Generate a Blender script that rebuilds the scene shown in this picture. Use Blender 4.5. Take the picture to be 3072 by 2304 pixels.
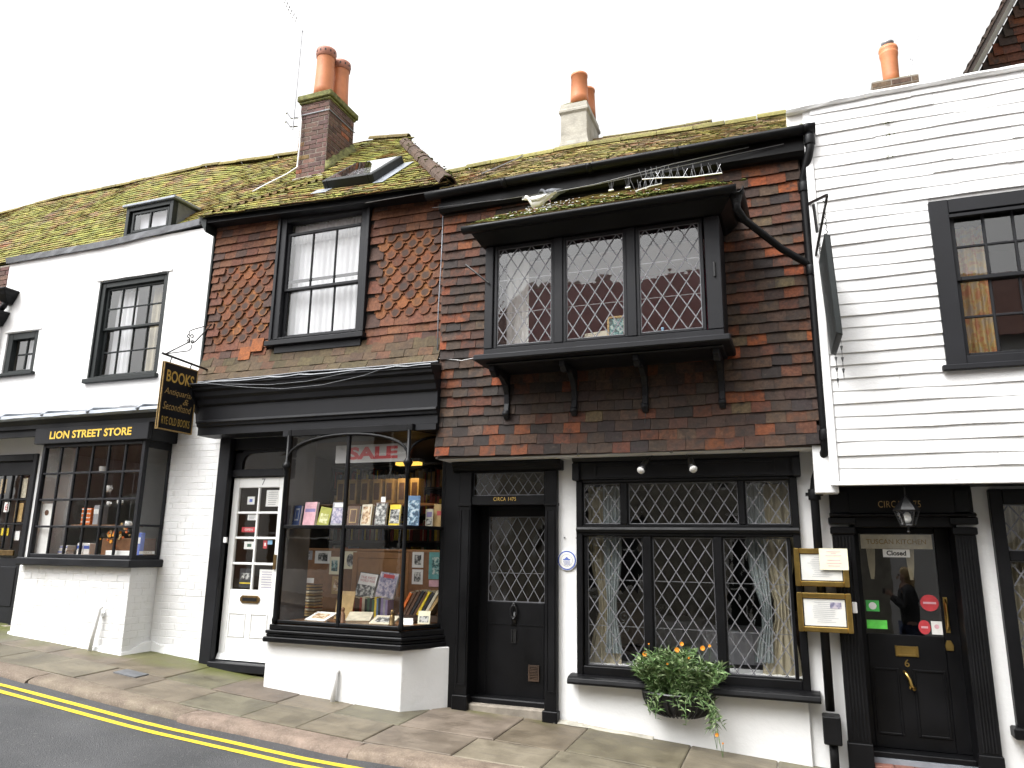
import bpy, bmesh, math, random
from mathutils import Vector, Matrix
random.seed(7)
for o in list(bpy.data.objects): bpy.data.objects.remove(o, do_unlink=True)
scene = bpy.context.scene
COL = scene.collection
R = math.radians

# ---------------------------------------------------------------- camera
cam_d = bpy.data.cameras.new('camera'); cam = bpy.data.objects.new('camera', cam_d); COL.objects.link(cam)
YAW, PITCH, ROLL = R(20.975), R(12.487), R(0.785)
fw = Vector((-math.sin(YAW)*math.cos(PITCH), math.cos(YAW)*math.cos(PITCH), math.sin(PITCH)))
rt = Vector((math.cos(YAW), math.sin(YAW), 0)); upv = rt.cross(fw)
r2 = rt*math.cos(ROLL)+upv*math.sin(ROLL); u2 = upv*math.cos(ROLL)-rt*math.sin(ROLL)
m = Matrix((r2, u2, -fw)).transposed().to_4x4(); m.translation = Vector((0, -7.0, 1.55))
cam.matrix_world = m
cam_d.sensor_fit = 'HORIZONTAL'; cam_d.sensor_width = 36.0; cam_d.lens = 36.0*2219/3072
cam_d.clip_start = 0.05; cam_d.clip_end = 500
scene.camera = cam
scene.render.resolution_x = 1024; scene.render.resolution_y = 768

# ---------------------------------------------------------------- sky, sun, exposure
SUN_EL, SUN_AZ = R(56), R(216)      # behind the camera, to the left, high, behind cloud
world = bpy.data.worlds.new('World'); scene.world = world; world.use_nodes = True
wn, wl = world.node_tree.nodes, world.node_tree.links
bg = wn['Background']
sky = wn.new('ShaderNodeTexSky'); sky.sky_type = 'NISHITA'; sky.sun_disc = False
sky.sun_elevation = SUN_EL; sky.sun_rotation = SUN_AZ; sky.air_density = 1.0; sky.dust_density = 6.0; sky.ozone_density = 1.0
hsv = wn.new('ShaderNodeHueSaturation'); hsv.inputs['Saturation'].default_value = 0.0   # an even white overcast
wl.new(sky.outputs[0], hsv.inputs['Color']); wl.new(hsv.outputs[0], bg.inputs['Color'])
bg.inputs['Strength'].default_value = 0.15
sd = bpy.data.lights.new('sun', 'SUN'); sun = bpy.data.objects.new('sun', sd); COL.objects.link(sun)
sd.energy = 0.5; sd.angle = R(35); sd.color = (1.0, 0.985, 0.965)
sdir = Vector((math.sin(SUN_AZ)*math.cos(SUN_EL), math.cos(SUN_AZ)*math.cos(SUN_EL), math.sin(SUN_EL)))
sun.rotation_euler = sdir.to_track_quat('Z', 'Y').to_euler(); sun.location = (0, -10, 20)
scene.view_settings.view_transform = 'Standard'; scene.view_settings.look = 'None'
scene.view_settings.exposure = 1.6; scene.view_settings.gamma = 1.0
scene.render.engine = 'CYCLES'
scene.cycles.max_bounces = 8; scene.cycles.transparent_max_bounces = 16; scene.cycles.diffuse_bounces = 4
scene.cycles.use_denoising = True

# ---------------------------------------------------------------- materials
MATS = {}
class NT:
    def __init__(s, name):
        s.m = bpy.data.materials.new(name); s.m.use_nodes = True
        s.n = s.m.node_tree.nodes; s.l = s.m.node_tree.links
        s.b = s.n['Principled BSDF']; s.out = s.n['Material Output']; MATS[name] = s.m
        s._pos = None
    def new(s, t, **kw):
        x = s.n.new(t)
        for k, v in kw.items(): setattr(x, k, v)
        return x
    def pos(s, sc=(1, 1, 1)):
        if s._pos is None: s._pos = s.new('ShaderNodeNewGeometry')
        if sc == (1, 1, 1): return s._pos.outputs['Position']
        mp = s.new('ShaderNodeVectorMath', operation='MULTIPLY'); s.l.new(s._pos.outputs['Position'], mp.inputs[0]); mp.inputs[1].default_value = sc
        return mp.outputs[0]
    def noise(s, scale, detail=4, rough=.55, sc=(1, 1, 1), out=0):
        t = s.new('ShaderNodeTexNoise'); t.inputs['Scale'].default_value = scale; t.inputs['Detail'].default_value = detail; t.inputs['Roughness'].default_value = rough
        s.l.new(s.pos(sc), t.inputs['Vector']); return t.outputs[out]
    def ramp(s, fac, stops):
        r = s.new('ShaderNodeValToRGB'); e = r.color_ramp.elements
        while len(e) > 1: e.remove(e[-1])
        e[0].position = stops[0][0]; e[0].color = c4(stops[0][1])
        for p, c in stops[1:]:
            q = e.new(p); q.color = c4(c)
        s.l.new(fac, r.inputs[0]); return r.outputs[0]
    def mix(s, fac, a, b, blend='MIX'):
        x = s.new('ShaderNodeMix', data_type='RGBA', blend_type=blend)
        for inp, v in ((x.inputs[0], fac), (x.inputs[6], a), (x.inputs[7], b)):
            if isinstance(v, (int, float)): inp.default_value = v
            elif isinstance(v, tuple): inp.default_value = c4(v)
            else: s.l.new(v, inp)
        return x.outputs[2]
    def math(s, op, a, b=0.0, clamp=False):
        x = s.new('ShaderNodeMath', operation=op); x.use_clamp = clamp
        for inp, v in ((x.inputs[0], a), (x.inputs[1], b)):
            if isinstance(v, (int, float)): inp.default_value = v
            else: s.l.new(v, inp)
        return x.outputs[0]
    def bump(s, h, strength=.3, dist=.01):
        x = s.new('ShaderNodeBump'); x.inputs['Strength'].default_value = strength; x.inputs['Distance'].default_value = dist
        s.l.new(h, x.inputs['Height']); s.l.new(x.outputs[0], s.b.inputs['Normal']); return x
    def set(s, **kw):
        for k, v in kw.items():
            inp = s.b.inputs[k.replace('_', ' ')]
            if isinstance(v, (int, float)): inp.default_value = v
            elif isinstance(v, tuple): inp.default_value = c4(v)
            else: s.l.new(v, inp)
        return s
def c4(c):
    if isinstance(c, (int, float)): return (c, c, c, 1)
    return (c[0], c[1], c[2], 1) if len(c) == 3 else c

def simple(name, col, rough=.6, var=.25, nscale=6, bump=0, bscale=60, metallic=0, spec=.5):
    t = NT(name)
    n = t.noise(nscale)
    dark = tuple(x*(1-var) for x in col); lite = tuple(min(1, x*(1+var*.6)) for x in col)
    t.set(Base_Color=t.ramp(n, [(.3, dark), (.7, lite)]), Roughness=rough, Metallic=metallic)
    t.b.inputs['Specular IOR Level'].default_value = spec
    if bump: t.bump(t.noise(bscale), bump)
    return t.m

# white-painted render, with flaked and dirtied patches low down
def white_wall(name, bscale, bstr, dirt):
    t = NT(name)
    n1 = t.noise(1.3, 5); n2 = t.noise(9, 6, .65); n3 = t.noise(3.2, 8, .75)
    c = t.ramp(n1, [(.3, (.66, .655, .645)), (.7, (.73, .73, .725))])
    patch = t.ramp(t.math('MULTIPLY', n2, n3), [(.36-dirt, (0, 0, 0)), (.46-dirt, (1, 1, 1))])
    c = t.mix(t.math('MULTIPLY', patch, .35), c, (.46, .45, .41))
    t.set(Base_Color=c, Roughness=.62)
    h = t.math('ADD', t.noise(bscale, 6, .6), t.math('MULTIPLY', n3, .8))
    t.bump(h, bstr, .012)
    return t.m
white_wall('white_render', 14, .35, .02)
white_wall('white_brick_paint', 40, .45, .06)
white_wall('white_board_paint', 60, .25, .04)
simple('white_gloss', (.80, .80, .78), .35, .05, 5, .05, 30)

# black oil paint: dusty and a little chalky where weathered
def black_paint(name, col, rough, spec=.3):
    t = NT(name)
    n = t.noise(2.5, 6, .6); s = t.noise(55, 4, .7, (1, 1, .35)); k = t.noise(120, 2, .5)
    c = t.ramp(n, [(.3, tuple(x*.7 for x in col)), (.75, tuple(x*1.5 for x in col))])
    fl = t.ramp(s, [(.70, (0, 0, 0)), (.78, (1, 1, 1))])
    c = t.mix(t.math('MULTIPLY', fl, .10), c, (.10, .10, .10))
    t.set(Base_Color=c, Roughness=t.ramp(n, [(.3, rough), (.7, rough+.2)]))
    t.b.inputs['Specular IOR Level'].default_value = spec
    t.bump(t.noise(22, 6, .65, (1, 1, .4)), .18, .006)
    return t.m
black_paint('black_paint', (.0030, .0030, .0036), .34, .2)
black_paint('black_timber', (.0056, .0059, .0078), .44, .28)
black_paint('slate_paint', (.0105, .0135, .0135), .46)
black_paint('gutter_black', (.0032, .0032, .0037), .36, .2)

# clay tiles: the colour of each tile comes from the object (single tiles) or an attribute (joined tiles)
def tile_mat(name, src, moss=0.0, mosscol=((.115, .145, .02), (.26, .27, .034)), spot=False, stain=.5):
    t = NT(name)
    if src == 'object':
        oi = t.new('ShaderNodeObjectInfo'); c = oi.outputs['Color']
    else:
        a = t.new('ShaderNodeAttribute', attribute_name='tint'); c = a.outputs['Color']
    n1 = t.noise(38, 6, .7); n2 = t.noise(11, 5, .65); n3 = t.noise(5, 3)
    c = t.mix(t.ramp(n1, [(.35, .75), (.62, 0)]), c, t.mix(1.0, c, (.38, .34, .33), 'MULTIPLY'))
    c = t.mix(t.math('MULTIPLY', t.ramp(n2, [(.47, 0), (.66, 1)]), stain), c, (.028, .024, .022))
    c = t.mix(t.math('MULTIPLY', t.ramp(t.noise(26, 6, .7), [(.60, 0), (.70, 1)]), .30), c, (.15, .12, .08))
    if spot:      # soot-dark weathered middles of the club tiles
        tc = t.new('ShaderNodeTexCoord'); vm = t.new('ShaderNodeVectorMath', operation='MULTIPLY'); t.l.new(tc.outputs['Object'], vm.inputs[0]); vm.inputs[1].default_value = (1, 0, 1)
        ad = t.new('ShaderNodeVectorMath', operation='ADD'); t.l.new(vm.outputs[0], ad.inputs[0]); ad.inputs[1].default_value = (0, 0, -.048)
        ln = t.new('ShaderNodeVectorMath', operation='LENGTH'); t.l.new(ad.outputs[0], ln.inputs[0])
        oi2 = t.new('ShaderNodeObjectInfo')
        d = t.math('ADD', ln.outputs['Value'], t.math('MULTIPLY', t.math('SUBTRACT', n1, .5), .035))
        f = t.ramp(d, [(.034, 1), (.062, 0)])
        f = t.math('MULTIPLY', f, t.ramp(oi2.outputs['Random'], [(.1, .15), (.5, .85)]))
        c = t.mix(f, c, (.032, .024, .021))
    if moss:
        mn = t.noise(2.2, 6, .7); m2 = t.noise(30, 5, .7)
        f = t.ramp(t.math('ADD', t.math('MULTIPLY', mn, .6), t.math('MULTIPLY', m2, .4)), [(.60-moss*.25, 0), (.70-moss*.22, 1)])
        mc = t.ramp(t.noise(7, 4), [(.35, mosscol[0]), (.65, mosscol[1])])
        if src == 'attr':      # moss thinned by face normal: tails coloured darker to mark the rows
            sx = t.new('ShaderNodeSeparateXYZ'); t.pos(); t.l.new(t._pos.outputs['True Normal'], sx.inputs[0])
            f = t.math('MULTIPLY', f, t.ramp(sx.outputs['Z'], [(-.3, .35), (.5, 1)]))
        c = t.mix(t.math('MULTIPLY', f, .85), c, mc)
    t.set(Base_Color=c, Roughness=.82)
    t.b.inputs['Specular IOR Level'].default_value = .3
    t.bump(t.math('ADD', n1, t.noise(140, 3)), .35, .006)
    return t.m
tile_mat('clay_wall_tile', 'object', stain=.8)
tile_mat('clay_wall_tile_rest', 'attr', stain=.8)
tile_mat('clay_club_tile', 'object', spot=True, stain=.25)
tile_mat('clay_plain_tile', 'object', moss=.02, mosscol=((.06, .065, .025), (.09, .09, .03)), stain=.3)
tile_mat('roof_tile_mossy', 'attr', moss=.76, stain=.3)
tile_mat('roof_tile_greyish', 'attr', moss=.56, mosscol=((.19, .20, .045), (.40, .37, .08)))
tile_mat('brick_clay', 'object', moss=.0, stain=.45)
def moss_mat():
    t = NT('moss'); n = t.noise(40, 4)
    t.set(Base_Color=t.ramp(n, [(.3, (.05, .07, .012)), (.55, (.12, .145, .022)), (.75, (.22, .20, .03))]), Roughness=1.0); t.bump(t.noise(150), .8, .01)
moss_mat()
simple('mortar', (.23, .20, .165), .9, .3, 12, .4, 80)
simple('dark_backing', (.03, .026, .023), .9, .2)
simple('terracotta', (.50, .175, .065), .55, .18, 5, .1, 40)
simple('terracotta_rim', (.36, .15, .10), .6, .25, 14, .1, 40)
simple('lead_sheet', (.15, .155, .165), .5, .3, 6, .25, 25, .3)
simple('lead_pale', (.24, .26, .29), .45, .25, 8, .25, 25, .3)
simple('lead_came', (.15, .15, .16), .5, .25, 30, .15, 90, .2)
simple('cement', (.33, .31, .26), .85, .3, 7, .5, 40)
simple('cap_mossy', (.15, .15, .05), .95, .6, 14, .7, 50)
simple('white_plastic', (.75, .75, .74), .4, .06, 10)
simple('grey_metal', (.32, .32, .33), .35, .2, 15, 0, 60, .8)
simple('black_iron', (.005, .005, .0055), .4, .3, 20, .1, 60)
simple('brass', (.56, .38, .12), .28, .3, 9, .1, 30, 1.0)
simple('aged_brass', (.20, .13, .055), .4, .35, 20, .1, 40, .9)
simple('gold_leaf', (.55, .36, .08), .4, .35, 40, 0, 40, .3)
simple('gold_yellow', (.72, .47, .05), .45, .1, 20)
simple('faded_gold', (.34, .22, .075), .55, .4, 40)
simple('paper', (.72, .71, .68), .8, .08, 12)
simple('banner_paper', (.40, .39, .38), .8, .08, 12)
simple('paper_cream', (.74, .70, .52), .8, .06, 12)
simple('ink_grey', (.22, .22, .23), .8, .2, 30)
simple('ink_black', (.02, .02, .022), .7, .2, 30)
simple('ink_red', (.42, .055, .06), .7, .1, 30)
simple('ink_blue', (.07, .12, .42), .6, .1, 30)
simple('pine', (.30, .145, .055), .5, .25, 6, .1, 60)
simple('dark_wood', (.045, .025, .014), .5, .4, 8)
simple('white_linen', (.50, .50, .53), .9, .08, 6)
simple('cream_curtain', (.33, .29, .20), .9, .2, 5)
simple('pale_curtain', (.27, .30, .30), .9, .15, 5)
simple('plum_wall', (.48, .11, .18), .8, .12, 3)
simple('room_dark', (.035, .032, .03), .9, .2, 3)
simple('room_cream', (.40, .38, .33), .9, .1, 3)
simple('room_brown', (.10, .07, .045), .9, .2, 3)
simple('step_stone', (.24, .21, .17), .85, .35, 6, .4, 50)
simple('brick_step', (.17, .07, .05), .85, .3, 12, .3, 40)
simple('leaf', (.085, .155, .045), .6, .45, 25)
simple('leaf_pale', (.20, .27, .12), .6, .35, 25)
simple('flower_orange', (.75, .30, .02), .6, .25, 60)
simple('feather_white', (.72, .71, .68), .9, .12, 18)
simple('feather_grey', (.13, .135, .15), .8, .5, 14)
simple('grey_board', (.30, .30, .31), .8, .15)
simple('grey_shade', (.12, .12, .125), .8, .15)
simple('skin', (.42, .25, .18), .6, .1)
simple('blond_hair', (.40, .28, .13), .7, .3, 40)
simple('charcoal_wool', (.03, .032, .036), .9, .2, 30)
for nm, c in dict(cloth_navy=(.025, .045, .12), cloth_pink=(.62, .36, .40), cloth_olive=(.33, .33, .06), cloth_brown=(.10, .05, .028), cloth_tan=(.42, .28, .11), cloth_black=(.02, .02, .022),
                  cloth_yellow=(.70, .52, .03), cloth_red=(.33, .045, .03), cloth_green=(.04, .10, .06), cloth_violet=(.22, .18, .33), cloth_cream=(.55, .50, .38), cloth_grey=(.28, .28, .30),
                  cloth_blue=(.10, .19, .33), orange_card=(.70, .16, .025), green_card=(.06, .42, .08), lime_card=(.12, .62, .08), red_card=(.50, .04, .05), sky_card=(.25, .45, .62), teal_card=(.12, .33, .32),
                  wicker=(.20, .095, .04), purple_plum=(.28, .10, .13)).items():
    simple(nm, c, .6, .22, 18)
def print_mat(name, a, b, d, sc=28):
    t = NT(name); n = t.noise(sc, 3, .6)
    t.set(Base_Color=t.ramp(n, [(.40, a), (.50, b), (.60, d)]), Roughness=.55)
print_mat('picture_grey', (.03, .03, .03), (.20, .20, .19), (.55, .54, .5))
print_mat('picture_blue', (.03, .06, .10), (.12, .22, .30), (.45, .52, .56))
print_mat('picture_teal', (.03, .07, .07), (.12, .30, .29), (.50, .55, .50))
print_mat('picture_warm', (.18, .09, .05), (.50, .32, .16), (.66, .58, .45))
print_mat('picture_mauve', (.16, .15, .24), (.33, .31, .40), (.52, .46, .50))
print_mat('picture_olive', (.35, .34, .12), (.55, .55, .25), (.66, .64, .40))
print_mat('curtain_print', (.30, .11, .03), (.36, .25, .07), (.27, .21, .13), 11)

# glass: a clear sheet that mirrors by Fresnel; old panes ripple a little
def glass(name, ripple, tint=(.98, .985, .985), ior=1.5):
    t = NT(name); t.n.remove(t.b)
    tr = t.new('ShaderNodeBsdfTransparent'); tr.inputs[0].default_value = c4(tint)
    gl = t.new('ShaderNodeBsdfGlossy'); gl.inputs['Roughness'].default_value = .0; gl.inputs[0].default_value = (1, 1, 1, 1)
    lw = t.new('ShaderNodeLayerWeight'); lw.inputs[0].default_value = .5      # Facing is the same from both sides
    f2 = t.math('MULTIPLY', t.math('ADD', t.math('MULTIPLY', t.math('POWER', lw.outputs['Facing'], 5.0), .96), .042), 1.9, True)   # two faces of the sheet
    if ripple:
        b = t.new('ShaderNodeBump'); b.inputs['Strength'].default_value = ripple; b.inputs['Distance'].default_value = .01
        t.l.new(t.noise(7, 2), b.inputs['Height']); t.l.new(b.outputs[0], gl.inputs['Normal'])
    mx = t.new('ShaderNodeMixShader'); t.l.new(f2, mx.inputs[0]); t.l.new(tr.outputs[0], mx.inputs[1]); t.l.new(gl.outputs[0], mx.inputs[2])
    t.l.new(mx.outputs[0], t.out.inputs['Surface'])
glass('glass', .02)
glass('old_glass', .10)
def net_mat():
    t = NT('net_curtain'); t.set(Base_Color=(.86, .86, .88), Roughness=.95)
    tr = t.new('ShaderNodeBsdfTranslucent'); tr.inputs[0].default_value = (.7, .7, .72, 1)
    mx = t.new('ShaderNodeMixShader'); mx.inputs[0].default_value = .35; t.l.new(t.b.outputs[0], mx.inputs[1]); t.l.new(tr.outputs[0], mx.inputs[2]); t.l.new(mx.outputs[0], t.out.inputs['Surface'])
net_mat()
def lamp_mat(name, col, s):
    t = NT(name); t.set(Base_Color=col, Emission_Color=col, Emission_Strength=s)
lamp_mat('lamp_yellow', (1.0, .62, .10), .5)

def asphalt():
    t = NT('asphalt')
    v = t.new('ShaderNodeTexVoronoi'); v.inputs['Scale'].default_value = 95; t.l.new(t.pos(), v.inputs['Vector'])
    n = t.noise(1.1, 5, .6); s = t.noise(160, 2, .5); q = t.noise(60, 2, .5)
    c = t.ramp(t.math('ADD', t.math('MULTIPLY', n, .5), t.math('MULTIPLY', s, .5)), [(.38, (.031, .032, .034)), (.62, (.074, .074, .077))])
    c = t.mix(t.math('MULTIPLY', t.ramp(q, [(.66, 0), (.70, 1)]), .6), c, (.20, .19, .18))
    c = t.mix(t.math('MULTIPLY', t.ramp(t.noise(26, 3, .7), [(.62, 0), (.70, 1)]), .35), c, (.085, .083, .08))
    t.set(Base_Color=c, Roughness=.78); t.bump(t.math('ADD', v.outputs['Distance'], s), .7, .008)
asphalt()
def paving():
    t = NT('york_stone')
    oi = t.new('ShaderNodeObjectInfo'); c = oi.outputs['Color']
    n = t.noise(3.5, 6, .65); n2 = t.noise(22, 5, .7); lay = t.noise(5, 5, .7, (.5, 3.5, 1))
    c = t.mix(t.ramp(n, [(.35, .85), (.62, 0)]), c, t.mix(1.0, c, (.45, .43, .40), 'MULTIPLY'))
    c = t.mix(t.math('MULTIPLY', t.ramp(lay, [(.52, 0), (.62, 1)]), .30), c, (.062, .052, .042))
    c = t.mix(t.math('MULTIPLY', t.ramp(n2, [(.60, 0), (.72, 1)]), .30), c, (.19, .17, .125))
    # algae: grows in drifts towards the walls
    sp = t.new('ShaderNodeSeparateXYZ'); t.l.new(t.pos(), sp.inputs[0])
    near = t.math('ADD', t.math('MULTIPLY', sp.outputs['Y'], .9), t.math('MULTIPLY', sp.outputs['X'], -.075))
    f = t.ramp(t.math('ADD', t.math('MULTIPLY', t.math('SUBTRACT', t.noise(1.6, 5, .65), .5), 1.4), near), [(-.05, 0), (.5, 1)])
    c = t.mix(t.math('MULTIPLY', f, .85), c, (.078, .088, .011))
    t.set(Base_Color=c, Roughness=t.ramp(n, [(.3, .5), (.7, .8)])); t.bump(t.math('ADD', n2, lay), .4, .008)
paving()
def kerb():
    t = NT('kerb_stone_mat')
    oi = t.new('ShaderNodeObjectInfo'); n = t.noise(5, 6, .7); n2 = t.noise(70, 4, .7)
    c = t.mix(t.ramp(n, [(.40, .8), (.66, 0)]), oi.outputs['Color'], (.10, .072, .052))
    c = t.mix(t.math('MULTIPLY', t.ramp(n2, [(.52, 0), (.62, 1)]), .4), c, (.31, .25, .20))
    t.set(Base_Color=c, Roughness=.8); t.bump(t.math('ADD', n2, n), .5, .01)
kerb()
def yellow_paint():
    t = NT('yellow_line_paint'); n = t.noise(45, 4, .7)
    t.set(Base_Color=t.mix(t.ramp(n, [(.60, 0), (.70, .7)]), (.62, .46, .02), (.10, .09, .05)), Roughness=.7); t.bump(n, .4, .004)
yellow_paint()

# ---------------------------------------------------------------- mesh helpers
class MB:
    def __init__(s): s.v, s.f, s.c, s.col = [], [], [], None
    def add(s, vs, fs):
        k = len(s.v); s.v += [tuple(p) for p in vs]
        for f in fs: s.f.append(tuple(i+k for i in f)); s.c.append(s.col)
        return s
    def box(s, x0, x1, y0, y1, z0, z1):
        return s.add([(x0,y0,z0),(x1,y0,z0),(x1,y1,z0),(x0,y1,z0),(x0,y0,z1),(x1,y0,z1),(x1,y1,z1),(x0,y1,z1)], BOXF)
    def hexa(s, pts): return s.add(pts, BOXF)
    def prism(s, pts, axis, a, b):
        n = len(pts)
        f3 = {'x': lambda p, t: (t, p[0], p[1]), 'y': lambda p, t: (p[0], t, p[1]), 'z': lambda p, t: (p[0], p[1], t)}[axis]
        vs = [f3(p, a) for p in pts]+[f3(p, b) for p in pts]
        fs = [tuple(range(n))[::-1], tuple(range(n, 2*n))]+[(i, (i+1) % n, n+(i+1) % n, n+i) for i in range(n)]
        return s.add(vs, fs)
    def tube(s, pts, r, n=8, caps=True):
        pts = [Vector(p) for p in pts]; rings = []
        rr = r if isinstance(r, (list, tuple)) else [r]*len(pts)
        ref = None
        for i, p in enumerate(pts):
            d = (pts[min(i+1, len(pts)-1)]-pts[max(i-1, 0)])
            d = d.normalized() if d.length > 1e-9 else Vector((0, 0, 1))
            if ref is None: ref = Vector((0, 0, 1)) if abs(d.z) < .9 else Vector((1, 0, 0))
            a = d.cross(ref).normalized(); b = a.cross(d).normalized(); ref = b if abs(b.dot(d)) < .5 else ref
            rings.append([p+a*math.cos(2*math.pi*k/n)*rr[i]+b*math.sin(2*math.pi*k/n)*rr[i] for k in range(n)])
        vs = [q for rg in rings for q in rg]; fs = []
        for i in range(len(rings)-1):
            for k in range(n): fs.append((i*n+k, i*n+(k+1) % n, (i+1)*n+(k+1) % n, (i+1)*n+k))
        if caps: fs += [tuple(range(n))[::-1], tuple((len(rings)-1)*n+k for k in range(n))]
        return s.add(vs, fs)
    def lathe(s, cx, cy, prof, n=20):
        vs = [(cx+r*math.cos(2*math.pi*k/n), cy+r*math.sin(2*math.pi*k/n), z) for r, z in prof for k in range(n)]
        fs = [(i*n+k, i*n+(k+1) % n, (i+1)*n+(k+1) % n, (i+1)*n+k) for i in range(len(prof)-1) for k in range(n)]
        fs += [tuple(range(n))[::-1], tuple((len(prof)-1)*n+k for k in range(n))]
        return s.add(vs, fs)
    def beam(s, p0, p1, w, h, upd=(0, 0, 1)):
        p0, p1 = Vector(p0), Vector(p1); d = (p1-p0).normalized(); u = Vector(upd)
        a = d.cross(u).normalized()*(w/2); b = a.cross(d).normalized()*(h/2)
        return s.add([p0-a-b, p0+a-b, p1+a-b, p1-a-b, p0-a+b, p0+a+b, p1+a+b, p1-a+b], BOXF)
    def loft(s, rings):      # rings: list of lists of points, same length, closed
        n = len(rings[0]); vs = [p for r in rings for p in r]
        fs = [(i*n+k, i*n+(k+1) % n, (i+1)*n+(k+1) % n, (i+1)*n+k) for i in range(len(rings)-1) for k in range(n)]
        fs += [tuple(range(n))[::-1], tuple((len(rings)-1)*n+k for k in range(n))]
        return s.add(vs, fs)
    def wall(s, x0, x1, z0, z1, y, depth, ops):
        xs = sorted({x0, x1}|{o[0] for o in ops}|{o[1] for o in ops}); zs = sorted({z0, z1}|{o[2] for o in ops}|{o[3] for o in ops})
        xs = [x for x in xs if x0 <= x <= x1]; zs = [z for z in zs if z0 <= z <= z1]
        for a, b in zip(xs, xs[1:]):
            for c, d in zip(zs, zs[1:]):
                mx, mz = (a+b)/2, (c+d)/2
                if any(o[0] < mx < o[1] and o[2] < mz < o[3] for o in ops): continue
                s.add([(a,y,c),(b,y,c),(b,y,d),(a,y,d)], [(0,1,2,3)])
        for a, b, c, d in ops:
            Y = y+depth
            s.add([(a,y,c),(a,y,d),(a,Y,d),(a,Y,c)], [(0,1,2,3)]); s.add([(b,y,c),(b,Y,c),(b,Y,d),(b,y,d)], [(0,1,2,3)])
            s.add([(a,y,d),(b,y,d),(b,Y,d),(a,Y,d)], [(0,1,2,3)]); s.add([(a,y,c),(a,Y,c),(b,Y,c),(b,y,c)], [(0,1,2,3)])
        return s
    def room(s, x0, x1, y0, y1, z0, z1):
        return s.add([(x0,y0,z0),(x1,y0,z0),(x1,y1,z0),(x0,y1,z0),(x0,y0,z1),(x1,y0,z1),(x1,y1,z1),(x0,y1,z1)], [(0,1,2,3),(7,6,5,4),(1,5,6,2),(2,6,7,3),(3,7,4,0)])
    def mesh(s, name):
        me = bpy.data.meshes.new(name); me.from_pydata(s.v, [], s.f); me.update()
        if any(c is not None for c in s.c):
            at = me.attributes.new('tint', 'FLOAT_COLOR', 'FACE')
            at.data.foreach_set('color', [x for c in s.c for x in (c4(c) if c is not None else (1, 1, 1, 1))])
        return me
    def build(s, name, mat, parent=None, smooth=False, bevel=0, kind=None, label=None):
        o = obj(name, s.mesh(name), mat, parent, kind=kind, label=label)
        if smooth:
            for p in o.data.polygons: p.use_smooth = True
        if bevel:
            b = o.modifiers.new('bevel', 'BEVEL'); b.width = bevel; b.segments = 1; b.limit_method = 'ANGLE'; b.angle_limit = R(40)
        return o
BOXF = [(3,2,1,0),(4,5,6,7),(0,1,5,4),(1,2,6,5),(2,3,7,6),(3,0,4,7)]

def set_parent(o, p):
    o.parent = p; o.matrix_parent_inverse = p.matrix_basis.inverted()
def obj(name, me, mat=None, parent=None, loc=None, kind=None, label=None):
    o = bpy.data.objects.new(name, me); COL.objects.link(o)
    if mat and not me.materials: me.materials.append(MATS[mat])
    if loc: o.location = loc
    if parent: set_parent(o, parent)
    if kind: o['kind'] = kind
    if label: o['label'] = label
    return o
def thing(name, loc, label, cat, group=None):
    o = bpy.data.objects.new(name, None); COL.objects.link(o); o.location = loc; o.empty_display_size = .1
    return tag(o, label, cat, group)
def tag(o, label, cat, group=None):
    o['label'] = label; o['category'] = cat
    if group: o['group'] = group
    return o
def text(s, mat, parent, x, z, y, w=None, h=.05, name='lettering', bold=0.0, rot=None, label=None, depth=.0008, shear=0.0, space=1.0, loc=None):
    cu = bpy.data.curves.new('t', 'FONT'); cu.body = s; cu.align_x = 'CENTER'; cu.align_y = 'CENTER'; cu.size = 1; cu.offset = bold; cu.extrude = .0; cu.shear = shear; cu.space_character = space
    cu.resolution_u = 3
    t = bpy.data.objects.new('t', cu); COL.objects.link(t)
    me = bpy.data.meshes.new_from_object(t); bpy.data.objects.remove(t, do_unlink=True)
    xs = [v.co.x for v in me.vertices]; ys = [v.co.y for v in me.vertices]
    cx, cy = (min(xs)+max(xs))/2, (min(ys)+max(ys))/2; sh = h/(max(ys)-min(ys)); sw = (w/(max(xs)-min(xs))) if w else sh
    for v in me.vertices:
        lx, lz = (v.co.x-cx)*sw, (v.co.y-cy)*sh
        v.co = Vector((lx, 0, lz))
    me.materials.clear()
    o = obj(name, me, mat, None, label=label); o.location = (x, y, z)
    if rot: o.rotation_euler = rot
    if parent: set_parent(o, parent)
    return o
def lerp_tab(tab, x):
    if x <= tab[0][0]: (a, b), (c, d) = tab[0], tab[1]
    elif x >= tab[-1][0]: (a, b), (c, d) = tab[-2], tab[-1]
    else:
        for (a, b), (c, d) in zip(tab, tab[1:]):
            if a <= x <= c: break
    return b+(d-b)*(x-a)/(c-a)
GT = [(-16, .93), (-9, .467), (-7.1, .335), (-5.17, .15), (-3.6, .045), (-2, -.01), (0, -.15), (4, -.42)]
def G(x): return lerp_tab(GT, x)              # ground at the house fronts: the street falls to the right
def GP(x, y): return G(x)+.03*y               # pavement falls to the kerb
def jit(a): return random.uniform(-a, a)
def pick(pal):
    tot = sum(p[0] for p in pal); r = random.random()*tot
    for w, c in pal:
        r -= w
        if r <= 0: break
    k = random.uniform(.8, 1.2); return (c[0]*k, c[1]*k*random.uniform(.92, 1.08), c[2]*k)

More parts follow.
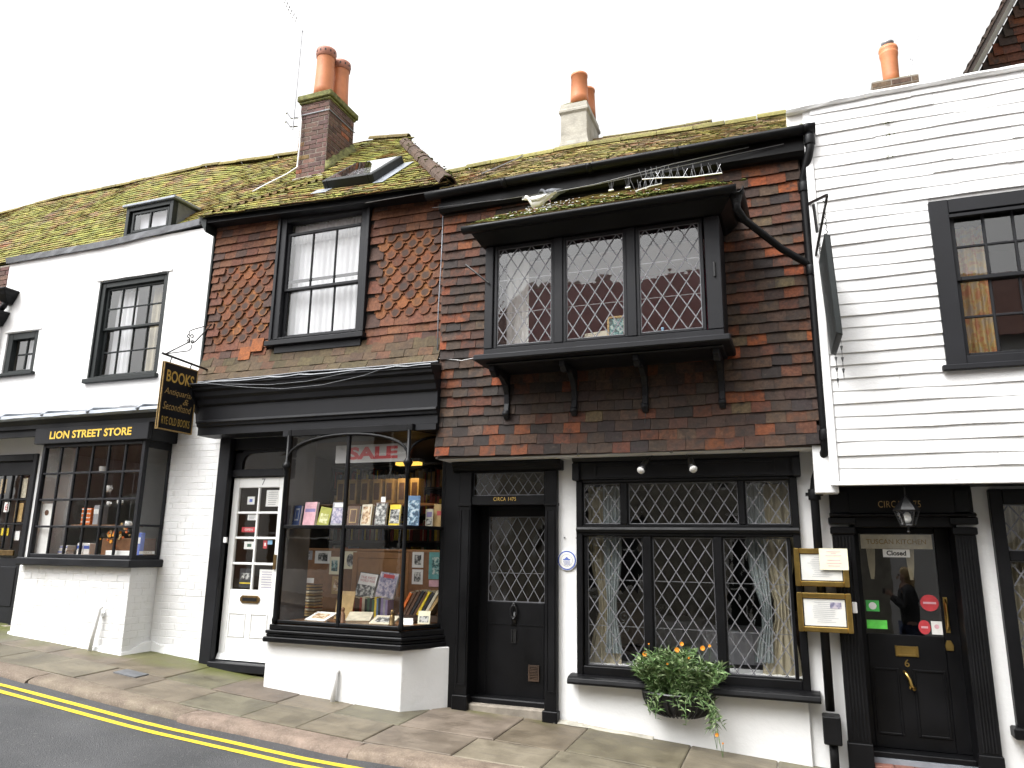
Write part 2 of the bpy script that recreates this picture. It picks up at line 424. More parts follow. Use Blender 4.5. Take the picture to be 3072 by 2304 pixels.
# ================================================================ the setting: ground, road, pavement, kerb
def sheet(name, x0, x1, y0, y1, f, mat, nx=60):
    b = MB(); vs = []; fs = []
    for i in range(nx+1):
        x = x0+(x1-x0)*i/nx
        vs += [(x, y0, f(x, y0)), (x, y1, f(x, y1))]
        if i: fs.append((2*i-2, 2*i, 2*i+1, 2*i-1))
    o = b.add(vs, fs).build(name, mat, kind='structure'); return o
KERB_IN, KERB_OUT = -1.33, -1.60
def road_z(x, y): return G(x)-.105
sheet('ground', -90, 90, -90, 90, lambda x, y: G(x)-.25, 'asphalt', 40)
road = sheet('road', -40, 30, -6.5, KERB_OUT+.03, road_z, 'asphalt', 90)
for yc in (-1.79, -1.94):
    b = MB(); vs = []; fs = []
    for i in range(121):
        x = -25+40*i/120
        w = .032+jit(.002)
        vs += [(x, yc-w+jit(.003), road_z(x, yc)+.004), (x, yc+w+jit(.003), road_z(x, yc)+.004)]
        if i: fs.append((2*i-2, 2*i, 2*i+1, 2*i-1))
    b.add(vs, fs).build('yellow_line', 'yellow_line_paint', road)
pav = sheet('pavement', -25, 8, KERB_IN-.01, .6, lambda x, y: GP(x, y)-.014, 'mortar', 80)
SLAB = [(4, (.158, .133, .093)), (3, (.145, .128, .087)), (3, (.170, .142, .104)), (1, (.135, .119, .092)), (1.5, (.147, .127, .080))]
def slab(x0, x1, y0, y1):
    g = .004; x0 += g; x1 -= g; y0 += g; y1 -= g; tz = jit(.004)
    z = lambda x, y: GP(x, y)+tz+jit(.0025)
    t = .01
    top = [(x0+t,y0+t),(x1-t,y0+t),(x1-t,y1-t),(x0+t,y1-t)]; bot = [(x0,y0),(x1,y0),(x1,y1),(x0,y1)]
    vs = [(a, c, GP(a, c)-.05) for a, c in bot]+[(a, c, GP(a, c)+tz-.005) for a, c in bot]+[(a, c, z(a, c)) for a, c in top]
    fs = [(0,1,5,4),(1,2,6,5),(2,3,7,6),(3,0,4,7),(4,5,9,8),(5,6,10,9),(6,7,11,10),(7,4,8,11),(8,9,10,11)]
    b = MB().add(vs, fs); o = b.build('paving_slab', 'york_stone', pav); o.color = c4(pick(SLAB))
x = -14.0
while x < 3.2:
    w = random.choice((.58, .66, .72, .80)); slab(x, x+w, KERB_IN, -.80+jit(.0)); x += w
x = -14.3
while x < 3.2:
    w = random.choice((.62, .70, .78, .9)); slab(x, x+w, -.80, .10); x += w
# kerb stones
kerb_o = sheet('kerb', -25, 8, KERB_OUT+.04, KERB_IN, lambda x, y: GP(x, y)-.07, 'mortar', 60)
joints = [-15.9, -14.2, -12.3, -10.5, -8.75, -7.02, -5.13, -3.40, -1.8, -.1, 1.7, 3.4]
for a, c in zip(joints, joints[1:]):
    b = MB(); rings = []; n = 9; sd0 = random.random()*9
    for i in range(n):
        t = i/(n-1); x = a+.007+(c-a-.014)*t
        w = .012*math.sin(t*7+sd0)+jit(.006); dz = -.006*math.sin(t*5+sd0)+jit(.003)
        e = .012 if i in (0, n-1) else 0
        pr = [(KERB_IN-.003, -.16), (KERB_IN-.003, -.008-e), (KERB_IN-.02, 0-e), (KERB_OUT+.085+w, -.002+dz-e), (KERB_OUT+.035+w, -.014+dz-e), (KERB_OUT+.008+w, -.042+dz), (KERB_OUT+w, -.075), (KERB_OUT+w, -.16)]
        rings.append([(x, y, GP(x, -1.4)+z) for y, z in pr])
    o = b.loft(rings).build('kerb_stone', 'kerb_stone_mat', kerb_o, smooth=True); o.color = c4(pick([(1, (.20, .16, .115)), (1, (.18, .145, .105))]))
    m_ = o.modifiers.new('split', 'EDGE_SPLIT'); m_.split_angle = R(50)
# small metal cover in the pavement
q4 = [(-6.60, -.985), (-6.30, -.985), (-6.30, -.815), (-6.60, -.815)]
o = MB().hexa([(x_, y_, GP(x_, y_)-.03) for x_, y_ in q4]+[(x_, y_, GP(x_, y_)+.009) for x_, y_ in q4]).build('cover_plate', 'lead_sheet')
tag(o, 'small grey metal cover plate set in the pavement before the white door', 'cover plate')

# ================================================================ generic building pieces
FRAME_PAL_C = [(3, (.115, .045, .026)), (3, (.080, .043, .029)), (3, (.055, .036, .028)), (1.5, (.030, .025, .024)), (1.5, (.175, .055, .022)), (.4, (.27, .070, .021)), (.35, (.125, .092, .048)), (1.5, (.095, .060, .040))]
PAL_B = [(4, (.150, .060, .032)), (3, (.130, .053, .030)), (2, (.165, .069, .034)), (1, (.10, .048, .031))]
PAL_CLUB = [(4, (.195, .068, .022)), (3, (.17, .060, .023)), (2, (.235, .088, .025)), (1, (.13, .053, .027))]
PAL_ROOF = [(3, (.22, .11, .055)), (3, (.17, .095, .058)), (2, (.26, .13, .065)), (1.5, (.14, .095, .065)), (1, (.30, .12, .055))]
PAL_BRICK = [(4, (.145, .080, .066)), (3, (.115, .068, .060)), (2, (.17, .095, .07)), (.9, (.25, .15, .06)), (.5, (.30, .11, .055))]

def mesh_variants(fn, n, name):
    return [fn().mesh(name) for _ in range(n)]
def plain_tile(w=.165, h=.16, t=.012, rag=.004):
    # hung tile, local: x across, z up, tail at z=0, its face towards -y
    b = MB(); hw = w/2-.0015
    zl, zr = jit(rag), jit(rag); bow = jit(.004); y0 = -.034+jit(.006)
    vs = [(-hw, y0, zl), (0, y0+bow, (zl+zr)/2-.001+jit(.002)), (hw, y0+jit(.003), zr), (hw, -.004, h), (0, -.004, h), (-hw, -.004, h)]
    vs += [(x, y+t, z) for x, y, z in vs]
    fs = [(0,1,4,5),(1,2,3,4),(0,6,7,1),(1,7,8,2),(2,8,9,3),(5,11,6,0)]
    return b.add(vs, fs)
def club_tile(w=.176, h=.17, t=.013):
    b = MB(); hw = w/2-.001; r = .064; y0 = -.030+jit(.005)
    cz = .05
    pts = [(-hw, h), (-hw, cz+.012), (-r-.004, cz+.012)]
    pts += [(-r*math.cos(math.pi*k/8), cz-r*math.sin(math.pi*k/8)*.9) for k in range(9)]
    pts += [(r+.004, cz+.012), (hw, cz+.012), (hw, h)]
    f = lambda x, z: (x, y0+(z/h)*.03, z)
    n = len(pts); vs = [f(*p) for p in pts]+[(f(*p)[0], f(*p)[1]+t, f(*p)[2]) for p in pts]
    return b.add(vs, [tuple(range(n))]+[(i, n+i, n+(i+1) % n, (i+1) % n) for i in range(n)])
TILES = mesh_variants(plain_tile, 10, 'wall_tile')
CLUBS = mesh_variants(club_tile, 6, 'club_tile')
def hung(parent, me, mat, x, y, z, col, name='wall_tile', sx=1.0, tiltx=0.0):
    if not me.materials: me.materials.append(MATS[mat])
    o = bpy.data.objects.new(name, me); COL.objects.link(o)
    if me.materials[0].name != mat: o.material_slots[0].link = 'OBJECT'; o.material_slots[0].material = MATS[mat]
    o.location = (x, y, z); o.rotation_euler = (tiltx, jit(.012), 0); o.scale = (sx, 1, 1); o.color = c4(col); set_parent(o, parent); return o

def roof_surface(name, parent, P, x0, x1, rows, mat, w=.168, keep=None, pal=PAL_ROOF, tw=None, jz=.004, kind='stuff', lift=.024):
    """plain tiles laid on the surface P(x, s), s = 0 at the eaves and 1 at the ridge; bonded, each tile a slab of its own"""
    b = MB()
    for r in range(rows):
        s0 = r/rows; s1 = min(1.0, (r+1.55)/rows); x = x0-(w/2 if r % 2 else 0)+jit(.01)
        ph = random.random()*6
        while x < x1:
            xa, xb = max(x, x0)+.0015, min(x+w, x1)-.0015; x += w
            if xb-xa < .03: continue
            if keep and not keep((xa+xb)/2, s0): continue
            A, B_, C_, D_ = (Vector(P(xa, s0)), Vector(P(xb, s0)), Vector(P(xb, s1)), Vector(P(xa, s1)))
            n = (B_-A).cross(D_-A).normalized()
            l0, l1 = lift+jit(jz), lift+jit(jz); t = lift*.42
            rag = (C_-B_).normalized()*jit(.006)
            T = [A+n*l0+rag, B_+n*l1+rag, C_+n*.006, D_+n*.006]; Bt = [A+n*(l0-t)+rag, B_+n*(l1-t)+rag]
            b.col = pick(pal)
            b.add(T+Bt, [(0,1,2,3), (4,5,1,0), (0,3,4), (1,5,2)])
            sN = (r+1)/rows; b.add([A-n*.004, B_-n*.004, Vector(P(xb, sN))-n*.004, Vector(P(xa, sN))-n*.004], [(0,1,2,3)])
    return b.build(name, mat, parent, kind=kind)
def ridge_run(parent, pts, mat, r=.085, L=.32, name='ridge_tile', col=(.17, .12, .05)):
    # half-round ridge tiles end to end along a line; each its own part
    pts = [Vector(p) for p in pts]; dist = 0; out = []
    for a, c in zip(pts, pts[1:]):
        d = c-a; n = max(1, round(d.length/L)); u = d.normalized(); side = Vector((-u.y, u.x, 0)).normalized(); up = side.cross(u)*-1
        if up.z < 0: up = -up
        for i in range(n):
            p0 = a+d*(i/n)+u*.004; p1 = a+d*((i+1)/n)-u*.004; rr = r*random.uniform(.96, 1.05); k = jit(.008)
            b = MB(); rings = []
            for p, q in ((p0, 1.0), (p1, .97)):
                rings.append([p+side*math.cos(t)*rr*q+up*(math.sin(t)*rr*q*.95-.04+k) for t in [math.pi*j/7 for j in range(8)]]+[p+side*math.cos(t)*(rr-.016)*q+up*(math.sin(t)*(rr-.016)*q*.95-.04+k) for t in [math.pi*j/7 for j in range(7, -1, -1)]])
            o = b.loft(rings).build(name, mat, parent); b2 = random.uniform(.8, 1.2); out.append(o); o.color = c4([x*b2 for x in col])
    return out
def moss_clumps(parent, pts, name='moss', s=(.008, .03), flat=.55):
    b = MB()
    ico = [(0,0,1),(.89,0,.45),(.28,.85,.45),(-.72,.53,.45),(-.72,-.53,.45),(.28,-.85,.45)]
    for p in pts:
        k = random.uniform(*s); a = random.random()*6.3; ca, sa = math.cos(a), math.sin(a); e = random.uniform(.7, 1.6)
        vs = [(p[0]+(x*ca-y*sa)*k*e, p[1]+(x*sa+y*ca)*k, p[2]+z*k*flat*2-.004) for x, y, z in ico]
        b.add(vs, [(0,1,2),(0,2,3),(0,3,4),(0,4,5),(0,5,1)])
    return b.build(name, 'moss', parent, kind='stuff')

def brick_face(parent, x0, x1, z0f, z1, y, mat, pal=None, along='x', face=-1, course=.075, length=.225, name='brick', start=0.0, zbase=None, proud=.006):
    """individual bricks over a mortar face; along 'x': face looks to -y; along 'y': face looks to +x (x = y arg)"""
    n = 0; z = zbase if zbase is not None else 0; k = 0
    while z < z1-.02:
        u = x0-(length/2 if k % 2 else 0)-start
        while u < x1-.02:
            a, c = max(u, x0), min(u+length, x1); u += length
            if c-a < .03: continue
            lo = z0f((a+c)/2) if callable(z0f) else z0f
            za, zb = max(z, lo), min(z+course, z1)
            if zb-za < .02: continue
            g = .0034 if pal else .002; pr = proud+jit(.004 if pal else .0015)
            key = (bool(pal), round(c-a, 2), round(zb-za, 2), along, random.randrange(2))
            if key not in BRK:
                hw, hh, t = (c-a)/2-g, (zb-za)/2-g, .004
                q = [jit(.0015) for _ in range(8)]
                fr = [(-hw+t+q[0],-hh+t+q[1]),(hw-t+q[2],-hh+t+q[3]),(hw-t+q[4],hh-t+q[5]),(-hw+t+q[6],hh-t+q[7])]; bk = [(-hw,-hh),(hw,-hh),(hw,hh),(-hw,hh)]
                f3 = (lambda p, d: (p[0], -d, p[1])) if along == 'x' else (lambda p, d: (d, p[0], p[1]))
                vs = [f3(p, .012) for p in fr]+[f3(p, .006 if pal else .0085) for p in bk]+[f3(p, -.02) for p in bk]
                BRK[key] = MB().add(vs, [(0,1,2,3)]+[(i,4+i,4+(i+1)%4,(i+1)%4) for i in range(4)]+[(4+i,8+i,8+(i+1)%4,4+(i+1)%4) for i in range(4)]).mesh(name)
            me = BRK[key]
            if not me.materials: me.materials.append(MATS[mat])
            o = bpy.data.objects.new(name, me); COL.objects.link(o)
            if me.materials[0].name != mat: o.material_slots[0].link = 'OBJECT'; o.material_slots[0].material = MATS[mat]
            d = pr-.010
            o.location = ((a+c)/2, y-d, (za+zb)/2) if along == 'x' else (y+d, (a+c)/2, (za+zb)/2)
            o.rotation_euler = (jit(.008), jit(.008), jit(.008)); set_parent(o, parent)
            if pal: o.color = c4(pick(pal))
            n += 1
        z += course; k += 1
    return n
BRK = {}

def bars_panes(parent, x0, x1, z0, z1, y, cols, rows, bar, mat, pane_mat='glass', depth=.03, axis='x', tilt=.006, panes=True):
    """glazing bars as one part, every pane a piece of its own. axis 'x': window facing -y. Otherwise axis = (p0, p1): a plan line"""
    if axis == 'x': f = lambda u, v, d: (x0+(x1-x0)*u, y+d, z0+(z1-z0)*v); L = x1-x0
    else:
        p0, p1 = Vector(axis[0]), Vector(axis[1]); dr = (p1-p0); L = dr.length; nn = Vector((-dr.y, dr.x)).normalized()
        f = lambda u, v, d: (p0.x+dr.x*u+nn.x*d, p0.y+dr.y*u+nn.y*d, z0+(z1-z0)*v)
    us = cols if isinstance(cols, (list, tuple)) else [i/cols for i in range(1, cols)]
    vs_ = rows if isinstance(rows, (list, tuple)) else [i/rows for i in range(1, rows)]
    b = MB(); H = z1-z0
    def bar_box(u0, u1, v0, v1, d0, d1): b.hexa([f(u0,v0,d0),f(u1,v0,d0),f(u1,v0,d1),f(u0,v0,d1),f(u0,v1,d0),f(u1,v1,d0),f(u1,v1,d1),f(u0,v1,d1)])
    for u in us: bar_box(u-bar/2/L, u+bar/2/L, 0, 1, -depth/2, depth/2)
    for v in vs_: bar_box(0, 1, v-bar/2/H, v+bar/2/H, -depth/2+.003, depth/2-.003)
    if b.v: b.build('glazing_bars', mat, parent, bevel=.004)
    if not panes: return
    U = [0]+list(us)+[1]; V = [0]+list(vs_)+[1]
    for a, c in zip(U, U[1:]):
        for d, e in zip(V, V[1:]):
            j = [jit(tilt) for _ in range(3)]
            w_, h_ = (c-a)*L, (e-d)*H
            MB().add([f(a,d,.002-j[0]*w_), f(c,d,.002+j[0]*w_), f(c,e,.002+j[0]*w_+j[1]*h_), f(a,e,.002-j[0]*w_+j[1]*h_)], [(0,1,2,3)]).build('pane', pane_mat, parent)
def frame_rect(b, x0, x1, z0, z1, y0, y1, w, wb=None, wt=None):
    wb = w if wb is None else wb; wt = w if wt is None else wt
    b.box(x0, x0+w, y0, y1, z0, z1); b.box(x1-w, x1, y0, y1, z0, z1)
    b.box(x0+w, x1-w, y0+.001, y1-.001, z1-wt, z1-.001); b.box(x0+w, x1-w, y0+.001, y1-.001, z0+.001, z0+wb)
    return b
def clip_poly(P, x0, x1, z0, z1):
    for ax, v, sg in ((0, x0, 1), (0, x1, -1), (1, z0, 1), (1, z1, -1)):
        out = []
        for i in range(len(P)):
            a, c = P[i], P[(i+1) % len(P)]; da, dc = (a[ax]-v)*sg, (c[ax]-v)*sg
            if da >= 0: out.append(a)
            if (da >= 0) != (dc >= 0):
                t = da/(da-dc); out.append((a[0]+(c[0]-a[0])*t, a[1]+(c[1]-a[1])*t))
        P = out
        if len(P) < 3: return []
    return P
def leaded(parent, x0, x1, z0, z1, y, pw, ph, singles=True, tilt=.012, came=.011, bars=()):
    """diamond leaded light: lead lattice, every larger pane single, edge slivers joined"""
    nx = (x1-x0)/pw; b = MB(); W_, H_ = x1-x0, z1-z0
    ox = x0+ (W_-math.floor(nx)*pw)/2 if nx >= 1 else x0+W_/2; oz = z1
    sl = ph/pw
    for sg in (1, -1):
        for k in range(-40, 60):
            # line z = oz + sg*sl*(x-ox) + k*ph
            p = []
            for X in (x0, x1):
                Z = oz+sg*sl*(X-ox)+(k-20)*ph*1.0
                p.append((X, Z))
            (xa, za), (xb, zb) = p; t0, t1 = 0.0, 1.0; dz = zb-za
            ta, tb = (z0-za)/dz, (z1-za)/dz
            t0, t1 = max(0, min(ta, tb)), min(1, max(ta, tb))
            if t1-t0 < .01: continue
            A = (xa+(xb-xa)*t0, y-.001*sg, za+dz*t0); B_ = (xa+(xb-xa)*t1, y-.001*sg, za+dz*t1)
            b.beam(A, B_, came, .007, (0, 1, 0))
    for zz in bars: b.box(x0, x1, y+.008, y+.014, zz-.003, zz+.003)
    frame_rect(b, x0, x1, z0, z1, y-.005, y+.005, .008)
    b.build('lead_lattice', 'lead_came', parent)
    rest = MB(); full = pw*ph/2
    for i in range(-2, int(W_/pw)+3):
        for j in range(-2, int(H_/(ph/2))+4):
            cx = ox+i*pw+(pw/2 if j % 2 else 0); cz = oz-j*ph/2
            P = clip_poly([(cx, cz-ph/2), (cx+pw/2, cz), (cx, cz+ph/2), (cx-pw/2, cz)], x0, x1, z0, z1)
            if len(P) < 3: continue
            ar = abs(sum(P[k][0]*P[(k+1) % len(P)][1]-P[(k+1) % len(P)][0]*P[k][1] for k in range(len(P))))/2
            if ar < full*.03: continue
            a, c = jit(tilt), jit(tilt)
            vs = [(px, y+.0+a*(px-cx)+c*(pz-cz), pz) for px, pz in P]
            if singles and ar > full*.55: MB().add(vs, [tuple(range(len(P)))]).build('pane', 'glass', parent)
            else: rest.add(vs, [tuple(range(len(P)))])
    if rest.v: rest.build('edge_panes', 'glass', parent, kind='stuff')
def curtain(name, x0, x1, z0, z1, y, mat, label, amp=.025, folds=9, gather=None, cat='curtain', group=None):
    b = MB(); n = folds*6; rows = 10; vs = []; fs = []; ph = random.random()*6
    for j in range(rows+1):
        v = j/rows; z = z1+(z0-z1)*v
        k = 1.0
        if gather: k = 1-(1-gather[1])*math.exp(-((z-gather[0])/.28)**2)
        for i in range(n+1):
            u = i/n; x = (x0+(x1-x0)*u) if not gather else (gather[2]+((x0+(x1-x0)*u)-gather[2])*k)
            vs.append((x, y+amp*math.sin(u*folds*6.283+ph+.5*math.sin(v*3))*(.7+.3*math.sin(u*17)), z+.004*math.sin(u*40)))
    for j in range(rows):
        for i in range(n): a = j*(n+1)+i; fs.append((a, a+1, a+n+2, a+n+1))
    o = b.add(vs, fs).build(name, mat, smooth=True); return tag(o, label, cat, group)

def sash(parent, x0, x1, z0, z1, y, fw, mat, cols, rt_, rb_, meet, sill=.05, sill_out=.05, bar=.022, rail=.035, mould=True, top_drop=0.0, head=None, name='window', label=None):
    b = MB(); frame_rect(b, x0, x1, z0, z1, y, y+.12, fw, fw*.5, head)
    if mould: frame_rect(b, x0-.012, x1+.012, z0+.02, z1+.015, y-.022, y+.03, fw*.38, .01)
    w = b.build(name, mat, parent, bevel=.005, label=label)
    MB().box(x0-.035, x1+.035, y-sill_out, y+.03, z0-sill, z0+.004).build('sill', mat, w, bevel=.006)
    gx0, gx1, gz0, gz1 = x0+fw, x1-fw, z0+fw*.5, z1-(head or fw)
    for (a, c, yy, rows) in ((meet, gz1-top_drop, y+.055, rt_), (gz0, meet+.035, y+.085, rb_)):
        f = MB(); frame_rect(f, gx0, gx1, a, c, yy-.017, yy+.017, rail); f.build('sash_frame', mat, w, bevel=.004)
        bars_panes(w, gx0+rail, gx1-rail, a+rail, c-rail, yy, cols, rows, bar, mat, depth=.026)
    return w

# ================================================================ white house with the small-paned shop bay
ZR = [(-17, 7.72), (-14.6, 7.94), (-12.83, 8.04), (-11.06, 8.02), (-9.41, 8.03), (-7.46, 7.90), (-6.29, 7.88), (-5.3, 7.83)]
def wob(x): return .025*math.sin(x*1.7)+.015*math.sin(x*4.1+1)
def PA(x, s):
    ez = lerp_tab([(-17, 5.58), (-10.6, 5.62), (-8.76, 5.645), (-6.9, 5.72)], x)
    return (x, .06+(2.2-.06)*s, ez+(lerp_tab(ZR, x)-ez)*s+wob(x)*s-.09*s*(1-s))
def PB(x, s):
    ez = 5.50-.039*(x+6.64)
    return (x, -.46+2.66*s, ez-.02+(lerp_tab(ZR, x)-ez+.02)*s+wob(x)*s-.05*s*(1-s))
def xb(s): return -6.66+min(s, .32)/.32*1.07-max(0, s-.32)*.6

A = thing('white_house', (-8.7, .2, G(-8.7)), 'white rendered house with a small-paned shop bay, left of the tile-hung bookshop', 'house')
WIN_A = (-8.78, -7.57, 3.67, 5.05); WIN_A2 = (-10.49, -9.85, 3.86, 4.47)
wa = MB(); wa.wall(-10.69, -6.45, 2.95, 5.60, 0, .14, [WIN_A, WIN_A2])
# side and back of the body
wa.add([(-10.69,0,0),(-10.69,4.5,0),(-10.69,4.5,5.6),(-10.69,0,5.6),(-6.45,4.5,0),(-6.45,4.5,5.6)], [(0,1,2,3),(1,4,5,2)])
wa = wa.build('rendered_wall', 'white_render', A)
# uneven drip over the windows: thick lip of render
for (a, c, z) in ((-8.84, -7.50, 5.075), (-10.53, -9.80, 4.49)):
    b = MB(); n = 10; rings = []
    for i in range(n+1):
        x = a+(c-a)*i/n; t = .016+jit(.005); rings.append([(x, .01, z-.02), (x, -t, z-.012+jit(.004)), (x, -t, z+.01), (x, .01, z+.035)])
    b.loft(rings).build('drip_edge', 'white_render', A)
sash(A, *WIN_A, .02, .085, 'slate_paint', 4, 2, 2, 4.36, sill=.055, sill_out=.075, bar=.02)
w2 = MB(); frame_rect(w2, *WIN_A2, .02, .1, .10, .05); w2 = w2.build('window', 'slate_paint', A, bevel=.005)
MB().box(-10.53, -9.80, -.06, .03, 3.82, 3.862).build('sill', 'slate_paint', w2, bevel=.005)
bars_panes(w2, -10.30, -9.95, 3.93, 4.37, .07, 2, 2, .022, 'slate_paint')
MB().room(-10.6, -6.7, .005, 2.6, 3.35, 5.3).build('upper_room', 'room_cream', A)
# lead gutter along the wall head
b = MB(); n = 24; rings = []
for i in range(n+1):
    x = -10.72+3.9*i/n; z = lerp_tab([(-10.7, 5.605), (-8.76, 5.60), (-6.9, 5.69)], x)+jit(.006)
    rings.append([(x, .1, z-.02), (x, -.045+jit(.004), z-.045), (x, -.06+jit(.006), z+.035), (x, -.03, z+.05), (x, .1, z+.052)])
b.loft(rings).build('lead_gutter', 'lead_sheet', A)
roof_surface('roof_tiles', A, PA, -17, -5.5, 30, 'roof_tile_mossy', lift=.027, jz=.007, keep=lambda x, s: x < xb(s) and not (-8.64 < x < -7.70 and s < .14))
MB().add([(-17, .08, 5.5), (-6.3, .08, 5.62), (-6.3, 2.25, 7.80), (-17, 2.25, 7.60), (-17, 4.6, 5.4), (-6.3, 4.6, 5.4)], [(0,1,2,3), (3,2,5,4)]).build('roof_deck', 'dark_backing', A)
for o in ridge_run(A, [(x, 2.2, lerp_tab(ZR, x)+wob(x)+.01) for x in (-16, -14.6, -12.83, -11.06, -9.41, -7.46, -6.5)], 'clay_plain_tile', r=.09, L=.36, col=(.20, .165, .05)): pass
# dormer
d = MB(); zb, zt, yf = 5.74, 6.17, .13
frame_rect(d, -8.60, -7.74, zb, zt, yf-.03, yf+.06, .06, .03, .06); d = d.build('dormer', 'slate_paint', A, bevel=.004)
fr = MB(); frame_rect(fr, -8.50, -7.83, zb+.05, zt-.075, yf-.005, yf+.03, .035); fr.build('casement_frame', 'slate_paint', d, bevel=.003)
bars_panes(d, -8.465, -7.865, zb+.085, zt-.11, yf+.01, 2, 1, .03, 'slate_paint')
MB().box(-8.45, -7.87, yf+.1, yf+.11, zb+.06, zt-.08).build('pale_backing', 'white_linen', d)
for sx in (-8.60, -7.76):
    MB().prism([(yf+.05, zb-.05), (yf+.05, zt-.003), (yf+.62, zt+.0), (yf+.62, zt-.02)], 'x', sx, sx+.02).build('cheek', 'lead_sheet', d)
MB().hexa([(-8.65,yf-.07,zt),(-7.69,yf-.07,zt+.005),(-7.69,yf+.7,zt+.03),(-8.65,yf+.7,zt+.02),(-8.65,yf-.07,zt+.04),(-7.69,yf-.07,zt+.045),(-7.69,yf+.7,zt+.07),(-8.65,yf+.7,zt+.06)]).build('flat_lead_roof', 'lead_pale', d, bevel=.008)
# ground floor: painted brick pier, plinth under the bay
mb = MB(); mb.wall(-7.2, -6.30, .1, 2.96, .0, .1, []); mb.build('pier_backing', 'white_brick_paint', A)
pier = A
n1 = brick_face(A, -7.17, -6.30, lambda x: G(x)-.02, 2.94, .004, 'white_brick_paint', length=.232, course=.077, name='painted_brick', zbase=.18)
pl = MB(); pl.box(-8.99, -7.175, -.388, .0, .2, 1.28); pl.build('plinth_backing', 'white_brick_paint', A)
n2 = brick_face(A, -8.99, -7.17, lambda x: GP(x, -.4)-.02, 1.27, -.384, 'white_brick_paint', length=.232, course=.077, name='painted_brick', zbase=.18)
n3 = brick_face(A, -.39, -.01, lambda y: .30, 1.27, -7.180, 'white_brick_paint', along='y', length=.19, course=.077, name='painted_brick', zbase=.18)
# rough rendered foot of the wall, broken edge
b = MB(); rings = []; P_ = [(-9.0, -.405)]+[(-8.99+i*.12, -.41) for i in range(1, 15)]+[(-7.16, -.41), (-7.15, -.28), (-7.14, -.14), (-7.12, -.03), (-7.0, -.02)]+[(-6.9+i*.12, -.02) for i in range(6)]
for (x, y) in P_:
    h = .03+abs(jit(.05))+(.05 if x > -7.15 else 0); g = GP(x, y)-.03; q = .012+jit(.008)
    nx, ny = ((0, -1) if (x < -7.2 or x > -7.05) else (1, -.3))
    rings.append([(x-nx*.05, y-ny*.05, g), (x+nx*(q+.01), y+ny*(q+.01), g), (x+nx*q, y+ny*q, g+h*.6), (x+nx*.004, y+ny*.004, g+h+.02), (x-nx*.05, y-ny*.05, g+h+.02)])
b.loft(rings).build('rough_footing', 'white_render', A)
# shop bay
bay = MB(); yb = -.40
for x in (-8.87, -7.215): bay.box(x, x+.055 if x > -8 else x+.05, yb-.01, yb+.05, 1.36, 2.76)
bay.box(-8.82, -7.215, yb-.008, yb+.045, 1.36, 1.405); bay.box(-8.82, -7.215, yb-.008, yb+.045, 2.70, 2.76)
bay.box(-7.20, -7.162, -.03, .02, 1.36, 2.76); bay.box(-7.198, -7.164, yb+.05, -.03, 1.36, 1.41); bay.box(-7.198, -7.164, yb+.05, -.03, 2.66, 2.76)
bay = bay.build('bay_window', 'black_timber', A, bevel=.006)
bars_panes(bay, -8.82, -7.215, 1.405, 2.70, yb+.015, 6, 4, .026, 'black_timber', tilt=.012, pane_mat='old_glass')
bars_panes(bay, 0, 0, 1.41, 2.66, 0, 1, [.27], .026, 'black_timber', axis=((-7.18, yb+.05), (-7.18, -.03)))
MB().add([(-8.85, yb+.05, 1.36), (-8.85, 0, 1.36), (-8.85, 0, 2.76), (-8.85, yb+.05, 2.76)], [(0,1,2,3)]).build('bay_side', 'white_gloss', bay)  # its white colour also stands in for a pale building's reflection
MB().prism([(-8.95, -.49), (-7.10, -.49), (-7.10, .02), (-8.95, .02)], 'z', 1.27, 1.36).build('sill', 'black_timber', bay, bevel=.012)
fa = MB(); fa.box(-8.98, -7.09, -.46, -.40, 2.745, 2.95); fa.box(-7.15, -7.091, -.40, .015, 2.745, 2.949); fa.box(-8.98, -7.15, -.40, .01, 2.75, 2.78)
fa = fa.build('fascia', 'black_timber', bay, bevel=.006)
text('LION STREET STORE', 'gold_yellow', fa, -8.03, 2.85, -.4625, w=1.36, h=.098, bold=.028)
fz = MB(); fz.prism([(-.42, 2.952), (-.44, 2.952), (-.44, 3.0), (-.47, 3.03), (-.50, 3.07), (-.42, 3.07)], 'x', -12.5, -6.95); fz.box(-12.5, -6.95, -.42, .01, 2.954, 3.0)
fz.build('frieze', 'black_timber', A)
# boarded soffit left of the bay over the shop door
MB().box(-12.5, -9.0, -.40, -.36, 2.86, 2.953).build('soffit_board', 'black_timber', A)
b = MB(); n = 40; rings = []
for i in range(n+1):
    x = -12.5+5.62*i/n; q = jit(.006); rings.append([(x, .005, 3.075), (x, -.53+q, 3.055), (x, -.565+q, 3.075+q), (x, -.55+q, 3.115), (x, -.25, 3.16+jit(.006)), (x, .005, 3.19)])
ld = b.loft(rings).build('lead_roof', 'lead_pale', A)
for x in (-9.55, -8.78, -8.0, -7.2): MB().tube([(x, -.57, 3.09), (x+.02, -.50, 3.145), (x+.03, -.25, 3.185), (x+.03, -.01, 3.21)], .022, 6).build('lead_roll', 'lead_pale', ld, smooth=True)
b = MB(); rings = []
for i in range(31):
    x = -12.5+5.8*i/30; t = .01+abs(jit(.006)); rings.append([(x, .01, 3.17), (x, -t-.012, 3.19+jit(.008)), (x, -t, 3.26+jit(.02)), (x, .01, 3.28)])
b.loft(rings).build('lead_flashing', 'lead_sheet', A)
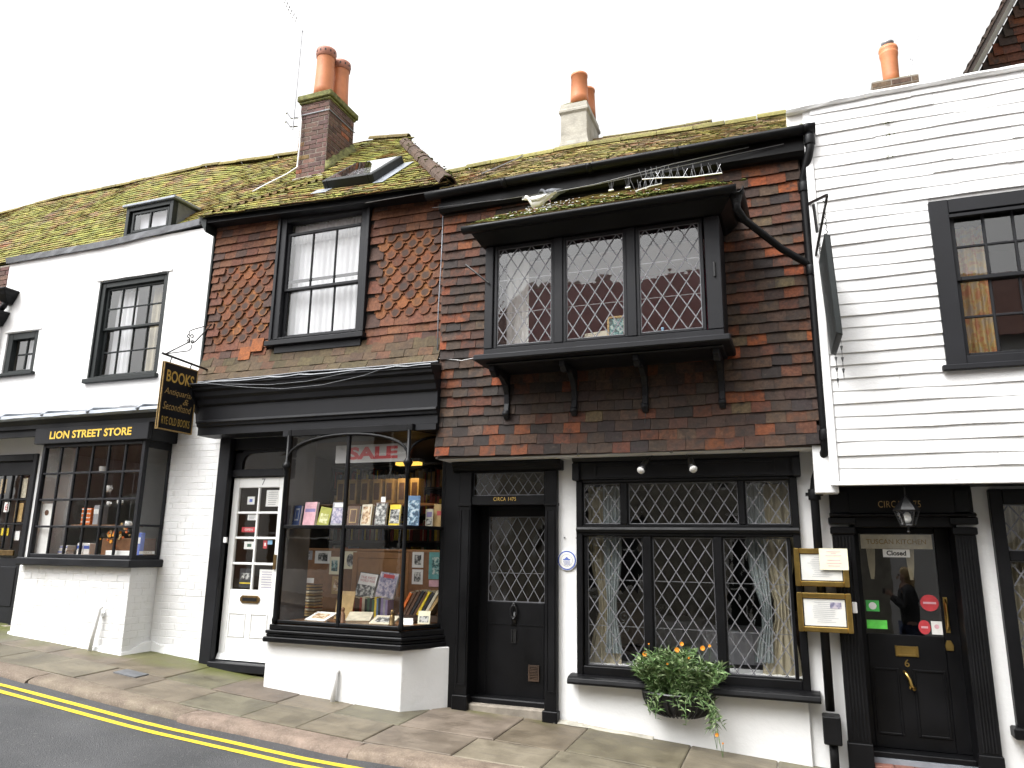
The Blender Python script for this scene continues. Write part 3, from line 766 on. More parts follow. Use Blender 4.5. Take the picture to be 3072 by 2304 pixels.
# shop door at the far left, wall round it
MB().wall(-12.5, -8.75, .1, 2.96, .0, .1, [(-10.40, -9.50, .3, 2.66)]).build('door_wall', 'white_render', A)
dr = MB(); frame_rect(dr, -10.44, -9.46, .3, 2.70, -.03, .06, .075, .02, .09); dr.box(-10.365, -9.535, .02, .06, .45, 1.33); dr.box(-10.365, -9.535, .02, .06, 2.42, 2.61)
dr.box(-10.365, -10.28, .02, .06, 1.33, 2.42); dr.box(-9.62, -9.535, .02, .06, 1.33, 2.42)
dr = dr.build('door', 'black_timber', A, bevel=.006)
bars_panes(dr, -10.28, -9.62, 1.45, 2.42, .035, 4, 3, .024, 'black_timber')
for x in (-10.3, -9.90): MB().box(x, x+.30, .01, .021, .72, 1.22).build('door_panel', 'black_timber', dr, bevel=.008)
MB().box(-9.95, -9.68, -.005, .021, 1.36, 1.43).build('letter_plate', 'aged_brass', dr, bevel=.006)
MB().box(-10.5, -9.44, -.12, .05, .35, .50).build('doorstep', 'step_stone', A, bevel=.01)
MB().room(-12.4, -6.5, .03, 2.8, .45, 2.9).build('shop_room', 'room_cream', A)
wp = MB().tube([(-7.50, -.43, .83), (-7.505, -.455, .81), (-7.575, -.46, .32)], .022, 10).build('waste_pipe', 'white_plastic', smooth=True)
tag(wp, 'white waste pipe slanting down the painted brick plinth of the shop bay', 'pipe')
MB().box(-7.53, -7.48, -.42, -.395, .72, .76).build('pipe_clip', 'white_plastic', wp)

# ================================================================ red brick house at the left edge
BH = thing('brick_house', (-11.5, .3, G(-11.5)), 'red brick house front just showing at the left edge of the picture', 'house')
MB().wall(-16, -10.69, 3.2, 5.56, .012, .1, []).build('mortar_wall', 'mortar', BH)
brick_face(BH, -11.9, -10.70, 3.3, 5.54, .008, 'brick_clay', PAL_BRICK, zbase=3.3, proud=.004)
hp = thing('rainwater_hopper', (-10.62, -.1, 4.6), 'black cast iron hopper heads on a downpipe at the left edge', 'hopper')
for k, (z, x) in enumerate(((5.03, -10.53), (4.72, -10.66))):
    h = MB(); rings = []
    for (zz, s) in ((z-.13, .04), (z-.10, .055), (z-.02, .105), (z+.03, .12), (z+.04, .135), (z+.07, .135)):
        rings.append([(x-s*1.15, -.02-s*1.6, zz), (x+s*1.15, -.02-s*1.6, zz), (x+s*1.15, -.0, zz), (x-s*1.15, -.0, zz)])
    h.loft(rings).build('hopper_head', 'gutter_black', hp, bevel=.008)
MB().tube([(-10.53, -.08, 4.92), (-10.55, -.08, 4.87), (-10.64, -.08, 4.80)], .04, 10).build('offset_pipe', 'gutter_black', hp, smooth=True)
MB().tube([(-10.66, -.07, 4.62), (-10.66, -.07, 3.0)], .042, 10).build('downpipe', 'gutter_black', hp, smooth=True)

# ================================================================ bookshop: tile-hung house
B = thing('bookshop_house', (-4.9, .2, G(-4.9)), 'orange tile-hung house with a sash window over the black bookshop front', 'house')
YB = -.22
WB = (-5.60, -4.35, 3.81, 5.43)
def eaveB(x): return 5.46-.042*(x+6.6)
b = MB(); b.wall(-6.60, -3.36, 3.30, 5.44, YB, .06, [WB]); b.add([(-6.60,YB,3.3),(-6.60,1.5,3.3),(-6.60,1.5,5.5),(-6.60,YB,5.5)], [(0,1,2,3)])
tw = b.build('tile_hung_wall', 'dark_backing', B)
GA = .0985; z = 3.405; row = 0; nB = 0
while z < 5.46:
    kick = .13*max(0, 1-(z-3.405)/.36)**1.6
    nrow = 20; w = .169
    club = 3.80 < z < 4.92
    x = -6.585-(w/2 if row % 2 else 0)
    if club: w = .179; x = -6.57-(w/2 if row % 2 else 0)
    while x < -3.37:
        a, c = max(x, -6.585), min(x+w, -3.372); x += w
        if c-a < .035: continue
        cx = (a+c)/2
        if WB[0]-.02 < cx < WB[1]+.02 and WB[2]-.15 < z < WB[3]: continue
        if z > eaveB(cx)-.05: continue
        if (WB[0]-.06 < a < WB[0]+.02 or a < WB[0] < c) and WB[2]-.1 < z: c = min(c, WB[0]-.005)
        if a < WB[1] < c and WB[2]-.1 < z: a = WB[1]+.005
        if c-a < .03: continue
        cx = (a+c)/2; s = (c-a)/w
        lo, hi = (-6.42, -5.68) if cx < -5 else (-4.24, -3.45)
        if club and lo < cx < hi and s > .95 and not (cx > -5 and z < 3.98) and not (cx < -5 and z > 4.85):
            col = pick(PAL_CLUB); hung(tw, random.choice(CLUBS), 'clay_club_tile', cx, YB, z, col, 'club_tile')
        else:
            col = pick(PAL_B)
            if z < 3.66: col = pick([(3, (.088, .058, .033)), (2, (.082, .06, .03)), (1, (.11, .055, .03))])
            elif random.random() < .12: col = (.075, .042, .032)
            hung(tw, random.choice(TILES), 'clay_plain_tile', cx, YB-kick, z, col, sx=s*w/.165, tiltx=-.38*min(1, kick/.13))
        nB += 1
    z += GA; row += 1
# odd slipped orange tiles
for (x, z_) in ((-5.95, 3.66), (-5.78, 3.75)): hung(tw, TILES[0], 'clay_plain_tile', x, YB-.03, z_, (.29, .095, .03)); nB += 1
# corner lead at the left and white cable at the right end
MB().box(-6.615, -6.59, YB-.045, YB+.02, 3.42, 5.44).build('corner_trim', 'slate_paint', B)
# sash window
WBo = sash(B, -5.60, -4.35, 3.84, 5.43, YB-.05, .105, 'black_timber', 3, 1, 1, 4.46, sill=.055, sill_out=.06, bar=.018, top_drop=.13, head=.11)
MB().box(-5.53, -4.37, YB-.055, YB-.02, 3.70, 3.79).build('apron_board', 'black_timber', WBo, bevel=.004)
MB().box(-5.46, -4.49, YB+.008, YB+.022, 4.56, 4.595).build('sash_bar', 'black_timber', WBo)
MB().room(-6.4, -3.5, YB+.065, 2.0, 3.45, 5.40).build('upper_room', 'room_cream', B)
curtain('net_curtain', -5.50, -4.46, 3.88, 5.25, YB+.14, 'net_curtain', 'white net curtain behind the sash window above the bookshop', amp=.012, folds=13)
curtain('lace_pelmet', -5.50, -4.46, 5.10, 5.33, YB+.11, 'net_curtain', 'short lace pelmet at the top of the sash above the bookshop', amp=.01, folds=22)
# eaves board and roof
b = MB(); b.beam((-6.72, -.33, 5.475), (-3.28, -.33, 5.335), .16, .09); b.beam((-6.72, -.395, 5.465), (-3.28, -.395, 5.32), .03, .06); b.build('eaves_board', 'black_timber', B)
MB().prism([(-6.74, 5.53), (-6.60, 5.46), (-6.60, 5.30), (-6.64, 5.36)], 'y', -.42, -.2).build('eaves_return', 'slate_paint', B)
def hipx(s): return max(-3.28-2.2*s, -5.28)
roof_surface('roof_tiles', B, PB, -6.8, -3.2, 32, 'roof_tile_mossy', lift=.027, jz=.007, keep=lambda x, s: x >= xb(s)-.05 and x < hipx(s)+.02)
def roof_dk(): 
    MB().add([PB(-3.30, 0), PB(-5.2, .86), PB(-5.3, 1), PB(-5.9, 1), PB(xb(.32)+.03, .32), PB(xb(.16)+.03, .16), PB(xb(0)+.03, 0), (-3.30, 4.8, 5.36), (-5.3, 2.5, 7.6)], [(0,1,2,3,4,5,6), (0,7,8,1)]).build('roof_deck', 'dark_backing', B)
roof_dk()
hp0, hp1 = Vector(PB(-3.27, .0)), Vector(PB(-5.15, .86))
ridge_run(B, [hp0+Vector((0, 0, .03)), hp1+Vector((0, 0, .05))], 'clay_plain_tile', r=.10, L=.34, name='hip_tile', col=(.075, .045, .028))
ridge_run(B, [Vector(PB(-6.0, 1))+Vector((0, 0, .02)), Vector(PB(-5.30, 1))+Vector((0, 0, .02))], 'clay_plain_tile', r=.09, L=.32, col=(.22, .17, .06))
g1 = Vector(PB(-5.29, 1)); g0 = Vector(PB(-5.29, .88))
MB().add([g0+Vector((0, 0, -.1)), g1+Vector((0, 0, -.03)), (g1.x, g1.y+.32, g0.z-.1), g0+Vector((-.2, 0, -.1)), g1+Vector((-.2, 0, -.03)), (g1.x-.2, g1.y+.32, g0.z-.1)], [(0,1,2),(3,5,4),(0,3,4,1),(1,4,5,2)]).build('gablet', 'cement', B)
mp = []
for _ in range(900):
    s = random.random()**1.6; x = random.uniform(-6.6, -3.3)
    if xb(s) < x < hipx(s) and random.random() < (.9 if s < .2 else .35): p = PB(x, s); mp.append((p[0], p[1], p[2]+.02))
for _ in range(260):
    x = random.uniform(-6.7, -3.3); p = PB(x, abs(random.gauss(0, .012))); mp.append((p[0], p[1], p[2]+.018))
for _ in range(170):
    p = hp0.lerp(hp1, random.random()); mp.append((p.x+jit(.09), p.y+jit(.09), p.z+.06+jit(.02)))
moss_clumps(B, mp, s=(.006, .022))
mp = []
for _ in range(1300):
    s = random.random(); x = random.uniform(-15, -5.8)
    if x < xb(s) and not (-8.7 < x < -7.6 and s < .2): p = PA(x, s); mp.append((p[0], p[1], p[2]+.018))
moss_clumps(A, mp, s=(.006, .02))
# raised tile corners where the two roof planes meet
b = MB(); 
for i in range(15):
    s = .015+.30*i/14; x = xb(s); p = Vector(PB(x, s)); b.col = pick(PAL_ROOF)
    b.add([p+Vector((-.10, -.03, .0)), p+Vector((.12, -.04, .03)), p+Vector((.12, .10, .10)), p+Vector((-.10, .06, .05)), p+Vector((-.10, -.03, -.03)), p+Vector((.12, -.04, .0))], [(0,1,2,3), (4,5,1,0)])
b.build('valley_tiles', 'roof_tile_mossy', B, kind='stuff')
# skylight
def SB(u, v, h):      # point above the roof plane: u along x, v up the slope, h off it
    p = Vector(PB(u, v)); k = .85; return p+Vector((0, -.68, .73))*h*k
sk = MB(); x0, x1, v0, v1 = -5.14, -4.43, .15, .40
for (a, c, d, e) in ((x0, x0+.07, v0, v1), (x1-.07, x1, v0, v1), (x0+.07, x1-.07, v0, v0+.03), (x0+.07, x1-.07, v1-.03, v1)):
    sk.hexa([SB(a,d,0), SB(c,d,0), SB(c,e,0), SB(a,e,0), SB(a,d,.15), SB(c,d,.15), SB(c,e,.15), SB(a,e,.15)])
sk = sk.build('skylight', 'slate_paint', B, bevel=.008)
MB().add([SB(x0+.05,v0+.02,.155), SB(x1-.05,v0+.02,.155), SB(x1-.05,v1-.01,.155), SB(x0+.05,v1-.01,.155)], [(0,1,2,3)]).build('pane', 'glass', sk)
MB().add([SB(x0+.05,v0+.02,.08), SB(x1-.05,v0+.02,.08), SB(x1-.05,v1-.01,.08), SB(x0+.05,v1-.01,.08)], [(0,1,2,3)]).build('pale_backing', 'white_linen', sk)  # pale sheet added to whiten the pane like mirrored sky
MB().add([SB(x0-.1,v0-.05,.035), SB(x0+.12,v0-.05,.035), SB(x0+.12,v0+.0,.035), SB(x0-.1,v0,.035)], [(0,1,2,3)]).build('lead_flashing', 'lead_pale', sk)
MB().add([SB(x1,v0-.02,.035), SB(x1+.14,v0-.02,.035), SB(x1+.14,v1,.04), SB(x1,v1,.04)], [(0,1,2,3)]).build('lead_flashing', 'lead_pale', sk)
# brick chimney stack with two pots
chim = MB().box(-6.462, -5.966, 1.0095, 1.645, 6.2, 7.90).build('chimney', 'mortar', B)
brick_face(chim, -6.465, -5.965, lambda x: 6.70, 7.885, 1.012, 'brick_clay', PAL_BRICK, zbase=6.70, course=.072, length=.215)
brick_face(chim, 1.01, 1.645, lambda y: 6.72+(y-1.0)*1.05, 7.885, -5.968, 'brick_clay', PAL_BRICK, along='y', zbase=6.70, course=.072, length=.215)
for (q, z0, z1) in ((.02, 7.887, 7.925), (.045, 7.927, 8.02)):
    MB().box(-6.465-q, -5.965+q, 1.0-q, 1.655+q, z0, z1).build('corbel', 'cap_mossy', chim, bevel=.012)
b = MB(); b.hexa([(-6.47,1.0,8.022),(-5.96,1.0,8.022),(-5.96,1.65,8.022),(-6.47,1.65,8.022),(-6.36,1.1,8.10),(-6.05,1.1,8.10),(-6.05,1.55,8.10),(-6.36,1.55,8.10)]).build('flaunching', 'cap_mossy', chim)
for (cx, cy, r, zt) in ((-6.225, 1.19, .135, 8.86), (-6.17, 1.50, .135, 8.84)):
    p = MB().lathe(cx, cy, [(r*1.12, 8.04), (r*1.06, 8.2), (r*.98, 8.5), (r*.97, zt-.14), (r*1.0, zt-.125), (r*.8, zt-.12)], 24).build('chimney_pot', 'terracotta', chim, smooth=True)
    q = MB().lathe(cx, cy, [(r*.98, zt-.135), (r*1.07, zt-.125), (r*1.13, zt-.03), (r*1.1, zt), (r*.92, zt), (r*.86, zt-.1)], 24).build('pot_rim', 'terracotta_rim', chim, smooth=True)
    hh = MB()
    for k in range(12):
        a = 6.283*k/12; hh.beam((cx+math.cos(a)*r*1.08, cy+math.sin(a)*r*1.08, zt-.06), (cx+math.cos(a)*r*1.13, cy+math.sin(a)*r*1.13, zt-.06), .02, .03)
    hh.build('vent_holes', 'ink_black', chim)
# mortar fillet where the stack meets the roof
b = MB(); rings = []
for i in range(12):
    y = 1.0+.66*i/11; s = (y+.42)/2.62; zz = PB(-5.95, s)[2]; q = .07+jit(.015)
    rings.append([(-5.965, y, zz-.05), (-5.965+q+.05, y, zz+.0), (-5.965+q*.6, y, zz+.06+jit(.01)), (-5.965+.005, y, zz+.15+jit(.02))])
b.loft(rings).build('mortar_fillet', 'cap_mossy', chim, smooth=True)
zz = PA(-6.2, .44)[2]; b = MB().hexa([(-6.50,.93,zz-.12),(-5.93,.93,zz-.10),(-5.93,1.02,zz-.1),(-6.5,1.02,zz-.12),(-6.49,.99,zz+.02),(-5.94,.99,zz+.03),(-5.94,1.02,zz+.03),(-6.49,1.02,zz+.02)]).build('mortar_apron', 'cement', chim)
b = MB(); b.box(-6.475, -5.96, .988, .998, 7.702, 7.716); b.box(-5.957, -5.947, .988, 1.66, 7.702, 7.716); b.build('strap', 'lead_sheet', chim)
# television aerial on the stack
ae = thing('television_aerial', (-6.50, .95, 7.7), 'thin television aerial on a tall mast strapped to the brick chimney', 'aerial')
for z_ in (7.66, 7.52): MB().tube([(-6.46, .96, z_), (-6.56, .92, z_-.01), (-6.62, .90, z_+.08), (-6.66, .93, z_+.09)], .012, 6).build('bracket', 'grey_metal', ae)
MB().tube([(-6.51, .92, 7.45), (-6.49, .91, 8.3), (-6.475, .9, 9.08)], .009, 8).build('mast', 'grey_metal', ae)
MB().beam((-6.44, .92, 9.02), (-6.95, .86, 9.88), .012, .012).build('boom', 'grey_metal', ae)
for k in range(7):
    t = .34+.085*k; p = Vector((-6.44, .92, 9.02)).lerp(Vector((-6.95, .86, 9.88)), t); d = Vector((.75, -.66, 0))*.05
    MB().tube([p-d, p, p+d], .008, 6).build('element', 'grey_metal', ae)
MB().tube([(-6.475, .9, 9.08), (-6.58, .9, 9.5), (-6.60, .9, 9.58)], .004, 6).build('rod', 'grey_metal', ae)
cb = MB().tube([(-6.45, .965, 7.80), (-6.40, .955, 7.6), (-6.40, .965, 7.2), (-6.41, .965, 6.86), (-6.48, .84, 6.70), (-6.62, .55, 6.40), (-6.68, .42, 6.26)], .011, 8).build('cable', 'white_plastic', smooth=True)
tag(cb, 'white cable running down the brick chimney onto the roof tiles', 'cable')

# ---------------- shopfront
fp = [(-.20, 3.40), (-.40, 3.37), (-.56, 3.335), (-.57, 3.31), (-.545, 3.30), (-.54, 3.27), (-.50, 3.25), (-.49, 3.20), (-.455, 3.17), (-.44, 3.115), (-.42, 3.10), (-.405, 3.10), (-.405, 2.935), (-.43, 2.93), (-.435, 2.905), (-.415, 2.89), (-.41, 2.865), (-.385, 2.855), (-.385, 2.765), (-.10, 2.765), (-.10, 3.40)]
fas = MB().prism(fp, 'x', -6.42, -3.335).build('shop_fascia', 'black_timber', B, bevel=.003)
b = MB(); rings = []
for i in range(25):
    x = -6.50+3.16*i/24; q = jit(.008); rings.append([(x, -.2, 3.425), (x, -.38, 3.392+q), (x, -.575, 3.345+q), (x, -.58, 3.335+q), (x, -.36, 3.37+q)])
b.loft(rings).build('lead_flashing', 'lead_sheet', fas)
MB().tube([(-6.5, -.385, 3.40), (-5.5, -.39, 3.405), (-4.9, -.40, 3.418), (-4.4, -.39, 3.408), (-3.35, -.39, 3.41)], .008, 6).build('mortar_bead', 'lead_sheet', fas)
for (x, side) in ((-6.46, 1),):      # carved console at the left end
    c = MB(); pr = [(-.12, 2.80), (-.30, 2.84), (-.36, 2.92), (-.38, 3.02), (-.46, 3.10), (-.53, 3.20), (-.55, 3.30), (-.12, 3.32)]
    c.prism(pr, 'x', x-.035, x+.03).build('console', 'black_timber', fas, bevel=.01)
for (x0, x1, pts) in ((0, 0, [(-6.2, -.58, 3.33), (-5.6, -.60, 3.24), (-5.1, -.60, 3.19), (-4.6, -.60, 3.20), (-4.1, -.59, 3.27), (-3.8, -.56, 3.36)]), (0, 0, [(-5.9, -.58, 3.30), (-5.3, -.59, 3.25), (-4.8, -.59, 3.255), (-4.2, -.58, 3.33)])):
    o = MB().tube(pts, .0026, 5).build('cable', 'lead_sheet')
    tag(o, 'thin slack wire looping along the bookshop cornice, the %s one' % ('lower' if pts[0][0] < -6 else 'upper'), 'cable')
# left pilaster, door recess
MB().box(-6.325, -6.165, -.115, .06, .22, 2.77).build('pilaster', 'black_timber', B, bevel=.006)
b = MB(); b.box(-6.20, -6.165, -.05, .03, .25, 2.77); b.box(-5.42, -5.2, .0, .1, .25, 2.77)
b.box(-6.2, -5.2, -.04, .06, 2.315, 2.40); b.box(-6.2, -5.2, -.04, .06, 2.63, 2.77); b.build('door_frame', 'black_timber', B, bevel=.006)
fl = MB().box(-6.165, -6.06, -.01, .03, 2.40, 2.63).box(-6.165, -5.42, -.01, .03, 2.60, 2.632).build('fanlight', 'black_timber', B)
MB().add([(-6.06, .015, 2.40), (-5.42, .02, 2.40), (-5.42, .012, 2.60), (-6.06, .012, 2.60)], [(0,1,2,3)]).build('pane', 'glass', fl)
b = MB(); pts = [(-6.06, 2.60), (-6.06, 2.47)]+[(-6.06+.13*(1-math.cos(t)), 2.47+.12*math.sin(t)) for t in (.3, .7, 1.1, 1.5)]+[(-5.7, 2.60)]
b.prism(pts, 'y', -.008, .012).build('corner_spandrel', 'black_timber', fl)
D7 = MB(); x0, x1 = -6.165, -5.425; yd = .0
D7.box(x0, x0+.085, yd, yd+.045, .29, 2.31); D7.box(x1-.085, x1, yd, yd+.045, .29, 2.31)
D7.box(x0+.085, x1-.085, yd+.001, yd+.044, 2.19, 2.309); D7.box(x0+.085, x1-.085, yd+.001, yd+.044, .291, 1.05)
D7 = D7.build('door', 'white_gloss', B, bevel=.006)
bars_panes(D7, x0+.085, x1-.085, 1.05, 2.19, yd+.02, 2, 4, .026, 'white_gloss')
for a, c in ((-6.06, -5.83), (-5.76, -5.53)):
    f = MB(); frame_rect(f, a, c, .54, .80, yd-.008, yd+.002, .014); f.build('panel_moulding', 'white_gloss', D7, bevel=.003)
MB().prism([(-.03, .30), (.0, .30), (.0, .36), (-.006, .36)], 'x', x0, x1).build('weather_bar', 'white_gloss', D7)
lb = MB(); lb.prism([(-5.92, .93), (-5.89, .905), (-5.68, .905), (-5.65, .93), (-5.65, .965), (-5.68, .99), (-5.89, .99), (-5.92, .965)], 'y', yd-.012, yd+.004).build('letter_box', 'aged_brass', D7, bevel=.004)
MB().box(-5.88, -5.69, yd-.016, yd-.008, .93, .965).build('letter_flap', 'black_iron', D7)
text('7', 'ink_grey', D7, -5.735, 2.255, yd-.003, h=.075, name='door_number')
MB().box(-5.50, -5.47, yd-.02, yd+.002, 1.28, 1.44).build('lock_plate', 'aged_brass', D7)
MB().box(-6.165, -5.2, -.16, .1, .20, .288).build('threshold', 'black_timber', B, bevel=.008)
MB().box(-6.118, -6.08, -.135, -.112, 1.565, 1.625).build('door_bell', 'white_plastic', B)
# display bay on its white plinth
YF = -.45; XL, XR, XB = -5.09, -3.61, -3.415
plan = [(-5.175, -.43), (-3.60, -.43), (-3.255, .0), (-3.255, .12), (-5.175, .12)]
MB().prism(plan, 'z', -.05, .59).build('plinth', 'white_render', B, bevel=.006)
def ring_plan(o): return [(XL-.05-o, YF-.02-o), (XR+.02+o*.45, YF-.02-o), (XB+.10+o*.7, .02), (XB+.10+o*.7, .1), (XL-.05-o, .1)]
bw = MB(); bw.box(XL-.01, XL+.04, YF-.01, YF+.04, .76, 2.765); bw.box(XL+.04, XR-.02, YF-.008, YF+.04, 2.69, 2.765); bw.box(XL+.04, XR-.02, YF-.006, YF+.03, .765, .80)
bw.hexa([(XR-.03,YF-.008,2.692),(XR+.03,YF-.008,2.692),(XB+.02,0,2.692),(XB-.04,0,2.692),(XR-.03,YF-.008,2.764),(XR+.03,YF-.008,2.764),(XB+.02,0,2.764),(XB-.04,0,2.764)])
bw.hexa([(XR-.02,YF-.006,.766),(XR+.02,YF-.006,.766),(XB+.02,0,.766),(XB-.03,0,.766),(XR-.02,YF-.006,.80),(XR+.02,YF-.006,.80),(XB+.02,0,.80),(XB-.03,0,.80)])
bw.box(XB-.025, XB+.03, -.03, .03, .76, 2.765)
bw = bw.build('display_window', 'black_paint', B, bevel=.006)
sl = MB(); sl.prism(ring_plan(.035), 'z', .585, .635); sl.prism(ring_plan(.012), 'z', .637, .665); sl.prism(ring_plan(.022), 'z', .667, .70); sl.prism(ring_plan(-.005), 'z', .702, .755); sl.build('sill', 'black_paint', bw, bevel=.008)
XM = -4.325; ZT = 1.735
MB().box(XM-.018, XM+.018, YF-.012, YF+.03, .76, 2.70).build('mullion', 'black_paint', bw, bevel=.006)
tr = MB(); tr.box(XL+.03, XM-.019, YF-.012, YF+.03, ZT-.018, ZT+.018); tr.box(XM+.019, XR-.02, YF-.012, YF+.03, ZT-.018, ZT+.018)
tr.hexa([(XR-.01,YF-.01,ZT-.018),(XR+.03,YF-.0,ZT-.018),(XB+.02,-.01,ZT-.018),(XB-.03,-.01,ZT-.018),(XR-.01,YF-.01,ZT+.018),(XR+.03,YF,ZT+.018),(XB+.02,-.01,ZT+.018),(XB-.03,-.01,ZT+.018)]); tr.build('transom', 'black_paint', bw, bevel=.005)
for x in (XL+.015, XR):      # slim turned shafts with capitals
    MB().lathe(x, YF-.01, [(.024, .76), (.03, .80), (.022, .83), (.02, 1.6), (.019, 2.27), (.026, 2.29), (.022, 2.31), (.034, 2.34), (.05, 2.37), (.036, 2.40), (.02, 2.42), (.018, 2.70)], 14).build('shaft', 'black_paint', bw, smooth=True)
def arch(p0, p1, top, half=None):
    pts = []; n = 16
    for i in range(n+1):
        t = i/n
        if half == 'R' and t > .5: break
        a = math.pi*t; pts.append((p0[0]+(p1[0]-p0[0])*(.5-.5*math.cos(a)), p0[1]+(p1[1]-p0[1])*(.5-.5*math.cos(a)), 2.40+(top-2.40)*math.sin(a)**.75 if 0 < t < 1 else 2.40))
    return pts
MB().tube(arch((XL+.015, YF-.012), (XR, YF-.012), 2.685), .015, 8).build('arch_bar', 'black_paint', bw, smooth=True)
MB().tube(arch((XR, YF-.01), (XB+.35, .55), 2.685, 'R')[:7], .013, 8).build('arch_bar', 'black_paint', bw, smooth=True)
for a, c in ((XL+.03, XM-.018), (XM+.018, XR-.015)):
    for d, e in ((.80, ZT-.018), (ZT+.018, 2.69)):
        j = jit(.006); MB().add([(a, YF+.012, d), (c, YF+.012+j*.3, d), (c, YF+.012+j, e), (a, YF+.012+j*.6, e)], [(0,1,2,3)]).build('pane', 'glass', bw)
for d, e in ((.80, ZT-.018), (ZT+.018, 2.69)):
    MB().add([(XR+.01, YF+.015, d), (XB-.01, -.03, d), (XB-.01, -.03, e), (XR+.01, YF+.015, e)], [(0,1,2,3)]).build('pane', 'glass', bw)
MB().add([(XL+.01, YF+.03, .76), (XL-.03, .1, .76), (XL-.03, .1, 2.765), (XL+.01, YF+.03, 2.765)], [(0,1,2,3)]).build('side_panel', 'grey_shade', bw)
MB().prism([(XL, YF+.03), (XR-.01, YF+.03), (XB-.03, 0), (XB-.03, .62), (XL-.02, .62)], 'z', .74, .775).build('display_floor', 'pine', bw)
MB().prism([(XL+.02, YF+.05), (XR-.02, YF+.05), (XB-.06, -.08), (XB-.06, .0), (XL+.02, -.15)], 'z', 1.722, 1.748).build('display_shelf', 'dark_wood', bw)
MB().box(XL-.1, XB+.08, YF+.03, .12, 2.70, 2.76).build('bay_ceiling', 'black_timber', bw)
MB().box(XB+.025, -3.20, -.045, .08, .0, 2.77).build('pilaster', 'black_paint', B, bevel=.006)
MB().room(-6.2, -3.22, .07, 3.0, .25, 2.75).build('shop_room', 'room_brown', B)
wp = MB().tube([(-4.30, -.435, .36), (-4.30, -.465, .345), (-4.315, -.47, .05)], .024, 10).build('waste_pipe', 'white_plastic', smooth=True)
tag(wp, 'short white waste pipe stub on the white plinth beneath the bookshop window', 'pipe')
cb = MB().tube([(-3.40, -.30, 5.2), (-3.395, -.31, 4.6), (-3.41, -.31, 4.0), (-3.40, -.31, 3.45)], .006, 6).build('cable', 'lead_pale', smooth=True)
tag(cb, 'thin white cable running down the seam between the two tile-hung walls', 'cable')

# ================================================================ restaurant house: brown tile-hung jetty with oriel
C = thing('tile_hung_house', (-1.5, .2, G(-1.5)), 'brown tile-hung house with a leaded oriel window over a white ground floor', 'house')
YC = -.31
XC0, XC1 = -3.365, .225
b = MB(); b.wall(XC0, XC1, 2.42, 5.14, YC, .05, [(-2.60, -.55, 3.36, 4.55)]); b.add([(XC0,YC,2.42),(XC0,.6,2.42),(XC0,.6,5.14),(XC0,YC,5.14)], [(0,1,2,3)]); b.add([(XC1,YC,2.42),(XC1,YC,5.14),(XC1,.6,5.14),(XC1,.6,2.42)], [(0,1,2,3)])
cw = b.build('tile_hung_wall', 'dark_backing', C)
MB().box(XC0+.02, XC1+.03, YC+.0, .03, 2.405, 2.43).build('jetty_soffit', 'white_render', C)
MB().box(XC0, XC1, YC-.028, YC+.01, 2.412, 2.432).build('tilting_fillet', 'dark_wood', C)
tiles = []; z = 2.425; row = 0; w = .1655; ZG = .1005
while z < 5.10:
    kick = .035*max(0, 1-(z-2.42)/.4)**1.5; x = XC0-(w/2 if row % 2 else 0)+jit(.02)
    sag = lambda x: .012*math.sin(x*1.3+row*.05)+.004*math.sin(x*5+row)
    while x < XC1-.02:
        a, c = max(x, XC0), min(x+w, XC1); x += w
        if c-a < .03: continue
        cx = (a+c)/2
        if -2.58 < cx < -.57 and 3.30 < z < 4.92: continue
        if -2.42 < cx < -.72 and z >= 4.92: continue
        tiles.append((cx, YC-kick, z+sag(cx)+jit(.003), (c-a)/.165))
    z += ZG; row += 1
def big(t):      # nearer and less foreshortened first; tiles tucked above the bay last
    return (t[0]**2+49+(t[2]-1.55)**2)+(30 if t[2] > 4.6 else 0)+(8 if t[2] > 3.3 and -2.9 < t[0] < -2.5 else 0)
tiles.sort(key=big)
rest = MB()
for i, (cx, y, z_, s) in enumerate(tiles):
    band = .5+.5*math.sin(z_*2.1+1.0)
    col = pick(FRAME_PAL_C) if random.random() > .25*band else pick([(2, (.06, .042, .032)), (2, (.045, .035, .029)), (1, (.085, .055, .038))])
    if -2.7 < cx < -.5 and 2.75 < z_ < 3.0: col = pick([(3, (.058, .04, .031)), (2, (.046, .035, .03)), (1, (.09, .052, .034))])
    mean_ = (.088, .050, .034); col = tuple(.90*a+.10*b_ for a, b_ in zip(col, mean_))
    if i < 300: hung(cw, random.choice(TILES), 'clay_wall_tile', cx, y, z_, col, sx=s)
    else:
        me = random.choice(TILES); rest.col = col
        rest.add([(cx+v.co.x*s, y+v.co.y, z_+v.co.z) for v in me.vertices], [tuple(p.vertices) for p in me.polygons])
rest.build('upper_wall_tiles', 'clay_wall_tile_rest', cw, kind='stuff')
MB().box(-3.35, -2.3, YC-.012, YC+.0, 4.93, 5.10).build('eaves_render', 'dark_backing', C)
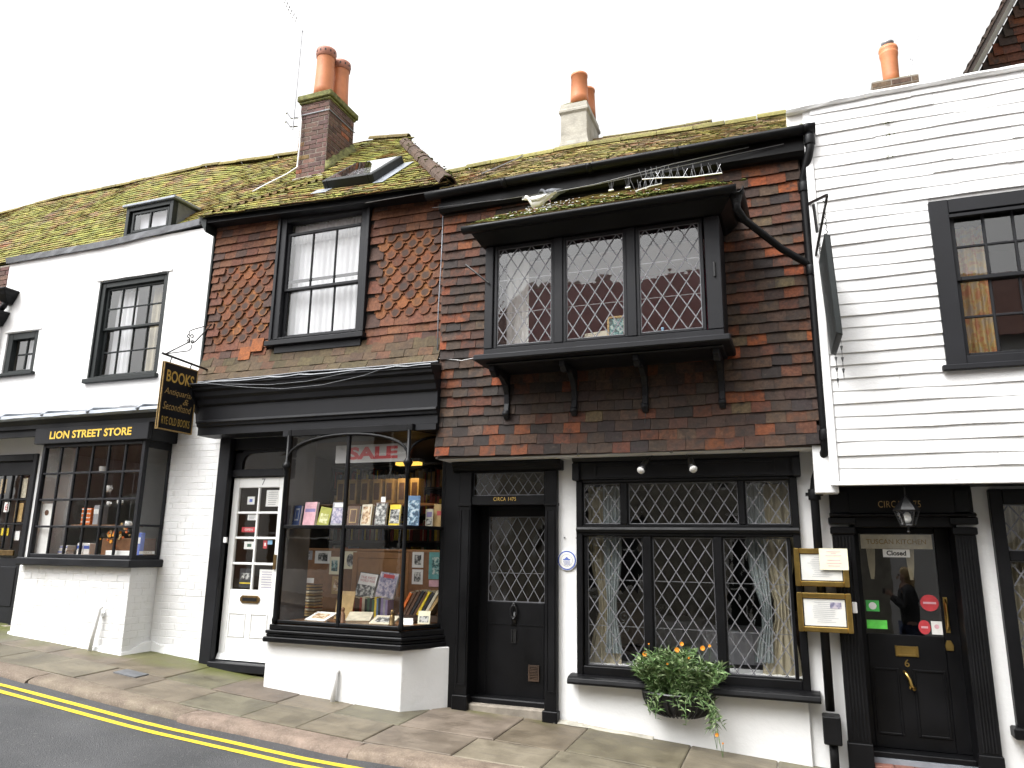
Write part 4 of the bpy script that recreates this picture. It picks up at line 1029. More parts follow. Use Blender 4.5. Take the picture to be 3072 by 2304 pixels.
# gutter, fascia, roof
def half_gutter(p0, p1, r, n=16, sag=.0):
    p0, p1 = Vector(p0), Vector(p1); d = (p1-p0); side = Vector((-d.y, d.x, 0)).normalized(); rings = []
    for i in range(n+1):
        t = i/n; p = p0+d*t+Vector((0, 0, -sag*math.sin(math.pi*t)))
        k = 1.12 if False else 1.0
        rings.append([p+side*math.cos(a)*r*k+Vector((0, 0, math.sin(a)*r*k)) for a in [math.pi+math.pi*j/8 for j in range(9)]]+[p+side*math.cos(a)*(r-.008)+Vector((0, 0, math.sin(a)*(r-.008))) for a in [2*math.pi-math.pi*j/8 for j in range(9)]])
    return rings
gut = MB().loft(half_gutter((-3.50, -.50, 5.235), (.37, -.50, 5.262), .065, sag=-.005)).build('gutter', 'gutter_black', C, smooth=True)
for x in (-2.6, -1.7, -.85, .30): 
    z_ = 5.235+(x+3.5)*.007; MB().loft(half_gutter((x-.025, -.50, z_-.0), (x+.025, -.50, z_), .071, 2)).build('gutter_joint', 'gutter_black', gut, smooth=True)
b = MB(); b.box(XC0+.0, XC1+.09, -.435, -.395, 5.10, 5.29); b.box(XC0-.02, XC1+.09, -.395, YC+.02, 5.115, 5.15); b.build('eaves_fascia', 'gutter_black', C, bevel=.004)
MB().prism([(-.44, 5.08), (-.40, 5.05), (-.33, 5.05), (-.33, 5.14), (-.44, 5.14)], 'x', XC0-.02, XC1+.06).build('bed_mould', 'gutter_black', C)
def PCr(x, s): return (x, -.47+1.07*s, 5.285+(lerp_tab([(-4.5, 6.10), (-1.8, 6.117), (.35, 6.06)], x)-5.285)*s+.012*math.sin(x*1.9)*s-.02*s*(1-s))
roof_surface('roof_tiles', C, PCr, -4.2, .32, 13, 'roof_tile_greyish', pal=[(3, (.26, .18, .10)), (3, (.19, .14, .085)), (2, (.36, .26, .15)), (1, (.30, .16, .08))], jz=.006, lift=.021, keep=lambda x, s: x > -3.42-.95*s)
ridge_run(C, [Vector(PCr(x, 1))+Vector((0, 0, .015)) for x in (-4.2, -3.2, -2, -.8, .2)], 'clay_plain_tile', r=.085, L=.40, col=(.23, .21, .065))
MB().add([PCr(-4.3, 0), PCr(.3, 0), PCr(.3, 1), PCr(-4.3, 1), (.3, 1.2, 5.6), (-4.3, 1.2, 5.6)], [(0,1,2,3), (3,2,4,5)]).build('roof_deck', 'dark_backing', C)
def PC2(x, s): return (x, .80+.95*s, 6.03+(.845+.03*max(0, -x-1.3))*s+.012*math.sin(x*2.2))
roof_surface('rear_roof_tiles', C, PC2, -3.1, -.69, 12, 'roof_tile_greyish', pal=[(3, (.22, .15, .085)), (3, (.19, .14, .085)), (2, (.26, .18, .10))], keep=lambda x, s: x > -3.05+s*.5)
MB().add([(-3.05,.8,6.0), (-.69,.8,6.0), (-.69,1.75,6.86), (-2.55,1.75,6.88), (-.69,3,5.8), (-3.0,3,5.8)], [(0,1,2,3), (3,2,4,5), (0,3,5), (1,4,2)]).build('rear_roof_deck', 'dark_backing', C)
ridge_run(C, [(-2.1, 1.76, 6.905), (-1.35, 1.76, 6.87), (-.69, 1.76, 6.86)], 'clay_plain_tile', r=.06, L=.4, col=(.18, .16, .06))
mp = []
for _ in range(800):
    s = random.random()**1.2; x = random.uniform(-3.9, .3)
    if x > -3.4-.95*s: p = PCr(x, s); mp.append((p[0], p[1], p[2]+.018))
moss_clumps(C, mp, s=(.006, .02))
# rendered chimney
cc = MB(); rings = []
for z_, q in ((6.2, .03), (6.66, .025), (6.72, .008), (6.80, 0.0), (7.11, .0), (7.14, .022), (7.175, .022), (7.18, .01), (7.265, .0)):
    rings.append([(-2.575-q, 1.37-q, z_), (-2.22+q, 1.37-q, z_), (-2.22+q, 2.0+q, z_), (-2.575-q, 2.0+q, z_)])
cc = cc.loft(rings).build('chimney', 'cement', C, bevel=.012)
MB().hexa([(-2.57,1.375,7.266),(-2.225,1.375,7.266),(-2.225,1.99,7.266),(-2.57,1.99,7.266),(-2.48,1.45,7.33),(-2.31,1.45,7.33),(-2.31,1.92,7.33),(-2.48,1.92,7.33)]).build('flaunching', 'cap_mossy', cc)
for cx, cy, zt in ((-2.355, 1.50, 7.735), (-2.34, 1.83, 7.72)):
    MB().lathe(cx, cy, [(.122, 7.28), (.117, 7.4), (.106, zt-.035), (.113, zt-.03), (.113, zt), (.09, zt), (.085, zt-.1)], 22).build('chimney_pot', 'terracotta', cc, smooth=True)
wr = MB().tube([(-3.02, -.15, 5.58), (-2.93, .08, 5.76), (-2.82, .38, 6.0), (-2.78, .5, 6.10)], .008, 6).build('wire', 'grey_metal')
tag(wr, 'thin wire lying up the mossy roof above the leaded oriel', 'wire')
# downpipe from the gutter to the pavement
dp = MB(); dp.tube([(.315, -.50, 5.21), (.315, -.50, 5.06), (.30, -.49, 5.0), (.245, -.40, 4.83), (.24, -.385, 4.76), (.245, -.385, 4.0), (.25, -.385, 3.2), (.255, -.385, 2.48), (.25, -.36, 2.38), (.16, -.12, 2.16), (.145, -.10, 2.05), (.145, -.10, .30)], .036, 12)
dp = dp.build('downpipe', 'gutter_black', C, smooth=True)
for (x, y, z_, r) in ((.315, -.50, 5.13, .045), (.242, -.385, 4.74, .045), (.248, -.385, 3.95, .045), (.255, -.385, 2.50, .046), (.145, -.10, 2.03, .048), (.145, -.10, .95, .044)):
    MB().lathe(x, y, [(r, z_-.045), (r*1.04, z_-.04), (r*1.04, z_+.04), (r, z_+.045)], 14).build('pipe_collar', 'gutter_black', dp, smooth=True)
MB().box(.075, .215, -.14, -.05, 2.02, 2.045).build('pipe_bracket', 'gutter_black', dp)
MB().box(.08, .215, -.19, -.02, .06, .27).build('junction_box', 'gutter_black', dp, bevel=.008)
MB().tube([(.15, -.10, .08), (.15, -.10, -.2)], .034, 12).build('pipe_foot', 'gutter_black', dp, smooth=True)
bp = MB().tube([(-.31, -.98, 4.44), (-.31, -.96, 4.36), (-.26, -.85, 4.30), (.02, -.52, 4.13), (.20, -.40, 4.03), (.235, -.39, 4.0)], .032, 12).build('branch_pipe', 'gutter_black', C, smooth=True)
# ---------------- oriel
YO = -.80; X0, X1 = -2.67, -.475
LX = [(-2.545, -2.005), (-1.86, -1.325), (-1.18, -.65)]
f = MB(); f.box(X0, X1, YO, YO+.10, 3.30, 3.375); f.box(X0, X1, YO, YO+.10, 4.40, 4.50)
for a, c in ((X0, X0+.085), (-1.975, -1.89), (-1.295, -1.21), (X1-.13, X1)): f.box(a, c, YO-.003, YO+.10, 3.376, 4.399)
ori = f.build('oriel_window', 'black_timber', C, bevel=.006)
for i, (a, c) in enumerate(LX):
    g = MB(); frame_rect(g, a-.03, c+.03, 3.378, 4.398, YO+.01, YO+.06, .03, .025, .03); cs = g.build('casement', 'black_timber', ori, bevel=.004)
    set_parent(cs, C)
    leaded(cs, a, c, 3.403, 4.37, YO+.03, .1395, .215, came=.0095, bars=(3.72, 4.05), tilt=.006)
for (x, nm) in ((X0, 'oriel_side'), (X1-.03, 'oriel_side')):
    s_ = MB().box(x, x+.03, YO+.10, YC+.02, 3.30, 4.50).build(nm, 'black_timber', C)
MB().tube([(-.53, YO-.012, 3.97), (-.53, YO-.012, 3.84)], .010, 8).build('hinge', 'black_iron', ori)
s_ = MB(); s_.box(-2.735, -.42, -.90, YC+.01, 3.245, 3.302); s_.box(-2.66, -.49, YO+.02, YC+.01, 3.222, 3.244); s_.build('sill', 'black_timber', C, bevel=.012)
for x in (-2.60, -1.912, -1.238, -.556):
    pr = [(YC-.02, 2.79), (YC-.045, 2.77), (YC-.075, 2.80), (YC-.07, 2.86), (YC-.05, 2.93), (YC-.06, 3.02), (YC-.11, 3.10), (YC-.20, 3.155), (YC-.30, 3.17), (YC-.34, 3.13), (YC-.39, 3.125), (YC-.425, 3.16), (YC-.455, 3.17), (YC-.455, 3.221), (YC-.02, 3.221)]
    MB().prism(pr, 'x', x-.027, x+.027).build('bracket', 'black_timber', C, bevel=.006)
    MB().tube([(x-.03, YC-.06, 2.83), (x+.03, YC-.06, 2.83)], .03, 10).build('bracket_scroll', 'black_timber', C, smooth=True)
# oriel eaves: black soffit, gutter, hipped tile roof
so = MB(); rings = [[(-2.70,-.83,4.40),(-.45,-.83,4.40),(-.45,YC,4.40),(-2.70,YC,4.40)], [(-2.74,-.98,4.47),(-.36,-.98,4.47),(-.36,YC,4.47),(-2.74,YC,4.47)], [(-2.76,-1.0,4.50),(-.34,-1.0,4.50),(-.34,YC,4.50),(-2.76,YC,4.50)]]
so.loft(rings).build('oriel_soffit', 'gutter_black', C, bevel=.006)
og = MB().loft(half_gutter((-2.80, -1.055, 4.505), (-.30, -1.055, 4.515), .055)).build('oriel_gutter', 'gutter_black', C, smooth=True)
MB().loft(half_gutter((-.30, -1.055, 4.515), (-.285, -.42, 4.515), .055, 6)).build('oriel_gutter', 'gutter_black', C, smooth=True)
MB().lathe(-.31, -.97, [(.035, 4.40), (.042, 4.44), (.05, 4.47)], 12).build('outlet', 'gutter_black', og)
def PO(x, s): return (x, -1.05+.74*s, 4.525+.48*s+.015*math.sin(x*3)*s)
roof_surface('oriel_roof_tiles', C, PO, -2.78, -.32, 8, 'roof_tile_mossy', keep=lambda x, s: -2.78+.42*s < x < -.32-.30*s, pal=[(2, (.22, .11, .065)), (2, (.17, .09, .055)), (1, (.27, .15, .09))], jz=.007)
MB().add([PO(-2.78, 0), PO(-.32, 0), PO(-.62, 1), PO(-2.36, 1), (-2.78, YC, 4.53), (-.32, YC, 4.53)], [(0,1,2,3), (0,3,4), (1,5,2)]).build('oriel_roof_deck', 'dark_backing', C)
mp = []
for _ in range(520):
    x = random.uniform(-2.72, -.38); s = abs(random.gauss(0, .22))
    if s < 1 and -2.78+.45*s < x < -.34-.3*s: p = PO(x, s); mp.append((p[0], p[1], p[2]+.02))
for _ in range(160): p = PO(random.gauss(-.75, .17), abs(random.gauss(.03, .05))); mp.append((p[0], p[1]-.02, p[2]+.025))
moss_clumps(C, mp, s=(.008, .026))
b = MB()
for _ in range(110):      # bird droppings on tiles
    x = random.gauss(-2.2, .22) if random.random() < .6 else random.uniform(-2.5, -.6); s = random.uniform(.05, .8)
    if not (-2.7+.42*s < x < -.36-.3*s): continue
    p = Vector(PO(x, s))+Vector((0, -.008, .03)); k = random.uniform(.004, .016)
    b.add([p+Vector((-k, -k*.4, -.002)), p+Vector((k, -k*.5, -.002)), p+Vector((k*.8, k, k*.6+.002)), p+Vector((-k*.7, k, k*.6+.002))], [(0,1,2,3)])
b.build('droppings', 'white_plastic', C, kind='stuff')
# oriel room
rm = MB(); rm.room(-3.2, .1, YC+.06, 1.3, 3.30, 4.75); rm.build('upper_room', 'plum_wall', C)
MB().add([(-3.2, YC, 4.72), (.1, YC, 4.72), (.1, 2.4, 4.72), (-3.2, 2.4, 4.72)], [(0,1,2,3)]).build('upper_ceiling', 'room_cream', C)
MB().box(-2.62, -.52, YO+.1, YC+.2, 3.300, 3.312).build('window_board', 'white_gloss', C)
MB().add([(-2.62, YO+.1, 4.46), (-.5, YO+.1, 4.46), (-.5, YC+.1, 4.46), (-2.62, YC+.1, 4.46)], [(0,1,2,3)]).build('oriel_ceiling', 'room_cream', C)
# ---------------- ground floor
gw = MB(); gw.wall(-3.25, .27, -.25, 2.42, 0, .12, [(-3.20, -2.20, -.25, 2.36), (-1.95, -.01, .40, 2.36)])
gw.build('ground_wall', 'white_render', C)
MB().prism([(-1.985, -.3), (-.012, -.3), (-.012, .352), (-1.985, .352)], 'y', -.035, .02).build('stall_riser', 'white_render', C, bevel=.006)
b = MB(); rings = []
for i in range(12):
    x = -2.20+.9*i/11; h = .012+.01*random.random(); rings.append([(x, -.02, GP(x, 0)-.03), (x, -.075+jit(.02), GP(x, 0)-.0), (x, -.045, GP(x, 0)+h), (x, -.02, GP(x, 0)+h+.01)])
b.loft(rings).build('mortar_fillet', 'cement', C)
# leaded shop window
wf = MB()
wf.box(-1.985, -1.925, -.06, .08, .42, 2.19); wf.box(-.05, .012, -.06, .08, .42, 2.19)
wf.box(-1.925, -.05, -.055, .08, .425, .505); wf.box(-1.925, -.05, -.055, .08, 1.672, 1.775); wf.box(-1.925, -.05, -.055, .08, 2.168, 2.20)
wf.box(-1.355, -1.275, -.052, .08, .506, 1.671); wf.box(-.72, -.645, -.052, .08, .506, 1.671); wf.box(-1.555, -1.49, -.05, .08, 1.776, 2.167); wf.box(-.485, -.43, -.05, .08, 1.776, 2.167)
wfo = wf.build('shop_window', 'black_paint', C, bevel=.007)
MB().prism([(-.062, 1.70), (-.075, 1.705), (-.085, 1.73), (-.075, 1.75), (-.062, 1.755)], 'x', -1.98, .005).build('transom_mould', 'black_paint', wfo)
for (a, c, z0, z1, nm) in ((-1.89, -1.36, .513, 1.663, 'casement'), (-1.27, -.725, .513, 1.663, 'casement'), (-.64, -.10, .513, 1.663, 'casement'), (-1.92, -1.56, 1.782, 2.163, 'top_light'), (-1.485, -.49, 1.782, 2.163, 'top_light'), (-.425, -.057, 1.782, 2.163, 'top_light')):
    g = MB(); e = .028 if nm == 'casement' else .006; frame_rect(g, a-e+.002, c+e-.002, z0-.006, z1+.006, -.03, .03, e, .006, .006); cs = g.build(nm, 'black_paint', C, bevel=.003)
    leaded(cs, a, c, z0, z1, .0, .1345 if nm == 'casement' else .124, .205 if nm == 'casement' else .19, came=.0085, bars=(.86, 1.27) if nm == 'casement' else ())
MB().prism([(-.165, .375), (-.16, .355), (.01, .35), (.01, .43), (-.06, .43), (-.12, .42), (-.155, .405)], 'x', -2.05, .082).build('sill', 'black_paint', wfo, bevel=.004)
hd = MB(); hd.box(-1.99, .03, -.07, .05, 2.20, 2.42); hd.prism([(-.07, 2.36), (-.10, 2.37), (-.12, 2.40), (-.12, 2.418), (-.0, 2.418), (-.0, 2.36)], 'x', -2.01, .05)
hd.build('window_head', 'black_timber', wfo, bevel=.004)
f2 = MB(); frame_rect(f2, -1.80, -.16, 2.215, 2.35, -.082, -.068, .02); f2.build('head_panel', 'black_timber', wfo)
for x in (-2.01, -.02):
    MB().box(x, x+.07, -.115, .03, 2.19, 2.36).build('head_block', 'black_timber', wfo, bevel=.01)
# door and surround
ds = MB(); ds.box(-3.215, -3.085, -.07, .02, -.02, 2.30); ds.box(-2.298, -2.178, -.07, .02, -.08, 2.30); ds.box(-3.085, -2.298, -.055, .03, 2.30, 2.33)
ds.prism([(-.07, 2.30), (-.10, 2.32), (-.105, 2.345), (-.13, 2.36), (-.135, 2.40), (.01, 2.40), (.01, 2.30)], 'x', -3.29, -2.125)
ds.box(-3.085, -2.298, -.052, .03, 1.965, 2.055)
ds = ds.build('door_surround', 'black_paint', C, bevel=.006)
for x0, x1, zb in ((-3.23, -3.07, .0), (-2.312, -2.165, -.07)):
    MB().box(x0, x1, -.09, .0, zb-.06, zb+.16).build('plinth_block', 'black_paint', ds, bevel=.006)
    g = MB(); frame_rect(g, x0+.03, x1-.03, .25, 1.93, -.078, -.068, .014); g.build('pilaster_panel', 'black_paint', ds)
    MB().box(x0+.005, x1-.005, -.085, .0, 1.955, 1.985).build('necking', 'black_paint', ds, bevel=.004)
fl = MB(); frame_rect(fl, -3.12, -2.29, 2.05, 2.305, -.03, .03, .03, .012, .012); fl = fl.build('fanlight', 'black_paint', C)
leaded(fl, -3.09, -2.32, 2.062, 2.293, .0, .105, .15, singles=False, came=.005)
text('CIRCA 1475', 'gold_leaf', ds, -2.725, 2.025, -.0535, w=.24, h=.037, space=1.15)
for sx, y0 in ((-3.13, 0), (-2.298, 0)): MB().box(sx, sx+.045, .0, .28, .0, 2.0).build('door_jamb', 'black_paint', ds)
MB().box(-3.1, -2.28, .0, .28, 1.965, 2.0).build('door_head', 'black_paint', ds)
dl = MB(); yd = .2
dl.box(-3.13, -2.995, yd, yd+.05, .13, 1.97); dl.box(-2.385, -2.25, yd, yd+.05, .13, 1.97); dl.box(-2.995, -2.385, yd, yd+.05, 1.862, 1.97); dl.box(-2.995, -2.385, yd, yd+.05, .13, 1.02)
dl = dl.build('door', 'black_paint', C, bevel=.006)
leaded(dl, -2.995, -2.385, 1.02, 1.862, yd+.022, .1245, .205, came=.0075, bars=(1.3,))
MB().box(-2.985, -2.39, yd-.006, yd+.002, .80, .812).build('rail_mould', 'black_paint', dl)
kn = MB(); kn.tube([(-2.70+.032*math.sin(t)*(1 if t < 3.1 else 1), yd-.028, .93+.062*math.cos(t)) for t in [6.283*i/16 for i in range(17)]], .009, 8); kn.lathe(-2.70, yd-.015, [(.016, .985), (.022, 1.0), (.012, 1.02)], 10); kn.box(-2.722, -2.678, yd-.012, yd+.002, .80, .93); kn.lathe(-2.70, yd-.028, [(.012, .85), (.018, .862), (.012, .875)], 8)
kn.build('knocker', 'black_iron', dl, smooth=True)
lt = MB(); frame_rect(lt, -2.73, -2.675, .63, .76, yd-.012, yd+.003, .012); lt.box(-2.72, -2.685, yd-.004, yd+.002, .64, .75); lt.build('letter_slot', 'black_iron', dl)
v = MB(); frame_rect(v, -2.545, -2.435, .29, .44, yd-.014, yd+.002, .012)
for i in range(9): v.box(-2.533, -2.447, yd-.012, yd+.002, .303+i*.0145, .311+i*.0145)
v.build('vent_grille', 'dark_wood', dl)
MB().lathe(-2.352, yd-.02, [(.004, .85), (.013, .862), (.004, .874)], 10).build('latch', 'aged_brass', dl)
MB().box(-3.09, -2.29, .04, .24, .05, .135).build('threshold', 'black_paint', C, bevel=.01)
MB().box(-3.08, -2.295, -.04, .22, -.1, .085).build('doorstep', 'step_stone', C, bevel=.012)
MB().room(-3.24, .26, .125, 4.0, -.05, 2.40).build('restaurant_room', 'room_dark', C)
MB().add([(-3.2, .28, -.03), (.2, .28, -.03), (.2, 4, -.03), (-3.2, 4, -.03)], [(0,1,2,3)]).build('restaurant_floor', 'dark_wood', C)

# ================================================================ weatherboarded house at the right
D = thing('weatherboarded_house', (1.5, .2, G(1.5)), 'white weatherboarded house with black restaurant door at the right edge', 'house')
YD = -.44; WD = (1.20, 2.35, 3.0, 4.40)
b = MB(); b.wall(.275, 3.4, 2.10, 5.46, YD, .06, [(WD[0]+.05, WD[1]-.05, WD[2]+.05, WD[3]-.05)]); b.add([(.275,YD,2.1),(.275,.6,2.1),(.275,.6,5.46),(.275,YD,5.46)], [(0,1,2,3)]); b.add([(3.4,YD,0),(3.4,YD,5.4),(3.4,4,5.4),(3.4,4,0)], [(0,1,2,3)])
dw = b.build('boarded_wall', 'white_board_paint', D)
def board(xa, xb_, z0, h, n=None, drop=0.0):
    L = xb_-xa; n = max(2, int(L/.16)); rings = []; ph = random.random()*9
    for i in range(n+1):
        x = xa+L*i/n; wv = .0035*math.sin(x*5+ph)+jit(.0018); yo = -.018+.005*math.sin(x*3+ph)+jit(.002)
        z = z0+wv+drop
        rings.append([(x, YD+yo+.0, z), (x, YD+yo-.0005, z+.004), (x, YD-.006, z0+h+.015), (x, YD+.004, z0+h+.015), (x, YD+yo+.016, z+.0)])
    MB().loft(rings).build('weatherboard', 'white_board_paint', dw)
z = 2.105; gz = .1065; k = 0
while z < 5.42:
    xs0, xs1 = .335, 3.4
    if z > 4.32: xs0 = .335
    segs = [(xs0, xs1)]
    if WD[2]-.12 < z < WD[3]-.02: segs = [(xs0, WD[0]-.012), (WD[1]+.004, xs1)]
    for a, c in segs:
        cuts = [a]
        x = a+random.uniform(.5, 1.7)
        while x < c-.35:
            cuts.append(x); x += random.uniform(.5, 1.5) if z > 4.3 else random.uniform(1.0, 2.2)
        cuts.append(c)
        for p, q in zip(cuts, cuts[1:]): board(p+.0012, q-.0012, z, gz, drop=jit(.006 if z > 4.3 else .0025))
    z += gz; k += 1
MB().box(.27, .333, YD-.032, YD+.1, 2.09, 5.33).build('corner_board', 'white_board_paint', D, bevel=.004)
MB().box(.15, .33, -.34, .02, 2.03, 2.42).build('jetty_return', 'white_render', D)
MB().box(.27, 3.4, YD-.035, YD+.02, 2.075, 2.104).build('drip_board', 'white_board_paint', D, bevel=.004)
MB().box(.28, 3.4, YD, .02, 2.085, 2.10).build('jetty_soffit', 'black_timber', D)
# coping at the wall head, left end dipping to the neighbour's roof
b = MB(); rings = []
for i in range(24):
    x = .14+3.2*i/23; z_ = 5.475+.012*math.sin(x*2)+jit(.005)+.012*x; rings.append([(x, YD+.1, z_-.03), (x, YD-.035, z_-.03), (x, YD-.05+jit(.005), z_-.004), (x, YD-.04, z_+.018), (x, YD+.35, z_+.05), (x, YD+.35, z_-.03)])
b.loft(rings).build('coping', 'white_board_paint', D)
MB().box(.14, .30, YD+.02, YD+.3, 5.28, 5.46).build('coping_return', 'white_board_paint', D)
MB().add([(.2, YD+.3, 5.5), (3.4, YD+.3, 5.52), (3.4, 3.2, 6.75), (.2, 3.2, 6.75), (3.4, 5, 5.6), (.2, 5, 5.6), (.2, YD+.3, 5.1)], [(0,1,2,3), (3,2,4,5), (0,3,5,6)]).build('roof_deck', 'roof_tile_greyish', D)
# upper sash window
sash(D, WD[0]-.02, WD[1], WD[2], WD[3], YD-.05, .14, 'black_timber', 4, 2, 2, 3.70, sill=.04, sill_out=.02, bar=.02, rail=.035, mould=False, head=.12)
frame = MB(); frame.box(WD[0]+.115, WD[1]-.13, YD-.062, YD-.03, WD[3]-.165, WD[3]-.14); frame.build('head_bead', 'black_timber', D)
MB().room(.9, 3.3, YD+.065, 2.0, 2.6, 4.8).build('upper_room', 'room_dark', D)
curtain('curtain', 1.33, 1.60, 3.05, 4.25, YD+.25, 'curtain_print', 'orange and yellow patterned curtain in the sash of the white weatherboarded house', amp=.03, folds=4)
MB().tube([(.905, YD-.03, 5.28), (.905, YD-.03, 5.3)], .003, 5)
wd_ = []
for _ in range(34): wd_.append((random.gauss(.95, .022), YD-.022-abs(jit(.012)), random.choice((5.195, 5.19, 4.875, 5.08))+jit(.012)))
moss_clumps(D, wd_, name='weeds', s=(.004, .010))
# chimney with one pot
dc = MB().box(1.182, 1.688, 2.0095, 2.5, 6.0, 7.14).build('chimney', 'mortar', D)
brick_face(dc, 1.18, 1.69, 6.80, 7.13, 2.012, 'brick_clay', [(2, (.13, .085, .055)), (1, (.16, .11, .07))], zbase=6.77, course=.072, length=.215)
MB().hexa([(1.19,2.01,7.141),(1.68,2.01,7.141),(1.68,2.53,7.141),(1.19,2.53,7.141),(1.25,2.06,7.175),(1.62,2.06,7.175),(1.62,2.5,7.175),(1.25,2.5,7.175)]).build('cap', 'cap_mossy', dc)
MB().lathe(1.43, 2.22, [(.095, 7.14), (.092, 7.3), (.098, 7.55), (.108, 7.60), (.108, 7.62), (.098, 7.63), (.112, 7.66), (.105, 7.70), (.085, 7.70)], 20).build('chimney_pot', 'terracotta', dc, smooth=True)
MB().lathe(1.43, 2.22, [(.065, 7.69), (.07, 7.76), (.075, 7.77), (.06, 7.78)], 16).build('cowl', 'grey_metal', dc, smooth=True)
MB().tube([(1.58, 2.1, 7.17), (1.75, 2.1, 7.72)], .006, 6).build('stay_rod', 'grey_metal', dc)
MB().tube([(1.60, 2.1, 7.16), (1.66, 2.1, 7.38), (1.64, 2.1, 7.42)], .006, 6).build('stay_rod', 'grey_metal', dc)
# ---------------- ground floor
gw = MB(); gw.wall(.27, 3.4, -.45, 2.10, 0, .1, [(.43, 1.20, -.45, 1.90), (1.47, 3.2, .30, 2.05)]); gw.build('ground_wall', 'white_render', D)
ds = MB()
for (a, c) in ((.262, .432), (1.168, 1.318)):
    ds.box(a, c, -.075, .02, -.35, 1.70)
ds.box(.262, 1.318, -.09, .02, 1.86, 2.085); ds.prism([(-.09, 1.84), (-.13, 1.845), (-.135, 1.86), (-.10, 1.875), (-.09, 1.875)], 'x', .25, 1.33)
ds.box(.432, 1.168, -.06, .03, 1.76, 1.86)
ds = ds.build('door_surround', 'black_paint', D, bevel=.005)
for (a, c) in ((.262, .432), (1.168, 1.318)):
    MB().box(a-.008, c+.008, -.09, .0, -.34, .07).build('plinth_block', 'black_paint', ds, bevel=.005)
    for zz, q in ((1.70, .012), (1.78, .022)): MB().box(a-q, c+q, -.08-q, .0, zz, zz+.06).build('capital', 'black_paint', ds, bevel=.008)
    n = 5
    for i in range(n):
        x = a+.022+(c-a-.044)*(i+.5)/n; MB().tube([(x, -.075, .09), (x, -.075, 1.68)], .0095, 6).build('reeding', 'black_paint', ds)
    MB().box(a+.02, c-.02, -.105, -.0, 1.875, 2.06).build('frieze_block', 'black_paint', ds, bevel=.006)
text('CIRCA 1475', 'faded_gold', ds, .79, 1.945, -.0915, w=.315, h=.055, space=1.1)
MB().box(.40, .432, .0, .25, -.2, 1.9).build('door_jamb', 'black_paint', ds); MB().box(1.168, 1.2, .0, .25, -.2, 1.9).build('door_jamb', 'black_paint', ds)
dl = MB(); yd = .20
dl.box(.43, .482, yd, yd+.05, .0, 1.76); dl.box(1.06, 1.175, yd, yd+.05, .0, 1.76); dl.box(.482, 1.06, yd, yd+.05, 1.71, 1.76); dl.box(.482, 1.06, yd, yd+.05, .0, .885)
dl = dl.build('door', 'black_paint', D, bevel=.005)
MB().add([(.482, yd+.02, .885), (1.06, yd+.02, .885), (1.06, yd+.018, 1.71), (.482, yd+.02, 1.71)], [(0,1,2,3)]).build('pane', 'glass', dl)
for (a, c, z0, z1) in ((.50, .70, .10, .62), (.80, 1.04, .10, .62)):
    g = MB(); frame_rect(g, a, c, z0, z1, yd-.01, yd+.002, .02); g.build('panel_moulding', 'black_paint', dl, bevel=.004)
lp = MB(); frame_rect(lp, .685, .858, .715, .80, yd-.012, yd+.002, .018); lp.box(.70, .843, yd-.006, yd+.002, .73, .785); lp.build('letter_plate', 'brass', dl, bevel=.003)
text('6', 'brass', dl, .765, .665, yd-.004, h=.06, name='door_number', bold=.01)
kn = MB(); kn.tube([(.735, yd-.01, .60), (.75, yd-.035, .58), (.77, yd-.04, .54), (.775, yd-.045, .50), (.80, yd-.045, .475)], [.012, .016, .014, .017, .012], 8); kn.tube([(.77, yd-.04, .505), (.765, yd-.05, .47)], .009, 6); kn.lathe(.795, yd-.03, [(.008, .455), (.02, .465), (.02, .48), (.008, .49)], 8); kn.build('knocker', 'brass', dl, smooth=True)
ph = MB(); ph.box(1.075, 1.105, yd-.008, yd+.002, .92, 1.20); ph.tube([(1.09, yd-.01, 1.18), (1.09, yd-.05, 1.15), (1.09, yd-.05, .97), (1.09, yd-.01, .94)], .009, 8); ph.build('pull_handle', 'brass', dl, smooth=False)
MB().prism([(1.06, .78), (1.115, .78), (1.12, .82), (1.10, .86), (1.07, .86), (1.055, .82)], 'y', yd-.012, yd+.002).build('lock_plate', 'brass', dl, bevel=.003)
MB().box(.44, 1.168, .05, .24, -.08, -.002).build('threshold', 'black_paint', D, bevel=.006)
MB().box(.44, 1.168, .03, .07, -.085, -.045).build('threshold_bar', 'lead_pale', D)
for i in range(5): MB().box(.44+.146*i, .44+.146*(i+1)-.006, -.08, .06, -.3, -.085+jit(.004)).build('step_brick', 'brick_step', D, bevel=.004)
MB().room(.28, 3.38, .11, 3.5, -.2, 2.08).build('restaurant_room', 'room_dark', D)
# leaded window at the right edge
rw = MB(); frame_rect(rw, 1.44, 3.2, .28, 2.06, -.07, .06, .09, .06, .12); rw.box(1.53, 3.1, -.065, .05, 1.50, 1.58); rw.box(1.95, 2.02, -.063, .05, .34, 1.5); rw = rw.build('leaded_window', 'black_paint', D, bevel=.006)
leaded(rw, 1.53, 1.95, .34, 1.50, -.0, .135, .205); leaded(rw, 2.02, 3.11, .34, 1.50, -.0, .135, .205, singles=False); leaded(rw, 1.53, 3.11, 1.58, 1.94, -.0, .135, .19, singles=False)
MB().box(1.40, 3.2, -.14, -.0, .21, .29).build('sill', 'black_paint', rw, bevel=.01)
curtain('curtain', 1.56, 1.72, .4, 2.0, .12, 'cream_curtain', 'tan curtain behind the leaded window at the right edge', amp=.02, folds=4)

